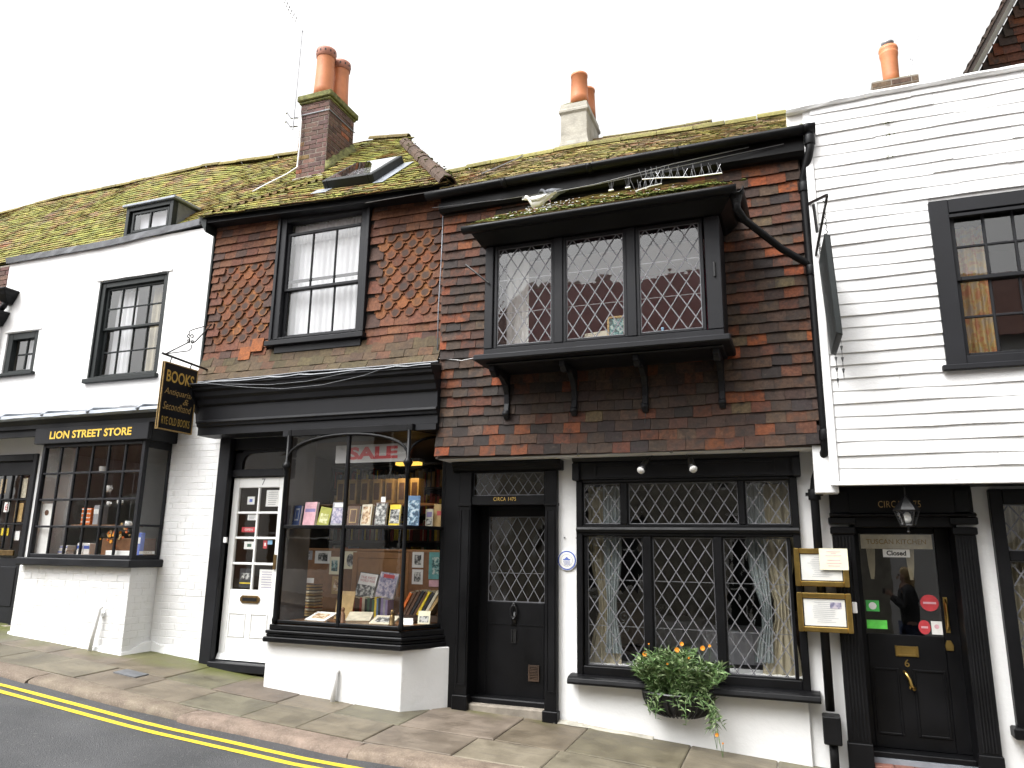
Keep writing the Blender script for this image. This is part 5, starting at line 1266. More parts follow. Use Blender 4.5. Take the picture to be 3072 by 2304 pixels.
# ================================================================ gabled house rising behind at the top right
GH = thing('gabled_house', (3.2, 1.4, 0), 'dark tile-hung gable with a pale sloping soffit at the top right corner', 'house')
ex, ez, ax, az, yg = 1.86, 6.16, 3.36, 8.76, .55
MB().prism([(1.75, 5.0), (ax, 5.0), (ax, 5.86+(ax-1.68)*1.733-.02), (1.75, 5.86+.07*1.733-.02)], 'y', yg+.80, 4.5).build('gable_wall', 'dark_backing', GH)
nrm = Vector((-(az-ez), 0, ax-ex)).normalized(); dr_ = Vector((ax-ex, 0, az-ez)); 
e0 = Vector((ex-.18, yg, ez-.30)); e1 = e0+dr_*1.12
for k in range(26):
    zz = 5.85+.1*k; xa = 1.68+(zz-5.86)/1.733+.09; x = xa+.0-(.08 if k % 2 else 0)
    for q in range(9):
        a, c = max(x, xa), x+.165; x += .165
        if c < ax and c-a > .03: hung(GH, random.choice(TILES), 'clay_wall_tile', (a+c)/2, yg+.79, zz, pick(FRAME_PAL_C), sx=(c-a)/.165)
MB().add([e0, e1, e1+Vector((0, .82, 0)), e0+Vector((0, .82, 0))], [(0,1,2,3)]).build('verge_soffit', 'white_gloss', GH)
MB().beam(e0+Vector((.0, .015, -.01)), e1+Vector((0, .015, -.01)), .025, .03, nrm).build('barge_board', 'dark_wood', GH)
b = MB()
for k in range(34):
    p = e0+(e1-e0)*(k/34); q = e0+(e1-e0)*((k+1.5)/34); b.col = pick([(1, (.05, .035, .028)), (1, (.07, .045, .033))]); o1 = nrm*(.045+jit(.006)); y0 = yg-.03+jit(.008)
    b.add([(p.x+o1.x, y0, p.z+o1.z), (q.x+nrm.x*.02, y0, q.z+nrm.z*.02), (q.x+nrm.x*.02, y0+.9, q.z+nrm.z*.02), (p.x+o1.x, y0+.9, p.z+o1.z), (p.x+nrm.x*.012, y0, p.z+nrm.z*.012), (p.x+nrm.x*.012, y0+.9, p.z+nrm.z*.012)], [(0,1,2,3), (0,3,5,4), (0,4,1)])
b.build('verge_tiles', 'clay_wall_tile_rest', GH, kind='stuff')

# ================================================================ the other side of the street (seen only as reflections)
def opposite(name, x0, x1, h, mat, label, wins, roofh=1.5, y=-8.3):
    o = thing(name, ((x0+x1)/2, y, G((x0+x1)/2)), label, 'house', 'houses across the street')
    b = MB(); b.wall(x0, x1, -1.0, h, 0, .1, wins)
    for i, v in enumerate(b.v): b.v[i] = (v[0], y-v[1], v[2])
    b.add([(x0,y,-1),(x0,y-6,-1),(x0,y-6,h),(x0,y,h)], [(0,1,2,3)]); b.add([(x1,y,-1),(x1,y-6,-1),(x1,y-6,h),(x1,y,h)], [(0,1,2,3)])
    b.build('front_wall', mat, o)
    MB().add([(x0,y+.2,h-.05),(x1,y+.2,h-.05),(x1,y-3,h+roofh),(x0,y-3,h+roofh),(x1,y-6,h),(x0,y-6,h)], [(0,1,2,3), (3,2,4,5), (0,3,5), (1,4,2)]).build('roof', 'brick_step', o)
    for (a, c, d, e) in wins:
        f = MB(); frame_rect(f, a, c, d, e, y-.09, y-.03, .06); f.box((a+c)/2-.02, (a+c)/2+.02, y-.08, y-.04, d, e); f.box(a, c, y-.08, y-.04, (d+e)/2-.02, (d+e)/2+.02); w_ = f.build('window', 'white_gloss', o)
        MB().add([(a,y-.075,d),(c,y-.075,d),(c,y-.075,e),(a,y-.075,e)], [(0,1,2,3)]).build('pane', 'slate_paint', w_)
opposite('opposite_house', -22, -13.2, 4.9, 'brick_step', 'brick house across the street, farthest uphill', [(-20,-18.8,3.3,4.5), (-16,-14.8,3.3,4.5), (-18,-15,1.3,2.6)])
opposite('opposite_house', -13.2, -6.2, 4.4, 'white_render', 'white house across the street facing the bookshop', [(-12,-10.9,3.0,4.1), (-9,-7.9,3.0,4.1), (-12.2,-9.8,1.0,2.5), (-8.6,-7.7,.4,2.5)])
opposite('opposite_house', -6.2, 1.5, 5.6, 'cement', 'grey house across the street facing the leaded window', [(-5,-3.8,2.7,3.7), (-1.5,-.3,2.7,3.7), (-5.3,-2.9,.7,2.3), (-1.4,-.5,-.1,2.1)], roofh=2.4)
opposite('opposite_house', 1.5, 12, 5.2, 'white_render', 'white house across the street, farthest downhill', [(3,4.2,2.5,3.5), (7,8.2,2.5,3.5), (3,5.4,.4,2)], roofh=2.1)
sheet('far_pavement', -40, 30, -9.0, -6.5, lambda x, y: G(x)-.03, 'step_stone', 40)

# ================================================================ hanging signs
HS = thing('hanging_sign', (-6.45, -.3, 3.55), 'black hanging board with gold BOOKS lettering on a scrolled iron bracket', 'sign')
XS = -6.45
MB().tube([(XS, -.24, 3.565), (XS, -.99, 3.60)], .013, 8).build('bracket_bar', 'black_iron', HS)
def zt(y): return 3.60
sc = MB(); 
sc.tube([(XS, -.94, 3.605), (XS, -.66, 3.80), (XS, -.62, 3.845), (XS, -.63, 3.875)], .007, 6)
sc.tube([(XS, -.94, 3.605), (XS, -.62, 3.72), (XS, -.585, 3.76), (XS, -.59, 3.80)], .006, 6)
sc.tube([(XS, -.31, 4.13), (XS, -.58, 3.99), (XS, -.64, 3.95), (XS, -.64, 3.91)], .006, 6)
sc.tube([(XS, -.31, 4.13), (XS, -.53, 3.86), (XS, -.56, 3.835), (XS, -.585, 3.84)], .007, 6)
for (y, z, s) in ((-.645, 3.885, 1), (-.59, 3.90, -1), (-.635, 3.825, -1), (-.58, 3.835, 1)):
    sc.tube([(XS, y+.026*(1-t/9)*math.cos(t)*s, z+.028*(1-t/9)*math.sin(t)) for t in [i*.5 for i in range(13)]], .006, 6)
sc.build('scroll_bracket', 'black_iron', HS, smooth=True)
for y in (-.86, -.56): MB().tube([(XS, y, 3.595), (XS+.006, y+.005, 3.57), (XS-.004, y, 3.55), (XS, y, 3.52)], .006, 6).build('hook', 'black_iron', HS)
bd = MB(); bd.box(XS-.014, XS+.014, -.955, -.455, 2.765, 3.52); bd = bd.build('sign_board', 'black_timber', HS, bevel=.005)
f = MB(); 
for (a, c, d, e) in ((-.955, -.455, 2.765, 2.777), (-.955, -.455, 3.508, 3.52), (-.955, -.943, 2.777, 3.508), (-.467, -.455, 2.777, 3.508)): f.box(XS-.017, XS+.017, a, c, d, e)
f.build('gilt_edge', 'faded_gold', bd)
RS = (0, 0, R(90))
def st(s, y, z, w, h, mat, shear=0, bold=0.0): text(s, mat, bd, XS+.0155, z, y, w=w, h=h, rot=RS, shear=shear, bold=bold)
st('BOOKS', -.705, 3.37, .40, .135, 'gold_leaf', bold=.02)
st('Antiquarian', -.70, 3.19, .42, .09, 'faded_gold', shear=.25)
st('&', -.59, 3.115, .085, .07, 'faded_gold', shear=.3)
st('Secondhand', -.705, 3.035, .41, .085, 'faded_gold', shear=.25)
st('RYE OLD BOOKS', -.705, 2.87, .405, .085, 'gold_leaf')

DS = thing('hanging_sign', (.33, -.45, 4.1), 'dark green hanging board seen edge-on beside the white weatherboards', 'sign')
MB().hexa([(.372,-1.0,3.20),(.415,-1.0,3.18),(.385,-.5,3.14),(.342,-.5,3.16),(.342,-1.0,4.03),(.385,-1.0,4.01),(.35,-.5,3.96),(.307,-.5,3.98)]).build('sign_board', 'slate_paint', DS, bevel=.006)
fr = MB(); 
for p, q in (((.265, -.42, 4.56), (.39, -.98, 4.36)), ((.265, -.42, 4.56), (.29, -.46, 4.05)), ((.39, -.98, 4.36), (.29, -.46, 4.05)), ((.30, -.6, 4.47), (.31, -.62, 4.2))): fr.beam(p, q, .016, .022)
fr.build('iron_bracket', 'black_iron', DS)
for (x, y) in ((.365, -.95), (.322, -.55)):
    ch = MB()
    for i in range(6):
        z0 = 4.03+(.3 if y < -.8 else .1)*i/6; z1 = 4.03+(.3 if y < -.8 else .1)*(i+1)/6; ch.tube([(x-.006, y, z0), (x+.006, y+(.008 if i % 2 else -.008), (z0+z1)/2), (x-.006, y, z1)], .004, 5)
    ch.build('chain', 'black_iron', DS)
for (x, y) in ((.40, -.95), (.375, -.60)):
    ch = MB()
    for i in range(7):
        z0 = 3.15-.045*i; a = 1 if i % 2 else .35; ch.add([(x-.011*a, y, z0), (x, y-.011*(1.35-a), z0-.022), (x+.011*a, y, z0), (x, y+.011*(1.35-a), z0-.022), (x, y, z0-.05), (x, y, z0+.006)], [(0,1,5),(1,2,5),(2,3,5),(3,0,5),(1,0,4),(2,1,4),(3,2,4),(0,3,4)])
    ch.build('twisted_drop', 'black_iron', DS)

# ================================================================ fittings on the restaurant wall
pq = thing('wall_plaque', (-2.09, -.01, 1.44), 'round white plaque with blue ring on the white pier beside the black door', 'plaque')
def disc(cx, cz, r, y0, y1, n=32): return MB().prism([(cx+r*math.cos(6.283*i/n), cz+r*math.sin(6.283*i/n)) for i in range(n)], 'y', y0, y1)
disc(-2.09, 1.44, .098, -.016, .0).build('rim', 'white_gloss', pq, bevel=.003)
disc(-2.09, 1.44, .090, -.0185, -.010).build('blue_ring', 'ink_blue', pq); disc(-2.09, 1.44, .078, -.0205, -.010).build('face', 'paper', pq); disc(-2.09, 1.44, .057, -.0215, -.010).build('inner_ring', 'cloth_grey', pq); disc(-2.09, 1.44, .054, -.023, -.010).build('inner_face', 'paper', pq)
MB().prism([(-2.125, 1.442), (-2.055, 1.442), (-2.055, 1.452), (-2.07, 1.455), (-2.09, 1.474), (-2.11, 1.455), (-2.125, 1.452)], 'y', -.0245, -.01).build('emblem', 'ink_blue', pq)
w = MB()
for i in range(4): w.tube([(-2.125+i*.004+k*.0175*(1-i*.06), -.024, 1.432-i*.011+.004*(1 if k % 2 else -1)) for k in range(5)], .0018, 4)
w.build('emblem_waves', 'ink_blue', pq)
def menu(name, x0, x1, z0, z1, label):
    t = thing(name, ((x0+x1)/2, -.1, z0), label, 'menu case'); y = -.19
    MB().box(x0+.01, x1-.01, y+.02, -.06, z0+.01, z1-.01).build('case', 'aged_brass', t)
    f = MB(); 
    for a, c, d, e in ((x0, x0+.042, z0, z1), (x1-.042, x1, z0, z1), (x0+.042, x1-.042, z1-.042, z1-.001), (x0+.042, x1-.042, z0+.001, z0+.042)): f.box(a, c, y-.012, y+.03, d, e)
    f.build('brass_frame', 'brass', t, bevel=.006)
    MB().box(x0+.042, x1-.042, y+.012, y+.02, z0+.042, z1-.042).build('backing', 'ink_black', t)
    p = MB().box(x0+.052, x1-.05, y+.006, y+.0115, z0+.05, z1-.05).build('menu_sheet', 'paper', t)
    ln = MB(); n = 11
    for i in range(n):
        zz = z1-.075-(z1-z0-.14)*i/n; hw = random.uniform(.05, .10); cx = (x0+x1)/2+jit(.012)
        ln.box(cx-hw, cx+hw, y+.004, y+.0059, zz-.001, zz+.001)
    ln.build('print_lines', 'cloth_grey', p)
    MB().add([(x0+.042, y+.002, z0+.042), (x1-.042, y+.002, z0+.042), (x1-.042, y+.002, z1-.042), (x0+.042, y+.002, z1-.042)], [(0,1,2,3)]).build('pane', 'glass', t)
    return t
menu('menu_case', -.052, .375-.015, 1.272, 1.58, 'upper brass framed menu case, partly covered by a cream card')
mc = menu('menu_case', -.052, .362, .912, 1.222, 'lower brass framed menu case with a small picture on its sheet')
MB().box(.20, .285, -.187, -.184, 1.10, 1.15).build('menu_picture', 'picture_mauve', mc)
nc = MB().box(.145, .362, -.209, -.205, 1.408, 1.58).build('notice_card', 'paper_cream'); tag(nc, 'cream notice card over the corner of the upper brass menu case', 'card')
ln = MB()
for i, (zz, hw) in enumerate(((1.553, .055), (1.538, .02), (1.522, .062), (1.485, .05), (1.462, .058), (1.44, .045))): ln.box(.2535-hw, .2535+hw, -.2102, -.209, zz-.003, zz+.003)
ln.build('print_lines', 'cloth_pink', nc)
sc_ = MB().box(.37, .407, -.10, -.06, 1.065, 1.152).build('intercom', 'white_plastic', bevel=.004); tag(sc_, 'small white entry card box beside the lower brass menu case', 'box')
for k, x in enumerate((-1.30, -.845)):
    t = thing('spotlight', (x, -.25, 2.28), 'small black spotlight with pale lens above the leaded window, the %s of two' % ('left' if k == 0 else 'right'), 'spotlight', 'spotlights over the leaded window')
    s = 1 if k == 0 else -1
    MB().tube([(x+.07*s, -.13, 2.40), (x+.04*s, -.20, 2.34), (x+.01*s, -.26, 2.29)], .010, 8).build('arm', 'black_iron', t)
    MB().tube([(x+.03*s, -.20, 2.35), (x+.005*s, -.265, 2.275), (x-.005*s, -.285, 2.255)], [.028, .036, .038], 14).build('lamp_head', 'black_iron', t, smooth=True)
    MB().tube([(x-.005*s, -.285, 2.255), (x-.011*s, -.297, 2.243)], [.036, .030], 14).build('lens', 'paper', t, smooth=True)
for x in (-2.88*0-.40, -1.02, -1.88):
    o = MB().tube([(x+.012*math.cos(t), YC-.03, 2.41+.012*math.sin(t)) for t in [6.283*i/10 for i in range(11)]], .005, 6).build('eye_bolt', 'grey_metal')
    tag(o, 'little ring bolt under the tile edge, %s' % {-.40: 'rightmost, near the downpipe', -1.02: 'above the middle light of the leaded window', -1.88: 'left, near the white pier'}[x], 'bolt')
# basket and marigold plant under the window
bk = thing('wall_basket', (-1.07, -.04, .17), 'black half-round wall basket on the white stall riser below the leaded window', 'basket')
rings = []
for z, hw, dep in ((.155, .16, .10), (.175, .22, .15), (.22, .27, .19), (.28, .295, .215), (.335, .305, .225)):
    rings.append([(-1.07+hw*math.cos(math.pi*i/16)*1.0, -.045-dep*math.sin(math.pi*i/16), z+jit(.006)) for i in range(17)]+[(-1.07-hw, -.04, z), (-1.07+hw, -.04, z)])
MB().loft(rings).build('liner', 'ink_black', bk)
for i in range(15):
    a = math.pi*(i+.5)/15; MB().tube([(-1.07+hw*math.cos(a), -.05-dep*math.sin(a), z) for z, hw, dep in ((.15, .15, .095), (.175, .225, .157), (.22, .277, .197), (.28, .303, .223), (.345, .313, .235))], .009, 5).build('bar', 'black_iron', bk)
MB().tube([(-1.07+.315*math.cos(math.pi*i/18), -.045-.238*math.sin(math.pi*i/18), .345) for i in range(19)], .011, 6).build('rim', 'black_iron', bk)
PL = thing('marigold_plant', (-1.07, -.15, .34), 'bushy green plant with orange flowers in the black wall basket', 'plant')
b1, b2, stems = MB(), MB(), MB()
def leaf(mb, p, d, L, wd):
    d = d.normalized(); s = d.cross(Vector((jit(1), jit(1), jit(1)))).normalized()*wd; n = s.cross(d).normalized()
    m1 = p+d*L*.45+n*wd*.25; mb.add([p, m1+s, p+d*L-Vector((0, 0, L*.18)), m1-s, p+d*L*.5-n*wd*.2], [(0,1,4),(1,2,4),(2,3,4),(3,0,4)])
heads = []
for k in range(150):
    u = random.uniform(-1, 1); base = Vector((-1.07+u*.22, -.14+jit(.07), .33))
    hgt = (.27+.12*random.random())*(1-.40*abs(u)**2.2); lean = Vector((u*.16+jit(.08), -.08+jit(.10), hgt))
    if random.random() < .15: lean = Vector((u*.10+.03+jit(.05), -.15+jit(.03), -.02-.17*random.random()))
    pts = [base, base+lean*.5+Vector((0, -.02, .03 if lean.z > 0 else .06)), base+lean]
    stems.tube(pts, .0028, 4, False)
    for j in range(17):
        t = .12+.88*j/16; p = (pts[0].lerp(pts[1], t*2) if t < .5 else pts[1].lerp(pts[2], t*2-1))
        d = Vector((jit(1), jit(1)-.25, .55+jit(.55)))
        leaf(b1 if random.random() < .6 else b2, p, d, random.uniform(.055, .105), random.uniform(.006, .0105))
for k in range(9):      # the trailing spray at the right
    base = Vector((-.80+jit(.03), -.23, .30)); end = Vector((-.74+jit(.06), -.25+jit(.03), .06+.10*random.random()))
    pts = [base, base.lerp(end, .5)+Vector((.02, -.01, .02)), end]; stems.tube(pts, .0025, 4, False)
    for j in range(11):
        t = .35+.65*j/10; p = pts[0].lerp(pts[1], t*2) if t < .5 else pts[1].lerp(pts[2], t*2-1)
        leaf(b2 if random.random() < .5 else b1, p, Vector((jit(1), jit(.8)-.2, jit(.7)-.1)), random.uniform(.045, .08), .0065)
b1.build('leaves', 'leaf', PL, kind='stuff'); b2.build('pale_leaves', 'leaf_pale', PL, kind='stuff'); stems.build('stems', 'leaf', PL)
for (x, y, z, r) in ((-1.315, -.25, .665, .026), (-1.045, -.22, .71, .025), (-1.005, -.2, .76, .02), (-.83, -.2, .735, .024), (-.775, -.18, .755, .015), (-1.29, -.2, .745, .008), (-.735, -.28, .075, .018), (-.69, -.28, .015, .009), (-1.12, -.28, .60, .010), (-.94, -.28, .66, .012)):
    f = MB()
    for ring, (rr, zz, n) in enumerate(((r, 0, 11), (r*.75, r*.3, 9), (r*.45, r*.55, 6))):
        for i in range(n):
            a = 6.283*(i+ring*.4)/n; d = Vector((math.cos(a), -.45+.2*math.sin(a), math.sin(a))).normalized(); c = Vector((x, y-zz*.5, z)); s = d.cross(Vector((0, -1, 0))).normalized()*rr*.36
            f.add([c, c+d*rr*.7+s, c+d*rr, c+d*rr*.7-s], [(0,1,2,3)])
    f.build('flower', 'flower_orange', PL)
    MB().tube([(x, y+.01, z-r), (x-.01, y+.05, z-.12), ((x*.7-1.07*.3), -.14, .42)], .0022, 4, False).build('flower_stem', 'leaf', PL)
# lantern before the right-hand door
LN = thing('hanging_lantern', (.81, -.33, 1.95), 'black hanging lantern in front of the gold lettering over the right-hand door', 'lantern')
cx, cy = .81, -.33
MB().tube([(cx, cy, 2.08), (cx, cy, 2.0)], .006, 6).build('hook', 'black_iron', LN)
MB().lathe(cx, cy, [(.012, 2.0), (.02, 1.985), (.04, 1.96), (.085, 1.905), (.10, 1.885), (.095, 1.875)], 6).build('lantern_roof', 'black_iron', LN)
fr = MB()
for i in range(6):
    a = 6.283*i/6; fr.tube([(cx+.088*math.cos(a), cy+.088*math.sin(a), 1.88), (cx+.05*math.cos(a), cy+.05*math.sin(a), 1.765)], .006, 5)
fr.lathe(cx, cy, [(.05, 1.755), (.055, 1.765), (.05, 1.772)], 6); fr.lathe(cx, cy, [(.004, 1.70), (.014, 1.715), (.006, 1.73), (.012, 1.755)], 8); fr.build('lantern_frame', 'black_iron', LN)
for i in range(6):
    a, c = 6.283*i/6, 6.283*(i+1)/6; MB().add([(cx+.086*math.cos(a), cy+.086*math.sin(a), 1.88), (cx+.086*math.cos(c), cy+.086*math.sin(c), 1.88), (cx+.049*math.cos(c), cy+.049*math.sin(c), 1.766), (cx+.049*math.cos(a), cy+.049*math.sin(a), 1.766)], [(0,1,2,3)]).build('pane', 'glass', LN)
MB().lathe(cx, cy, [(.016, 1.78), (.03, 1.81), (.026, 1.85), (.012, 1.87)], 10).build('bulb', 'paper', LN, smooth=True)

# ================================================================ birds, spikes and wires on the oriel roof
def pigeon(x, y, z, mat, dirx, label, tail, s=1.0):
    t = thing('pigeon', (x, y, z), label, 'pigeon')
    rings = []; n = 12
    # along the bird from beak to tail: (forward, up, half width, half height)
    for (f, u, w, h) in ((.128, .118, .003, .003), (.112, .120, .006, .006), (.105, .126, .016, .016), (.088, .130, .021, .022), (.070, .122, .021, .022), (.055, .100, .024, .028), (.035, .075, .036, .042), (.0, .062, .046, .048), (-.04, .064, .043, .040), (-.08, .078, .030, .025), (-.12, .092, .022, .010), (-.16, .102, .024, .005), (-.19, .108, .022, .003)):
        if f < -.05: u += tail*(abs(f)-.05)
        rings.append([(x+dirx*f*s, y+w*s*math.cos(6.283*i/n), z+(u+h*math.sin(6.283*i/n))*s) for i in range(n)])
    o = MB().loft(rings).build('body', mat, t, smooth=True)
    for sy in (-1, 1):
        wr = []
        for f, u, h in ((.04, .09, .004), (.02, .085, .025), (-.04, .085, .027), (-.10, .095, .014), (-.145, .10, .003)):
            wr.append([(x+dirx*f*s, y+sy*(.047 if f > -.05 else .036)*s+sy*dd, z+(u+h*k+(tail*(abs(f)-.05) if f < -.05 else 0))*s) for dd, k in ((0, -1), (.006, 0), (0, 1))])
        MB().loft(wr).build('wing', mat, t, smooth=True)
        MB().tube([(x+dirx*.0, y+sy*.018*s, z+.025*s), (x+dirx*.006, y+sy*.018*s, z-.005)], .004, 5).build('leg', 'cloth_pink', t)
    MB().tube([(x+dirx*.098*s, y-.0205*s, z+.132*s), (x+dirx*.098*s, y-.0225*s, z+.132*s)], .0035, 6).build('eye', 'ink_black', t)
    return t
pigeon(-2.20, -.68, 4.775, 'feather_white', -1, 'white pigeon sitting on the mossy oriel roof', .25, 1.12)
gp = pigeon(-2.12, -.47, 4.955, 'feather_grey', -1, 'grey pigeon on the oriel roof behind the white one', -.1)
for i, (pts, nsp) in enumerate((([(-1.16, -.62, 4.93), (-.95, -.72, 4.86), (-.70, -.80, 4.78), (-.42, -.90, 4.72)], 34), ([(-1.17, -.93, 4.66), (-1.05, -.90, 4.70), (-.95, -.84, 4.74)], 15))):
    t = thing('bird_spike_strip', pts[1], ('long' if i == 0 else 'short')+' pale strip of bird spikes loose on the oriel roof', 'bird spikes')
    P = [Vector(p)+Vector((0, 0, .02)) for p in pts]; st_ = MB()
    for a, c in zip(P, P[1:]): st_.beam(a, c, .013, .006)
    st_.build('strip', 'white_plastic', t)
    wi = MB()
    for k in range(nsp):
        u = k/(nsp-1)*(len(P)-1); j = min(int(u), len(P)-2); p = P[j].lerp(P[j+1], u-j); d = Vector(((-.03, .03, -.01)[k % 3]+jit(.012), (-.02, .035)[k % 2], .10+jit(.012)))
        wi.tube([p, p+d], .0014, 4)
    wi.build('spikes', 'grey_metal', t)
for x in (-1.50, -1.335):
    t = thing('bird_spike_clip', (x, -.45, 4.97), 'small bird spike clip at the top of the oriel roof, the %s' % ('left one' if x < -1.4 else 'right one'), 'bird spikes')
    MB().box(x-.025, x+.025, -.46, -.44, 4.972, 4.984).build('base', 'white_plastic', t); wi = MB()
    for d in ((-.03, .0), (-.012, .01), (.012, -.01), (.03, .0), (.0, .02)): wi.tube([(x+d[0]*.3, -.45, 4.98), (x+d[0], -.45+d[1], 5.09)], .0016, 4)
    wi.build('spikes', 'grey_metal', t)
for k, pts in enumerate(([(-3.45, -.46, 5.10), (-2.6, -.5, 5.04), (-1.7, -.45, 5.06), (-.9, -.5, 5.08), (.1, -.46, 5.16)], [(-2.3, -.8, 4.86), (-1.6, -.6, 4.99), (-.9, -.52, 5.11), (-.2, -.47, 5.18)])):
    o = MB().tube(pts, .0035, 5).build('wire', 'grey_metal'); tag(o, 'thin slack wire above the oriel roof, the %s' % ('one passing the pigeons' if k == 0 else 'short right-hand one'), 'wire')
o = MB().tube([(-2.62, -.82, 4.02), (-2.88, -.80, 4.25)], .009, 6).build('iron_stay', 'black_iron'); tag(o, 'iron stay rod sticking out left of the oriel window', 'rod')
o = MB().tube([(-3.39, -.33, 3.46), (-3.1, -.35, 3.41), (-2.75, -.5, 3.40), (-2.70, -.6, 3.36)], .003, 5).build('cable', 'white_plastic'); tag(o, 'short pale wire from the wall seam to the oriel sill', 'cable')
o = MB().tube([(-1.24, YC-.03, 2.78), (-1.25, YC-.035, 2.62), (-1.23, YC-.04, 2.48), (-1.20, YC-.03, 2.42)], .006, 6).build('cable', 'black_iron'); tag(o, 'dark cable hanging below the third oriel bracket', 'cable')
for k, x in enumerate((-2.115, -1.995)):
    o = MB().tube([(x, .0, 1.655), (x, -.02, 1.65)], .006, 6).build('screw', 'black_iron'); tag(o, 'rusty screw in the pier above the plaque, %s of a pair' % ('left' if k == 0 else 'right'), 'screw')

# ================================================================ what stands behind the glass: bookshop
def book(x0, x1, z0, z1, y, th, cov, label, page='paper', design=None, lean=0.0, group=None, tilt=.12, turn=0.0, title=None):
    """a book standing with its front cover to the street, leaning back a little"""
    t = thing('book', ((x0+x1)/2, y, z0), label, 'book', group); w, h = x1-x0, z1-z0
    M = Matrix.Translation((0, 0, 0)) @ Matrix.Rotation(turn, 4, 'Z') @ Matrix.Rotation(lean, 4, 'Y') @ Matrix.Rotation(-tilt, 4, 'X')
    def put(b, nm, mat):
        b.v = [tuple(M @ Vector(v)+t.location) for v in b.v]; return b.build(nm, mat, t)
    c = MB(); c.box(-w/2, w/2, 0, .004, 0, h); c.box(-w/2, w/2, th-.004, th, 0, h); c.box(-w/2, -w/2+.004, .004, th-.004, 0, h); put(c, 'cover', cov)
    put(MB().box(-w/2+.004, w/2-.003, .004, th-.004, .003, h-.004), 'pages', page)
    if design:
        for i, (u0, u1, v0, v1, mt) in enumerate(design): put(MB().box(-w/2+w*u0, -w/2+w*u1, -.0012-.0006*i, .0, h*v0, h*v1), 'cover_design', mt)
    if title:
        for (s, v, hh, mt) in title:
            o = text(s, mt, None, 0, 0, 0, w=w*.78, h=hh, name='title'); o.matrix_basis = Matrix.Translation(t.location) @ M @ Matrix.Translation((0, -.004, h*v)); set_parent(o, t)
    return t
YS = -.33; Z0 = 1.749; gg = 'books standing on the shelf of the bookshop window'
book(-5.06, -4.955, Z0, 1.965, YS, .03, 'cloth_navy', 'navy book with a pale oval, leftmost on the window shelf', design=[(.25, .8, .25, .85, 'cloth_grey'), (.32, .73, .33, .77, 'cloth_navy')], turn=-.2, group=gg)
book(-4.93, -4.76, Z0, 2.0, YS, .035, 'cloth_pink', 'pink book on the window shelf', design=[(.08, .92, .58, .72, 'cloth_violet')], turn=-.15, group=gg)
book(-4.74, -4.60, Z0, 1.945, YS, .02, 'cloth_olive', 'olive green book tilted to the right on the window shelf', design=[(.15, .85, .15, .65, 'picture_olive')], lean=.16, group=gg)
book(-4.575, -4.41, Z0, 1.995, YS, .03, 'cloth_grey', 'grey-blue picture book behind the central mullion on the window shelf', design=[(.05, .95, .1, .75, 'picture_mauve'), (.15, .85, .8, .95, 'paper')], turn=-.1, group=gg)
book(-4.375, -4.235, Z0, 1.955, YS, .03, 'cloth_brown', 'dark brown leather book just right of the central mullion', design=[(.2, .8, .15, .85, 'cloth_tan'), (.26, .74, .2, .8, 'cloth_brown')], group=gg)
book(-4.22, -4.08, Z0, 1.97, YS, .035, 'cloth_cream', 'cream book with a warm coloured picture on the window shelf', design=[(.12, .88, .1, .9, 'picture_warm')], turn=-.2, page='cloth_tan', group=gg)
book(-4.045, -3.91, Z0, 1.99, YS, .025, 'cloth_brown', 'grey photo-covered book with a white slip on the window shelf', design=[(.04, .96, .05, .95, 'picture_grey')], group=gg)
book(-3.875, -3.755, Z0, 1.965, YS, .02, 'cloth_yellow', 'yellow-banded book on the window shelf', design=[(.04, .96, .12, .78, 'picture_grey')], group=gg)
book(-3.72, -3.585, Z0, 2.06, -.25, .025, 'cloth_blue', 'tall blue book with a dark tree picture behind the corner post', design=[(.04, .96, .04, .85, 'picture_blue')], turn=.2, group=gg)
book(-3.575, -3.50, Z0, 1.93, -.10, .02, 'cloth_cream', 'small cream book in the angled side of the window shelf', design=[(.1, .9, .1, .45, 'picture_grey'), (.15, .85, .55, .85, 'cloth_violet')], turn=.3, group=gg)
book(-3.52, -3.40, Z0, 1.985, -.03, .02, 'cloth_tan', 'tan book with red lettering at the right end of the window shelf', design=[(.3, .75, .5, .7, 'ink_red')], turn=.25, group=gg)
o = MB().box(-4.0, -3.945, YS+.04, YS+.042, 1.975, 2.045).build('price_slip', 'paper'); tag(o, 'white slip of paper sticking up from the grey photo book', 'paper')
SB_ = thing('sale_banner', (-4.17, -.25, 2.4), 'white SALE banner with red letters hanging in the top of the bookshop window', 'banner')
sb = MB().box(-4.61, -3.73, -.252, -.246, 2.41, 2.60).build('sheet', 'banner_paper', SB_); text('SALE', 'ink_red', sb, -4.15, 2.51, -.2535, w=.60, h=.135, bold=.045)
LP = thing('strip_lamp', (-4.1, .62, 2.48), 'lit yellow strip lamp high in the bookshop', 'lamp')
MB().box(-4.36, -4.06, .60, .70, 2.475, 2.51).build('lamp_tube', 'lamp_yellow', LP); MB().box(-4.38, -4.04, .59, .71, 2.511, 2.55).build('lamp_housing', 'cloth_grey', LP)
ld = bpy.data.lights.new('lamp_light', 'AREA'); ld.shape = 'RECTANGLE'; ld.size = .4; ld.size_y = .1; ld.energy = 1.0; ld.color = (1, .72, .38); lo = bpy.data.objects.new('lamp_light', ld); COL.objects.link(lo); lo.location = (-4.23, .65, 2.46); set_parent(lo, LP)
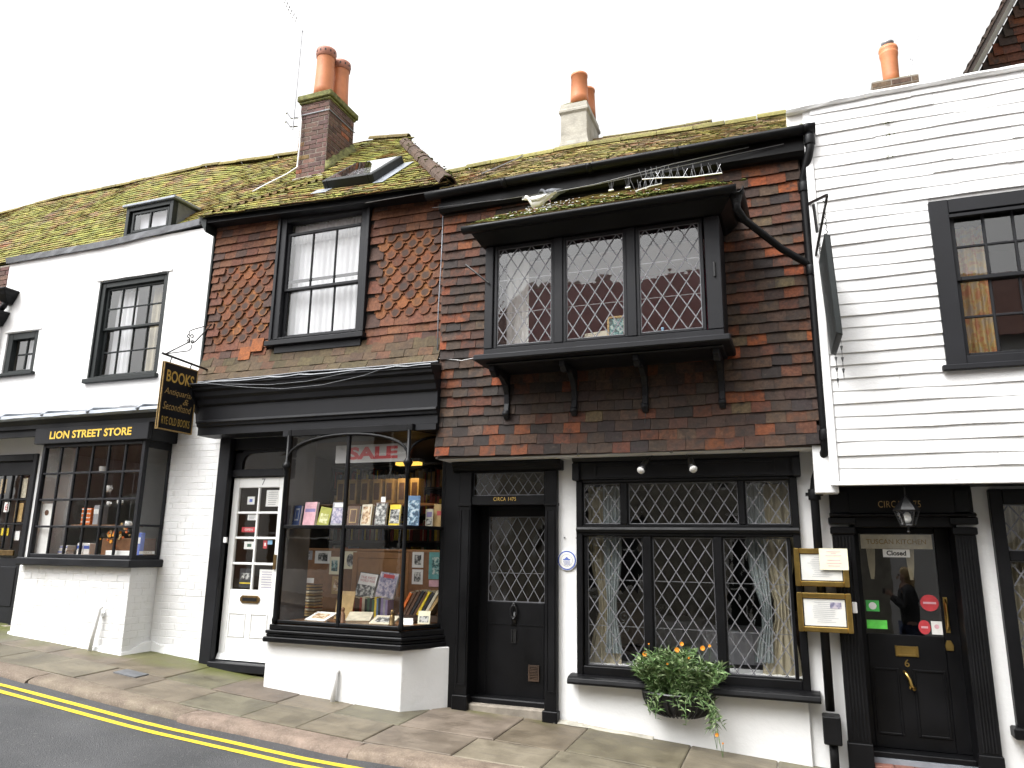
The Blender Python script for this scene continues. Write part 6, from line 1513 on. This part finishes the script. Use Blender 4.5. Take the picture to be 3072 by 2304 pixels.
# pine back of the window, with prints pinned to it
BC = thing('pine_backboard', (-4.5, .62, .78), 'pine panelled backboard of the bookshop window display', 'panel')
MB().box(-5.75, -3.35, .60, .63, .775, 1.49).build('board', 'pine', BC); MB().box(-5.75, -3.35, .585, .64, 1.49, 1.515).build('top_rail', 'pine', BC, bevel=.004)
f = MB(); frame_rect(f, -4.86, -4.12, .80, 1.48, .585, .602, .07); f.build('door_frame', 'pine', BC, bevel=.006); MB().box(-4.78, -4.2, .595, .601, .87, 1.41).build('door_panel', 'pine', BC)
MB().box(-4.12, -3.4, .593, .6, .79, 1.485).build('hessian', 'wicker', BC); MB().box(-5.72, -4.87, .593, .6, .79, 1.485).build('hessian', 'wicker', BC)
for (x0, x1, z0, z1, mt, lb, bd_) in ((-5.60, -5.42, 1.38, 1.485, 'picture_grey', 'dim grey print, leftmost on the backboard', 'cloth_grey'), (-5.38, -5.16, 1.34, 1.485, 'picture_grey', 'white card with a small landscape photo on the backboard', 'paper'), (-5.17, -5.03, 1.22, 1.42, 'picture_teal', 'cream print of a dark cat head on the backboard', 'paper_cream'), (-4.97, -4.81, 1.285, 1.485, 'picture_grey', 'white card with an oval picture on the backboard', 'paper_cream'),
        (-4.08, -3.94, 1.32, 1.49, 'picture_grey', 'upper white print right of the pine panel', 'paper'), (-4.075, -3.94, 1.14, 1.30, 'picture_grey', 'lower photo print right of the pine panel', 'paper'), (-3.87, -3.66, 1.20, 1.49, 'picture_teal', 'teal and white picture at the right of the display', 'teal_card'), (-5.12, -5.0, 1.0, 1.2, 'picture_warm', 'tan sheet pinned below the cat print', 'cloth_tan')):
    t = thing('print', ((x0+x1)/2, .585, z0), lb, 'print'); MB().box(x0, x1, .588, .592, z0, z1).build('mount', bd_, t)
    dx, dz = (x1-x0)*.2, (z1-z0)*.18
    if 'oval' in lb: 
        cx_, cz_ = (x0+x1)/2, (z0+z1)/2; MB().prism([(cx_+(x1-x0)*.3*math.cos(6.283*i/20), cz_+(z1-z0)*.36*math.sin(6.283*i/20)) for i in range(20)], 'y', .5865, .588).build('image', mt, t)
    else: MB().box(x0+dx, x1-dx, .5865, .588, z0+dz, z1-dz).build('image', mt, t)
o = MB().box(-3.86, -3.68, .586, .59, 1.12, 1.19).build('pink_card', 'cloth_pink'); tag(o, 'pink card under the teal picture', 'card')
gd = 'books in the bookshop window bottom'
book(-4.63, -4.39, 1.0, 1.265, .30, .03, 'cloth_black', 'large grey war history book with red and black title, on the book row', design=[(.03, .97, .03, .5, 'picture_grey'), (.03, .97, .5, .97, 'paper')], title=[('THE FIRST', .80, .026, 'ink_red'), ('WORLD WAR', .67, .026, 'ink_red')], lean=.10, tilt=.25, group=gd)
book(-4.37, -4.14, 1.0, 1.275, .30, .03, 'cloth_grey', 'large mauve aircraft book standing beside the grey war book', design=[(.02, .98, .02, .98, 'picture_mauve'), (.2, .8, .78, .92, 'ink_red')], lean=.10, tilt=.25, group=gd)
x = -4.66
for i, (wd, mt, h) in enumerate(((.022, 'cloth_blue', .19), (.025, 'cloth_cream', .18), (.03, 'cloth_brown', .2), (.03, 'cloth_red', .19), (.03, 'cloth_brown', .2), (.032, 'cloth_brown', .195), (.03, 'cloth_red', .205), (.034, 'cloth_cream', .21), (.03, 'cloth_black', .19), (.03, 'cloth_green', .2), (.03, 'cloth_black', .2), (.03, 'cloth_green', .19), (.026, 'cloth_yellow', .215), (.022, 'cloth_blue', .2), (.03, 'cloth_black', .21), (.03, 'cloth_violet', .21), (.026, 'cloth_grey', .2), (.03, 'cloth_violet', .19))):
    t = thing('book', (x, .2, .80), '%s spine in the upright row of books, %s from the left' % (mt.split('_')[1], ['first', 'second', 'third', 'fourth', 'fifth', 'sixth', 'seventh', 'eighth', 'ninth', 'tenth', 'eleventh', 'twelfth', 'thirteenth', 'fourteenth', 'fifteenth', 'sixteenth', 'seventeenth', 'eighteenth'][i]), 'book', 'upright row of books in the window bottom')
    MB().box(x, x+wd-.002, .20, .33, .80, .80+h).build('cover', mt, t); MB().box(x+.003, x+wd-.005, .205, .331, .80+h, .80+h+.001).build('pages', 'paper_cream', t); x += wd
for k in range(11):      # stack of worn flat books at the left
    z = .785+k*.031; a = jit(.12); w_, d_ = .20+jit(.025), .14; cx_, cy_ = -5.12+jit(.015), .2
    t = thing('book', (cx_, cy_, z), 'worn flat book in the left-hand stack, %s from the bottom' % ['first', 'second', 'third', 'fourth', 'fifth', 'sixth', 'seventh', 'eighth', 'ninth', 'tenth', 'topmost, farthest'][k], 'book', 'stack of worn books')
    def rb(x0, x1, y0, y1, z0, z1):
        b = MB().box(x0, x1, y0, y1, z0, z1); b.v = [(cx_+v[0]*math.cos(a)-v[1]*math.sin(a), cy_+v[0]*math.sin(a)+v[1]*math.cos(a), v[2]) for v in b.v]; return b
    rb(-w_/2, w_/2, -d_/2, d_/2, z, z+.004).build('cover', random.choice(('cloth_brown', 'cloth_black', 'cloth_red', 'cloth_tan')), t); rb(-w_/2+.006, w_/2-.006, -d_/2+.006, d_/2, z+.004, z+.024).build('pages', random.choice(('cloth_cream', 'cloth_tan')), t); rb(-w_/2, w_/2, -d_/2, d_/2, z+.024, z+.028).build('cover', random.choice(('cloth_brown', 'cloth_black')), t)
o = MB().box(-5.26, -5.10, .2, .203, 1.135, 1.19).build('price_card', 'paper'); tag(o, 'white card on top of the stack of worn books', 'card')
def lying(x, y, w, d, h, cov, lb, turn=0.0, design=None, slope=.35):
    t = thing('book', (x, y, .78), lb, 'book', gd); M = Matrix.Rotation(turn, 4, 'Z') @ Matrix.Rotation(slope, 4, 'X')
    def put(b, nm, mt): b.v = [tuple(M @ Vector(v)+Vector((x, y, .78))) for v in b.v]; b.build(nm, mt, t)
    put(MB().box(-w/2, w/2, 0, d, 0, h-.004), 'pages', 'cloth_cream'); put(MB().box(-w/2-.003, w/2+.003, -.003, d, h-.004, h), 'cover', cov)
    if design: put(MB().box(-w*.35, w*.35, d*.2, d*.8, h, h+.001), 'cover_design', design)
lying(-4.70, -.30, .27, .2, .02, 'paper', 'open white booklet lying at the front left of the display', -.15, 'picture_warm')
lying(-4.20, -.28, .24, .2, .04, 'cloth_cream', 'thick cream book lying flat at the front middle', .35)
lying(-3.93, -.30, .25, .19, .02, 'cloth_cream', 'cream book with a grey engraving lying at the front right', .05, 'picture_grey')
lying(-3.68, -.22, .12, .15, .015, 'paper', 'small pale booklet lying behind the corner post', .5)
book(-3.60, -3.48, .80, .93, -.13, .015, 'paper_cream', 'small cream booklet with a black drawing in the angled side of the display', design=[(.12, .88, .12, .6, 'picture_grey')], tilt=.35, turn=.3, group=gd)
book(-4.66, -4.45, .79, 1.08, -.02, .012, 'cloth_tan', 'plain buff folder standing left of the mullion', tilt=.2, group=gd)
for k, (x, mt, a, hh) in enumerate(((-3.94, 'orange_card', .5, .25), (-3.89, 'cloth_brown', .5, .27), (-3.85, 'cloth_brown', .52, .28), (-3.81, 'cloth_black', .52, .28), (-3.77, 'cloth_brown', .54, .27), (-3.735, 'cloth_yellow', .5, .27), (-3.70, 'cloth_black', .55, .27), (-3.655, 'cloth_cream', .55, .29), (-3.62, 'cloth_tan', .6, .28))):
    t = thing('book', (x, .12, .87), '%s book leaning in the slanting row, %s from the left' % (mt.split('_')[0 if mt == 'orange_card' else 1], ['first', 'second', 'third', 'fourth', 'fifth', 'sixth', 'seventh', 'eighth', 'ninth'][k]), 'book', 'slanting row of books')
    M = Matrix.Rotation(a, 4, 'Y')
    b = MB().box(-.014, .014, 0, .16, 0, hh); b.v = [tuple(M @ Vector(v)+Vector((x, .10, .86))) for v in b.v]; b.build('cover', mt, t)
    b = MB().box(-.010, .010, .003, .16, hh, hh+.001); b.v = [tuple(M @ Vector(v)+Vector((x, .10, .86))) for v in b.v]; b.build('pages', 'cloth_cream', t)
o = MB().box(-3.98, -3.45, .08, .28, .80, .86).build('book_rest', 'dark_wood'); tag(o, 'dark wooden rest under the slanting books', 'stand')
for k, (x, y, mt, lb) in enumerate(((-4.37, -.30, 'wicker', 'brown wooden figurine standing right of the mullion foot'), (-3.80, -.30, 'aged_brass', 'dark metal figurine by the corner post'))):
    o = MB().lathe(x, y, [(.035, .78), (.036, .80), (.026, .81), (.028, .86), (.018, .885), (.012, .895), (.02, .91), (.018, .93), (.006, .94)], 14).build('figurine', mt, smooth=True); tag(o, lb, 'figurine')
# bookcases inside the shop
CS = thing('bookcase', (-4.7, 2.2, .3), 'dark bookcase full of books at the back of the bookshop', 'bookcase')
b = MB()
for z in (.9, 1.25, 1.6, 1.95, 2.3, 2.62): b.box(-6.1, -3.3, 1.85, 2.15, z, z+.025)
for x in (-6.1, -5.15, -4.2, -3.32): b.box(x, x+.025, 1.85, 2.15, .3, 2.64)
b.box(-6.1, -3.3, 2.15, 2.17, .3, 2.64); b.build('case', 'dark_wood', CS)
sp = {}
for z in (.925, 1.275, 1.625, 1.975, 2.325):
    x = -6.06
    while x < -3.36:
        w_ = random.uniform(.02, .045); mt = random.choice(('cloth_brown', 'cloth_brown', 'cloth_red', 'cloth_green', 'cloth_tan', 'cloth_black', 'cloth_navy', 'cloth_cream', 'cloth_yellow'))
        if not any(x < q < x+w_+.03 for q in (-5.15, -4.2)): sp.setdefault(mt, MB()).box(x, x+w_-.002, 1.87+random.random()*.03, 2.1, z, z+random.uniform(.18, .28))
        x += w_
for mt, b in sp.items(): b.build('shelved_books', mt, CS, kind='stuff')
FR = thing('picture_shelf', (-4.75, .9, 2.05), 'row of tan framed spines on a high shelf behind the SALE banner', 'shelf')
MB().box(-5.5, -3.9, .80, 1.0, 2.02, 2.045).build('board', 'pine', FR)
for i in range(7):
    x = -5.28+i*.17; MB().box(x, x+.11, .80, .95, 2.046, 2.34).build('album', 'cloth_tan', FR); MB().box(x+.02, x+.09, .797, .80, 2.09, 2.29).build('album_label', 'cloth_brown', FR)
# papers on the white door
YP = .012
for (x0, x1, z0, z1, mt, lb, img) in ((-5.965, -5.862, 2.0, 2.09, 'paper', 'small white card with a blue spot in the top left pane of the white door', 'ink_blue'), (-5.70, -5.50, 1.975, 2.16, 'paper', 'white printed notice in the top right pane of the white door', 'cloth_grey'), (-5.94, -5.81, 1.82, 1.885, 'paper', 'white ticket in the second left pane of the white door', 'cloth_grey'),
        (-6.01, -5.81, 1.685, 1.742, 'red_card', 'red OPEN strip in the white door', None), (-5.955, -5.81, 1.495, 1.58, 'paper', 'cream and green sticker in the third left pane of the white door', 'cloth_green'), (-5.69, -5.635, 1.505, 1.595, 'red_card', 'narrow red and white card sticker in the third right pane of the white door', 'paper'), (-5.63, -5.565, 1.55, 1.597, 'sky_card', 'small blue card sticker in the third right pane of the white door', None),
        (-5.98, -5.81, 1.072, 1.28, 'cloth_black', 'black flyer with a yellow stripe in the bottom left pane of the white door', 'cloth_yellow'), (-5.705, -5.47, 1.055, 1.275, 'paper', 'large white sheet in the bottom right pane of the white door', 'cloth_violet')):
    o = MB().box(x0, x1, YP+.012, YP+.014, z0, z1).build('notice', mt); tag(o, lb, 'notice')
    if img:
        b = MB(); W_, H_ = x1-x0, z1-z0
        if 'stripe' in lb: b.box(x0+.01, x1-.01, YP+.0105, YP+.012, z0+H_*.2, z0+H_*.26); 
        elif 'printed' in lb or 'large' in lb or 'ticket' in lb:
            n = 7 if H_ > .1 else 3
            for i in range(n): b.box(x0+W_*.15, x1-W_*random.uniform(.15, .35), YP+.0108, YP+.012, z1-H_*(i+1)/(n+1)-.003, z1-H_*(i+1)/(n+1)+.003)
        else: b.box(x0+W_*.3, x1-W_*.3, YP+.0108, YP+.012, z0+H_*.3, z1-H_*.3)
        b.build('print', img, o)
    if 'OPEN' in lb: text('OPEN', 'paper', o, (x0+x1)/2, (z0+z1)/2, YP+.0105, w=.11, h=.026)
    if 'flyer' in lb: MB().box(x0+.02, x1-.02, YP+.0105, YP+.012, z0+.09, z1-.05).build('photo', 'picture_grey', o)

# ================================================================ white shop bay
gb = 'goods in the small-paned shop bay'
def crate(x, y, z, w, d, h, mt, lb, nm='box', cat='box', lid=None):
    o = MB().box(x, x+w, y, y+d, z, z+h).build(nm, mt, bevel=.004); tag(o, lb, cat, gb)
    if lid: MB().box(x+.004, x+w-.004, y-.002, y, z+h*.55, z+h*.8).build('label_band', lid, o)
    return o
BF = MB().box(-8.8, -7.2, -.36, .3, 1.355, 1.385).build('display_board', 'pine'); tag(BF, 'pine display board inside the small-paned shop bay', 'board')
SH = MB().box(-8.45, -7.7, -.2, .2, 1.74, 1.76).build('display_shelf', 'wicker'); tag(SH, 'brown shelf carrying orange boxes in the shop bay', 'shelf')
crate(-8.83, -.33, 1.39, .19, .02, .62, 'paper', 'tall white poster board standing in the left column of the shop bay', 'poster', 'poster')
o = disc(-8.735, 1.90, .035, -.334, -.331, 20).build('round_mark', 'cloth_brown', None); tag(o, 'round brown and green mark on the tall white poster board', 'mark')
for k in range(4): crate(-8.40+.0*k, -.12, 1.761+.052*k, .16, .15, .05, 'orange_card', 'orange box in the shop bay, %s of a stack of four' % ['lowest', 'second', 'third', 'topmost'][k], lid='paper')
crate(-8.22, -.1, 1.761, .09, .14, .24, 'grey_board', 'grey box beside the orange stack in the shop bay', lid='paper')
for k, x in enumerate((-8.62, -8.60)): crate(x, -.2, 1.386+.06*k, .14, .12, .058, 'paper', 'blue and white packet low in the shop bay, %s' % ('lower' if k == 0 else 'upper'), lid='ink_blue')
for k in range(2): crate(-8.30+.11*k, -.2, 1.386, .10, .1, .15, 'paper', 'white packet with blue label beside the basket, %s' % ('left' if k == 0 else 'right'), lid='ink_blue')
BK = thing('basket', (-7.75, .0, 1.39), 'brown wicker hamper with orange flowers in the shop bay', 'basket')
MB().box(-8.02, -7.45, -.1, .2, 1.386, 1.60).build('hamper', 'wicker', BK, bevel=.01)
for i in range(26):
    p = Vector((-7.75+random.gauss(0, .11), -.12+jit(.05), 1.66+random.gauss(0, .06))); disc(p.x, p.z, random.uniform(.012, .024), p.y, p.y+.012, 8).build('petal', random.choice(('orange_card', 'cloth_tan', 'flower_orange')), BK)
for k, (x, z, s) in enumerate(((-8.02, 2.20, 1.0), (-7.80, 2.04, .8), (-7.62, 1.77, .9), (-8.15, 2.44, 1.1), (-7.98, 2.02, .6))):
    t = thing('hanging_cup', (x, -.1, z), 'white enamel cup hanging in the shop bay, %s' % ['centre left', 'centre', 'lower right', 'highest, upper left', 'smallest'][k], 'cup', gb)
    MB().lathe(x, -.1, [(.03*s, z-.04*s), (.042*s, z-.02*s), (.046*s, z+.04*s), (.043*s, z+.04*s), (.036*s, z-.015*s)], 14).build('cup', 'paper', t, smooth=True); MB().tube([(x+.045*s, -.1, z+.025*s), (x+.07*s, -.1, z), (x+.04*s, -.1, z-.015*s)], .006, 5).build('handle', 'paper', t); MB().tube([(x, -.1, z+.04*s), (x, -.1, 2.74)], .002, 4).build('string', 'cloth_grey', t)
crate(-7.66, -.34, 1.386, .42, .03, .07, 'paper', 'long white label strip at the right of the shop bay sill', 'label_strip', 'sign')
TS = MB().box(-7.178, -7.172, -.30, -.08, 1.42, 1.455).build('sign', 'paper'); 
tag(TS, 'little white sign with gold TREATS lettering in the side of the shop bay', 'sign'); text('TREATS', 'faded_gold', TS, -7.1705, 1.4375, -.19, w=.14, h=.025, rot=RS)
crate(-7.27, -.25, 1.386, .04, .06, .28, 'ink_blue', 'tall blue striped packet in the side of the shop bay', lid='paper')
NB = MB().box(-10.02, -9.93, .022, .026, 1.93, 2.06).build('number_card', 'paper'); tag(NB, 'white card with red number 6 in the far left shop door', 'card'); text('6', 'ink_red', NB, -9.975, 1.995, .0215, h=.09, bold=.01)
for k, (x, z, w_, h_, mt) in enumerate(((-10.2, 2.18, .12, .2, 'cloth_tan'), (-9.84, 1.80, .15, .25, 'cloth_tan'), (-10.04, 1.62, .14, .1, 'cloth_yellow'), (-9.80, 1.56, .12, .12, 'paper'), (-10.24, 1.75, .1, .3, 'sky_card'), (-9.82, 2.12, .14, .26, 'cloth_cream'))):
    o = MB().box(x, x+w_, .05, .055, z, z+h_).build('poster', mt); tag(o, '%s poster behind the far left shop door, %s' % (mt.split('_')[-1], ['upper left', 'middle right', 'low middle', 'low right', 'left', 'upper right'][k]), 'poster')
curtain('curtain', -8.68, -8.30, 3.75, 4.95, .22, 'net_curtain', 'pale curtain at the left of the white house upper sash', folds=4); curtain('curtain', -8.02, -7.66, 3.75, 4.95, .22, 'cream_curtain', 'cream curtain at the right of the white house upper sash', folds=4)
curtain('curtain', -10.3, -9.9, 3.9, 4.4, .2, 'net_curtain', 'pale curtain behind the small window of the white house', folds=5)

# ================================================================ restaurant, ground floor and oriel
for (x0, x1, z0, z1, g, mt, lb) in ((-1.93, -1.62, .45, 2.15, (1.05, .35, -1.78), 'cream_curtain', 'cream tied-back curtain at the left of the leaded window'), (-.38, -.05, .45, 2.15, (1.05, .35, -.16), 'cream_curtain', 'cream tied-back curtain at the right of the leaded window'), (-1.78, -1.60, .6, 2.15, (1.0, .5, -1.72), 'pale_curtain', 'pale blue-grey curtain beside the left cream one'), (-.45, -.28, .6, 2.15, (1.0, .5, -.25), 'pale_curtain', 'pale blue-grey curtain beside the right cream one')):
    curtain('curtain', x0, x1, z0, z1, .20 if mt[0] == 'c' else .17, mt, lb, amp=.022, folds=5, gather=g)
for k, (cx_, cy_, r, lb) in enumerate(((-.70, 1.7, .40, 'white-clothed table behind the right light of the leaded window'), (-1.55, 2.6, .42, 'white-clothed table deep in the restaurant, behind the middle light'))):
    t = thing('table', (cx_, cy_, 0), lb, 'table', 'restaurant tables')
    rings = []
    for z, q in ((.73, .99), (.72, 1.0), (.6, 1.03), (.42, 1.06)):
        rings.append([(cx_+r*q*math.cos(6.283*i/40)*(1+(.03*math.sin(i*1.57) if z < .7 else 0)), cy_+r*q*math.sin(6.283*i/40)*(1+(.03*math.sin(i*1.57) if z < .7 else 0)), z) for i in range(40)])
    MB().loft(rings).build('tablecloth', 'white_linen', t, smooth=False); MB().lathe(cx_, cy_, [(.2, -.03), (.03, .0), (.03, .45)], 12).build('pedestal', 'dark_wood', t)
    for j in range(3):
        x, y = cx_+.2*math.cos(j*2.1), cy_-.1+.2*math.sin(j*2.1); g = MB().lathe(x, y, [(.03, .735), (.005, .74), (.005, .80), (.03, .83), (.034, .89)], 12).build('wine_glass', 'glass', None, smooth=True); tag(g, 'wine glass on the %s restaurant table, %s' % ('nearer' if k == 0 else 'farther', ['rightmost', 'rearmost', 'frontmost'][j]), 'glass', 'wine glasses on table %d' % k)
for k, (x, y, lb) in enumerate(((-.2, 1.3, 'dark chair at the nearer restaurant table'), (-1.9, 1.6, 'dark chair left of the farther restaurant table'))):
    t = thing('chair', (x, y, 0), lb, 'chair')
    MB().box(x-.2, x+.2, y-.2, y+.2, .43, .47).build('seat', 'dark_wood', t); MB().box(x-.2, x+.2, y+.17, y+.2, .5, .95).build('backrest', 'dark_wood', t)
    for a in (-.19, .16):
        for c in (-.19, .16): MB().box(x+a, x+a+.035, y+c, y+c+.035, -.03, .43).build('leg', 'dark_wood', t)
bs = MB().lathe(-1.83, .30, [(.03, .51), (.03, .66), (.012, .70), (.012, .76)], 14).build('bottle', 'red_card', smooth=True); tag(bs, 'red bottle on the window board at the left of the leaded window', 'bottle')
WB_ = MB().box(-1.95, .0, .09, .40, .44, .505).build('window_board', 'white_gloss'); tag(WB_, 'white inner board behind the leaded window', 'board')
IR = MB()
for s in (-1, 1):
    IR.tube([(-1.58+s*.05*math.cos(t)*(1-t/11), .14, .88+.055*(1-t/11)*math.sin(t)+s*.05) for t in [i*.5 for i in range(18)]], .008, 6)
IR = IR.build('iron_scroll', 'black_iron', smooth=True); tag(IR, 'black iron scroll behind the left light of the leaded window', 'scroll')
curtain('curtain', -2.55, -2.32, 3.32, 4.40, -.52, 'paper', 'white curtain at the left of the oriel window', amp=.015, folds=3)
def pframe(x, z, w_, h_, y, fm, im, lb):
    t = thing('framed_picture', (x, y, z), lb, 'picture'); f = MB(); frame_rect(f, x, x+w_, z, z+h_, y, y+.02, .018); f.build('frame', fm, t); MB().box(x+.01, x+w_-.01, y+.01, y+.02, z+.01, z+h_-.01).build('image', im, t)
pframe(-1.52, 3.315, .17, .32, -.62, 'cloth_tan', 'picture_teal', 'gilt framed picture at the right of the middle oriel light')
o = MB().hexa([(-1.75,-.6,3.313),(-1.53,-.6,3.313),(-1.52,-.55,3.313),(-1.76,-.55,3.313),(-1.76,-.52,3.52),(-1.52,-.52,3.54),(-1.52,-.5,3.54),(-1.76,-.5,3.52)]).build('canvas_board', 'cloth_cream'); tag(o, 'pale canvas board leaning low in the middle oriel light', 'board')
o = MB().lathe(-1.02, -.6, [(.035, 3.313), (.036, 3.40), (.03, 3.43), (.012, 3.46), (.014, 3.49)], 14).build('bottle', 'sky_card', smooth=True); tag(o, 'plastic water bottle low in the right oriel light', 'bottle')
o = MB().box(-1.16, -1.04, -.66, -.6, 3.313, 3.37).build('box', 'cloth_tan'); tag(o, 'tan box beside the water bottle in the oriel', 'box')
o = MB().box(-2.16, -2.03, -.68, -.58, 3.313, 3.345).build('tray', 'paper'); tag(o, 'white and blue tray low in the left oriel light', 'tray')
MB().box(-2.158, -2.032, -.682, -.68, 3.34, 3.346).build('rim', 'ink_blue', o)
# door glass of the right-hand restaurant
YG = .213
TK = MB().box(.497, 1.045, YG+.012, YG+.014, 1.585, 1.705).build('pelmet_sign', 'cloth_cream'); tag(TK, 'cream pelmet with gold restaurant name across the right-hand door glass', 'sign'); text('TUSCAN KITCHEN', 'faded_gold', TK, .77, 1.645, YG+.0105, w=.46, h=.042, bold=.01)
CL = MB().box(.662, .868, YG-.002, YG+.0, 1.515, 1.582).build('closed_sign', 'paper'); tag(CL, 'small white Closed sign hanging in the right-hand door', 'sign'); text('Closed', 'ink_black', CL, .765, 1.55, YG-.0035, w=.15, h=.042, bold=.03)
for (x0, x1, z0, z1, mt, lb, rnd) in ((.495, .597, 1.065, 1.155, 'green_card', 'green square sticker with a white disc on the right-hand door', 0), (.49, .645, .925, .995, 'lime_card', 'bright green sticker low on the right-hand door glass', 0), (.91, 1.045, 1.083, 1.215, 'red_card', 'larger round red sticker on the right-hand door glass', 1), (.878, .967, .897, 1.01, 'red_card', 'smaller round red sticker low on the right-hand door glass', 1), (.973, 1.052, .90, 1.005, 'paper', 'white sticker with red print low right on the door glass', 0)):
    if rnd: o = MB().prism([((x0+x1)/2+(x1-x0)/2*math.cos(6.283*i/28), (z0+z1)/2+(z1-z0)/2*math.sin(6.283*i/28)) for i in range(28)], 'y', YG-.002, YG).build('sticker', mt)
    else: o = MB().box(x0, x1, YG-.002, YG, z0, z1).build('sticker', mt)
    tag(o, lb, 'sticker')
    if mt == 'green_card': disc((x0+x1)/2, (z0+z1)/2, .03, YG-.0035, YG-.001, 20).build('white_disc', 'paper', o)
    if rnd: MB().box(x0+.02, x1-.02, YG-.003, YG-.001, (z0+z1)/2-.008, (z0+z1)/2+.008).build('print', 'cloth_pink', o)
    if 'white sticker' in lb: disc((x0+x1)/2, (z0+z1)/2+.01, .018, YG-.0035, YG-.001, 14).build('print', 'cloth_pink', o)
for k, x in enumerate((.57, .87)):
    rp = MB()
    for q in range(6): rp.tube([(x+.012*(q-2.5), YG+.03, 1.60), (x+.009*(q-2.5), YG+.035, 1.45), (x+.004*(q-2.5), YG+.03, 1.33+.02*(q % 2))], .005, 5)
    rp = rp.build('cord_tassel', 'cream_curtain'); tag(rp, 'pale cord tassel hanging inside the right-hand door, %s one' % ('left' if k == 0 else 'right'), 'tassel')

# ================================================================ a passer-by in the road, out of frame, mirrored in the right-hand door glass
def skinned(name, mat, parent, verts, edges, radii):
    me = bpy.data.meshes.new(name); me.from_pydata(verts, edges, []); me.update(); o = obj(name, me, mat, parent)
    sk = o.modifiers.new('skin', 'SKIN'); sk.use_smooth_shade = True
    for v, r in zip(me.skin_vertices[0].data, radii): v.radius = r if isinstance(r, tuple) else (r, r)
    me.skin_vertices[0].data[0].use_root = True
    sb2 = o.modifiers.new('subdivision', 'SUBSURF'); sb2.levels = 2; sb2.render_levels = 2
    return o
if True:
    PX, PY, PZ = 1.40, -4.8, road_z(1.4, -4.8)
    pe = thing('person', (PX, PY, PZ), 'person in a charcoal coat with blond hair, mirrored in the right-hand door glass', 'person')
    V = [(0, 0, .86), (0, 0, 1.05), (-.005, 0, 1.26), (-.015, 0, 1.40), (-.035, 0, 1.46), (-.06, 0, 1.56), (-.055, 0, 1.64),
         (0, -.09, .80), (-.01, -.09, .44), (.01, -.09, .08), (-.11, -.095, .035), (0, .09, .80), (-.01, .09, .44), (.01, .09, .08), (-.11, .095, .035),
         (-.01, -.17, 1.35), (-.07, -.20, 1.11), (-.22, -.10, 1.28), (-.265, -.075, 1.33), (-.01, .17, 1.35), (-.07, .20, 1.11), (-.22, .08, 1.28), (-.265, .06, 1.33)]
    E = [(0,1),(1,2),(2,3),(3,4),(4,5),(5,6),(0,7),(7,8),(8,9),(9,10),(0,11),(11,12),(12,13),(13,14),(3,15),(15,16),(16,17),(17,18),(3,19),(19,20),(20,21),(21,22)]
    RD = [(.13,.15), (.11,.13), (.12,.16), .075, .052, .088, .07, .09, .06, .042, .036, .09, .06, .042, .036, .055, .043, .03, .03, .055, .043, .03, .03]
    for sgn, hv in ((-1, 18), (1, 22)):
        hx, hy, hz = V[hv]
        for k, (dx, dy, dz) in enumerate(((-.05, .045, .035), (-.075, .03, .01), (-.08, .012, -.005), (-.07, -.006, -.02))):
            V.append((hx-.03, hy-sgn*(k-1.5)*.014, hz+.012-k*.006)); V.append((hx+dx, hy-sgn*dy*.8, hz+dz)); n_ = len(V); E += [(hv, n_-2), (n_-2, n_-1)]; RD += [.010, .008]
        V.append((hx-.01, hy-sgn*.02, hz+.035)); V.append((hx-.03, hy-sgn*.035, hz+.06)); n_ = len(V); E += [(hv, n_-2), (n_-2, n_-1)]; RD += [.011, .009]
    W = lambda vs: [(PX+a, PY+c, PZ+e) for a, c, e in vs]
    body = skinned('body', 'skin', pe, W(V), E, RD)
    ci = [0, 1, 2, 3, 15, 16, 17, 19, 20, 21, 7, 11]; mp_ = {q: i for i, q in enumerate(ci)}
    cv = [V[i] for i in ci]; ce = [(mp_[a], mp_[c]) for a, c in E if a in mp_ and c in mp_]
    skinned('coat', 'charcoal_wool', pe, W(cv), ce, [(.16,.18), (.135,.155), (.145,.185), .09, .072, .058, .043, .072, .058, .043, .115, .115])
    ti = [0, 7, 8, 9, 11, 12, 13]; mp_ = {q: i for i, q in enumerate(ti)}
    skinned('trousers', 'cloth_navy', pe, W([V[i] for i in ti]), [(mp_[a], mp_[c]) for a, c in E if a in mp_ and c in mp_], [(.14,.16), .105, .075, .06, .105, .075, .06])
    hr = MB(); rings = []
    for z, a, c, off in ((1.38, .035, .05, .045), (1.45, .06, .085, .035), (1.53, .085, .105, .012), (1.60, .10, .11, -.015), (1.66, .092, .10, -.03), (1.70, .06, .065, -.04), (1.715, .01, .01, -.042)):
        rings.append([(PX+off+.0+a*math.cos(6.283*i/16), PY+c*math.sin(6.283*i/16), PZ+z) for i in range(16)])
    hr.loft(rings).build('hair', 'blond_hair', pe, smooth=True)
    nz = MB().lathe(PX-.148, PY, [(.006, PZ+1.535), (.014, PZ+1.545), (.008, PZ+1.58)], 8).build('nose', 'skin', pe, smooth=True)
    for sy in (-1, 1): MB().lathe(PX-.138, PY+sy*.032, [(.003, PZ+1.585), (.010, PZ+1.592), (.003, PZ+1.60)], 8).build('eye', 'ink_black', pe)
    MB().box(PX-.375, PX-.33, PY-.07, PY+.055, PZ+1.325, PZ+1.40).build('held_camera', 'ink_black', None)
    cm = bpy.data.objects['held_camera']; tag(cm, 'small dark camera held up by the mirrored person', 'camera')
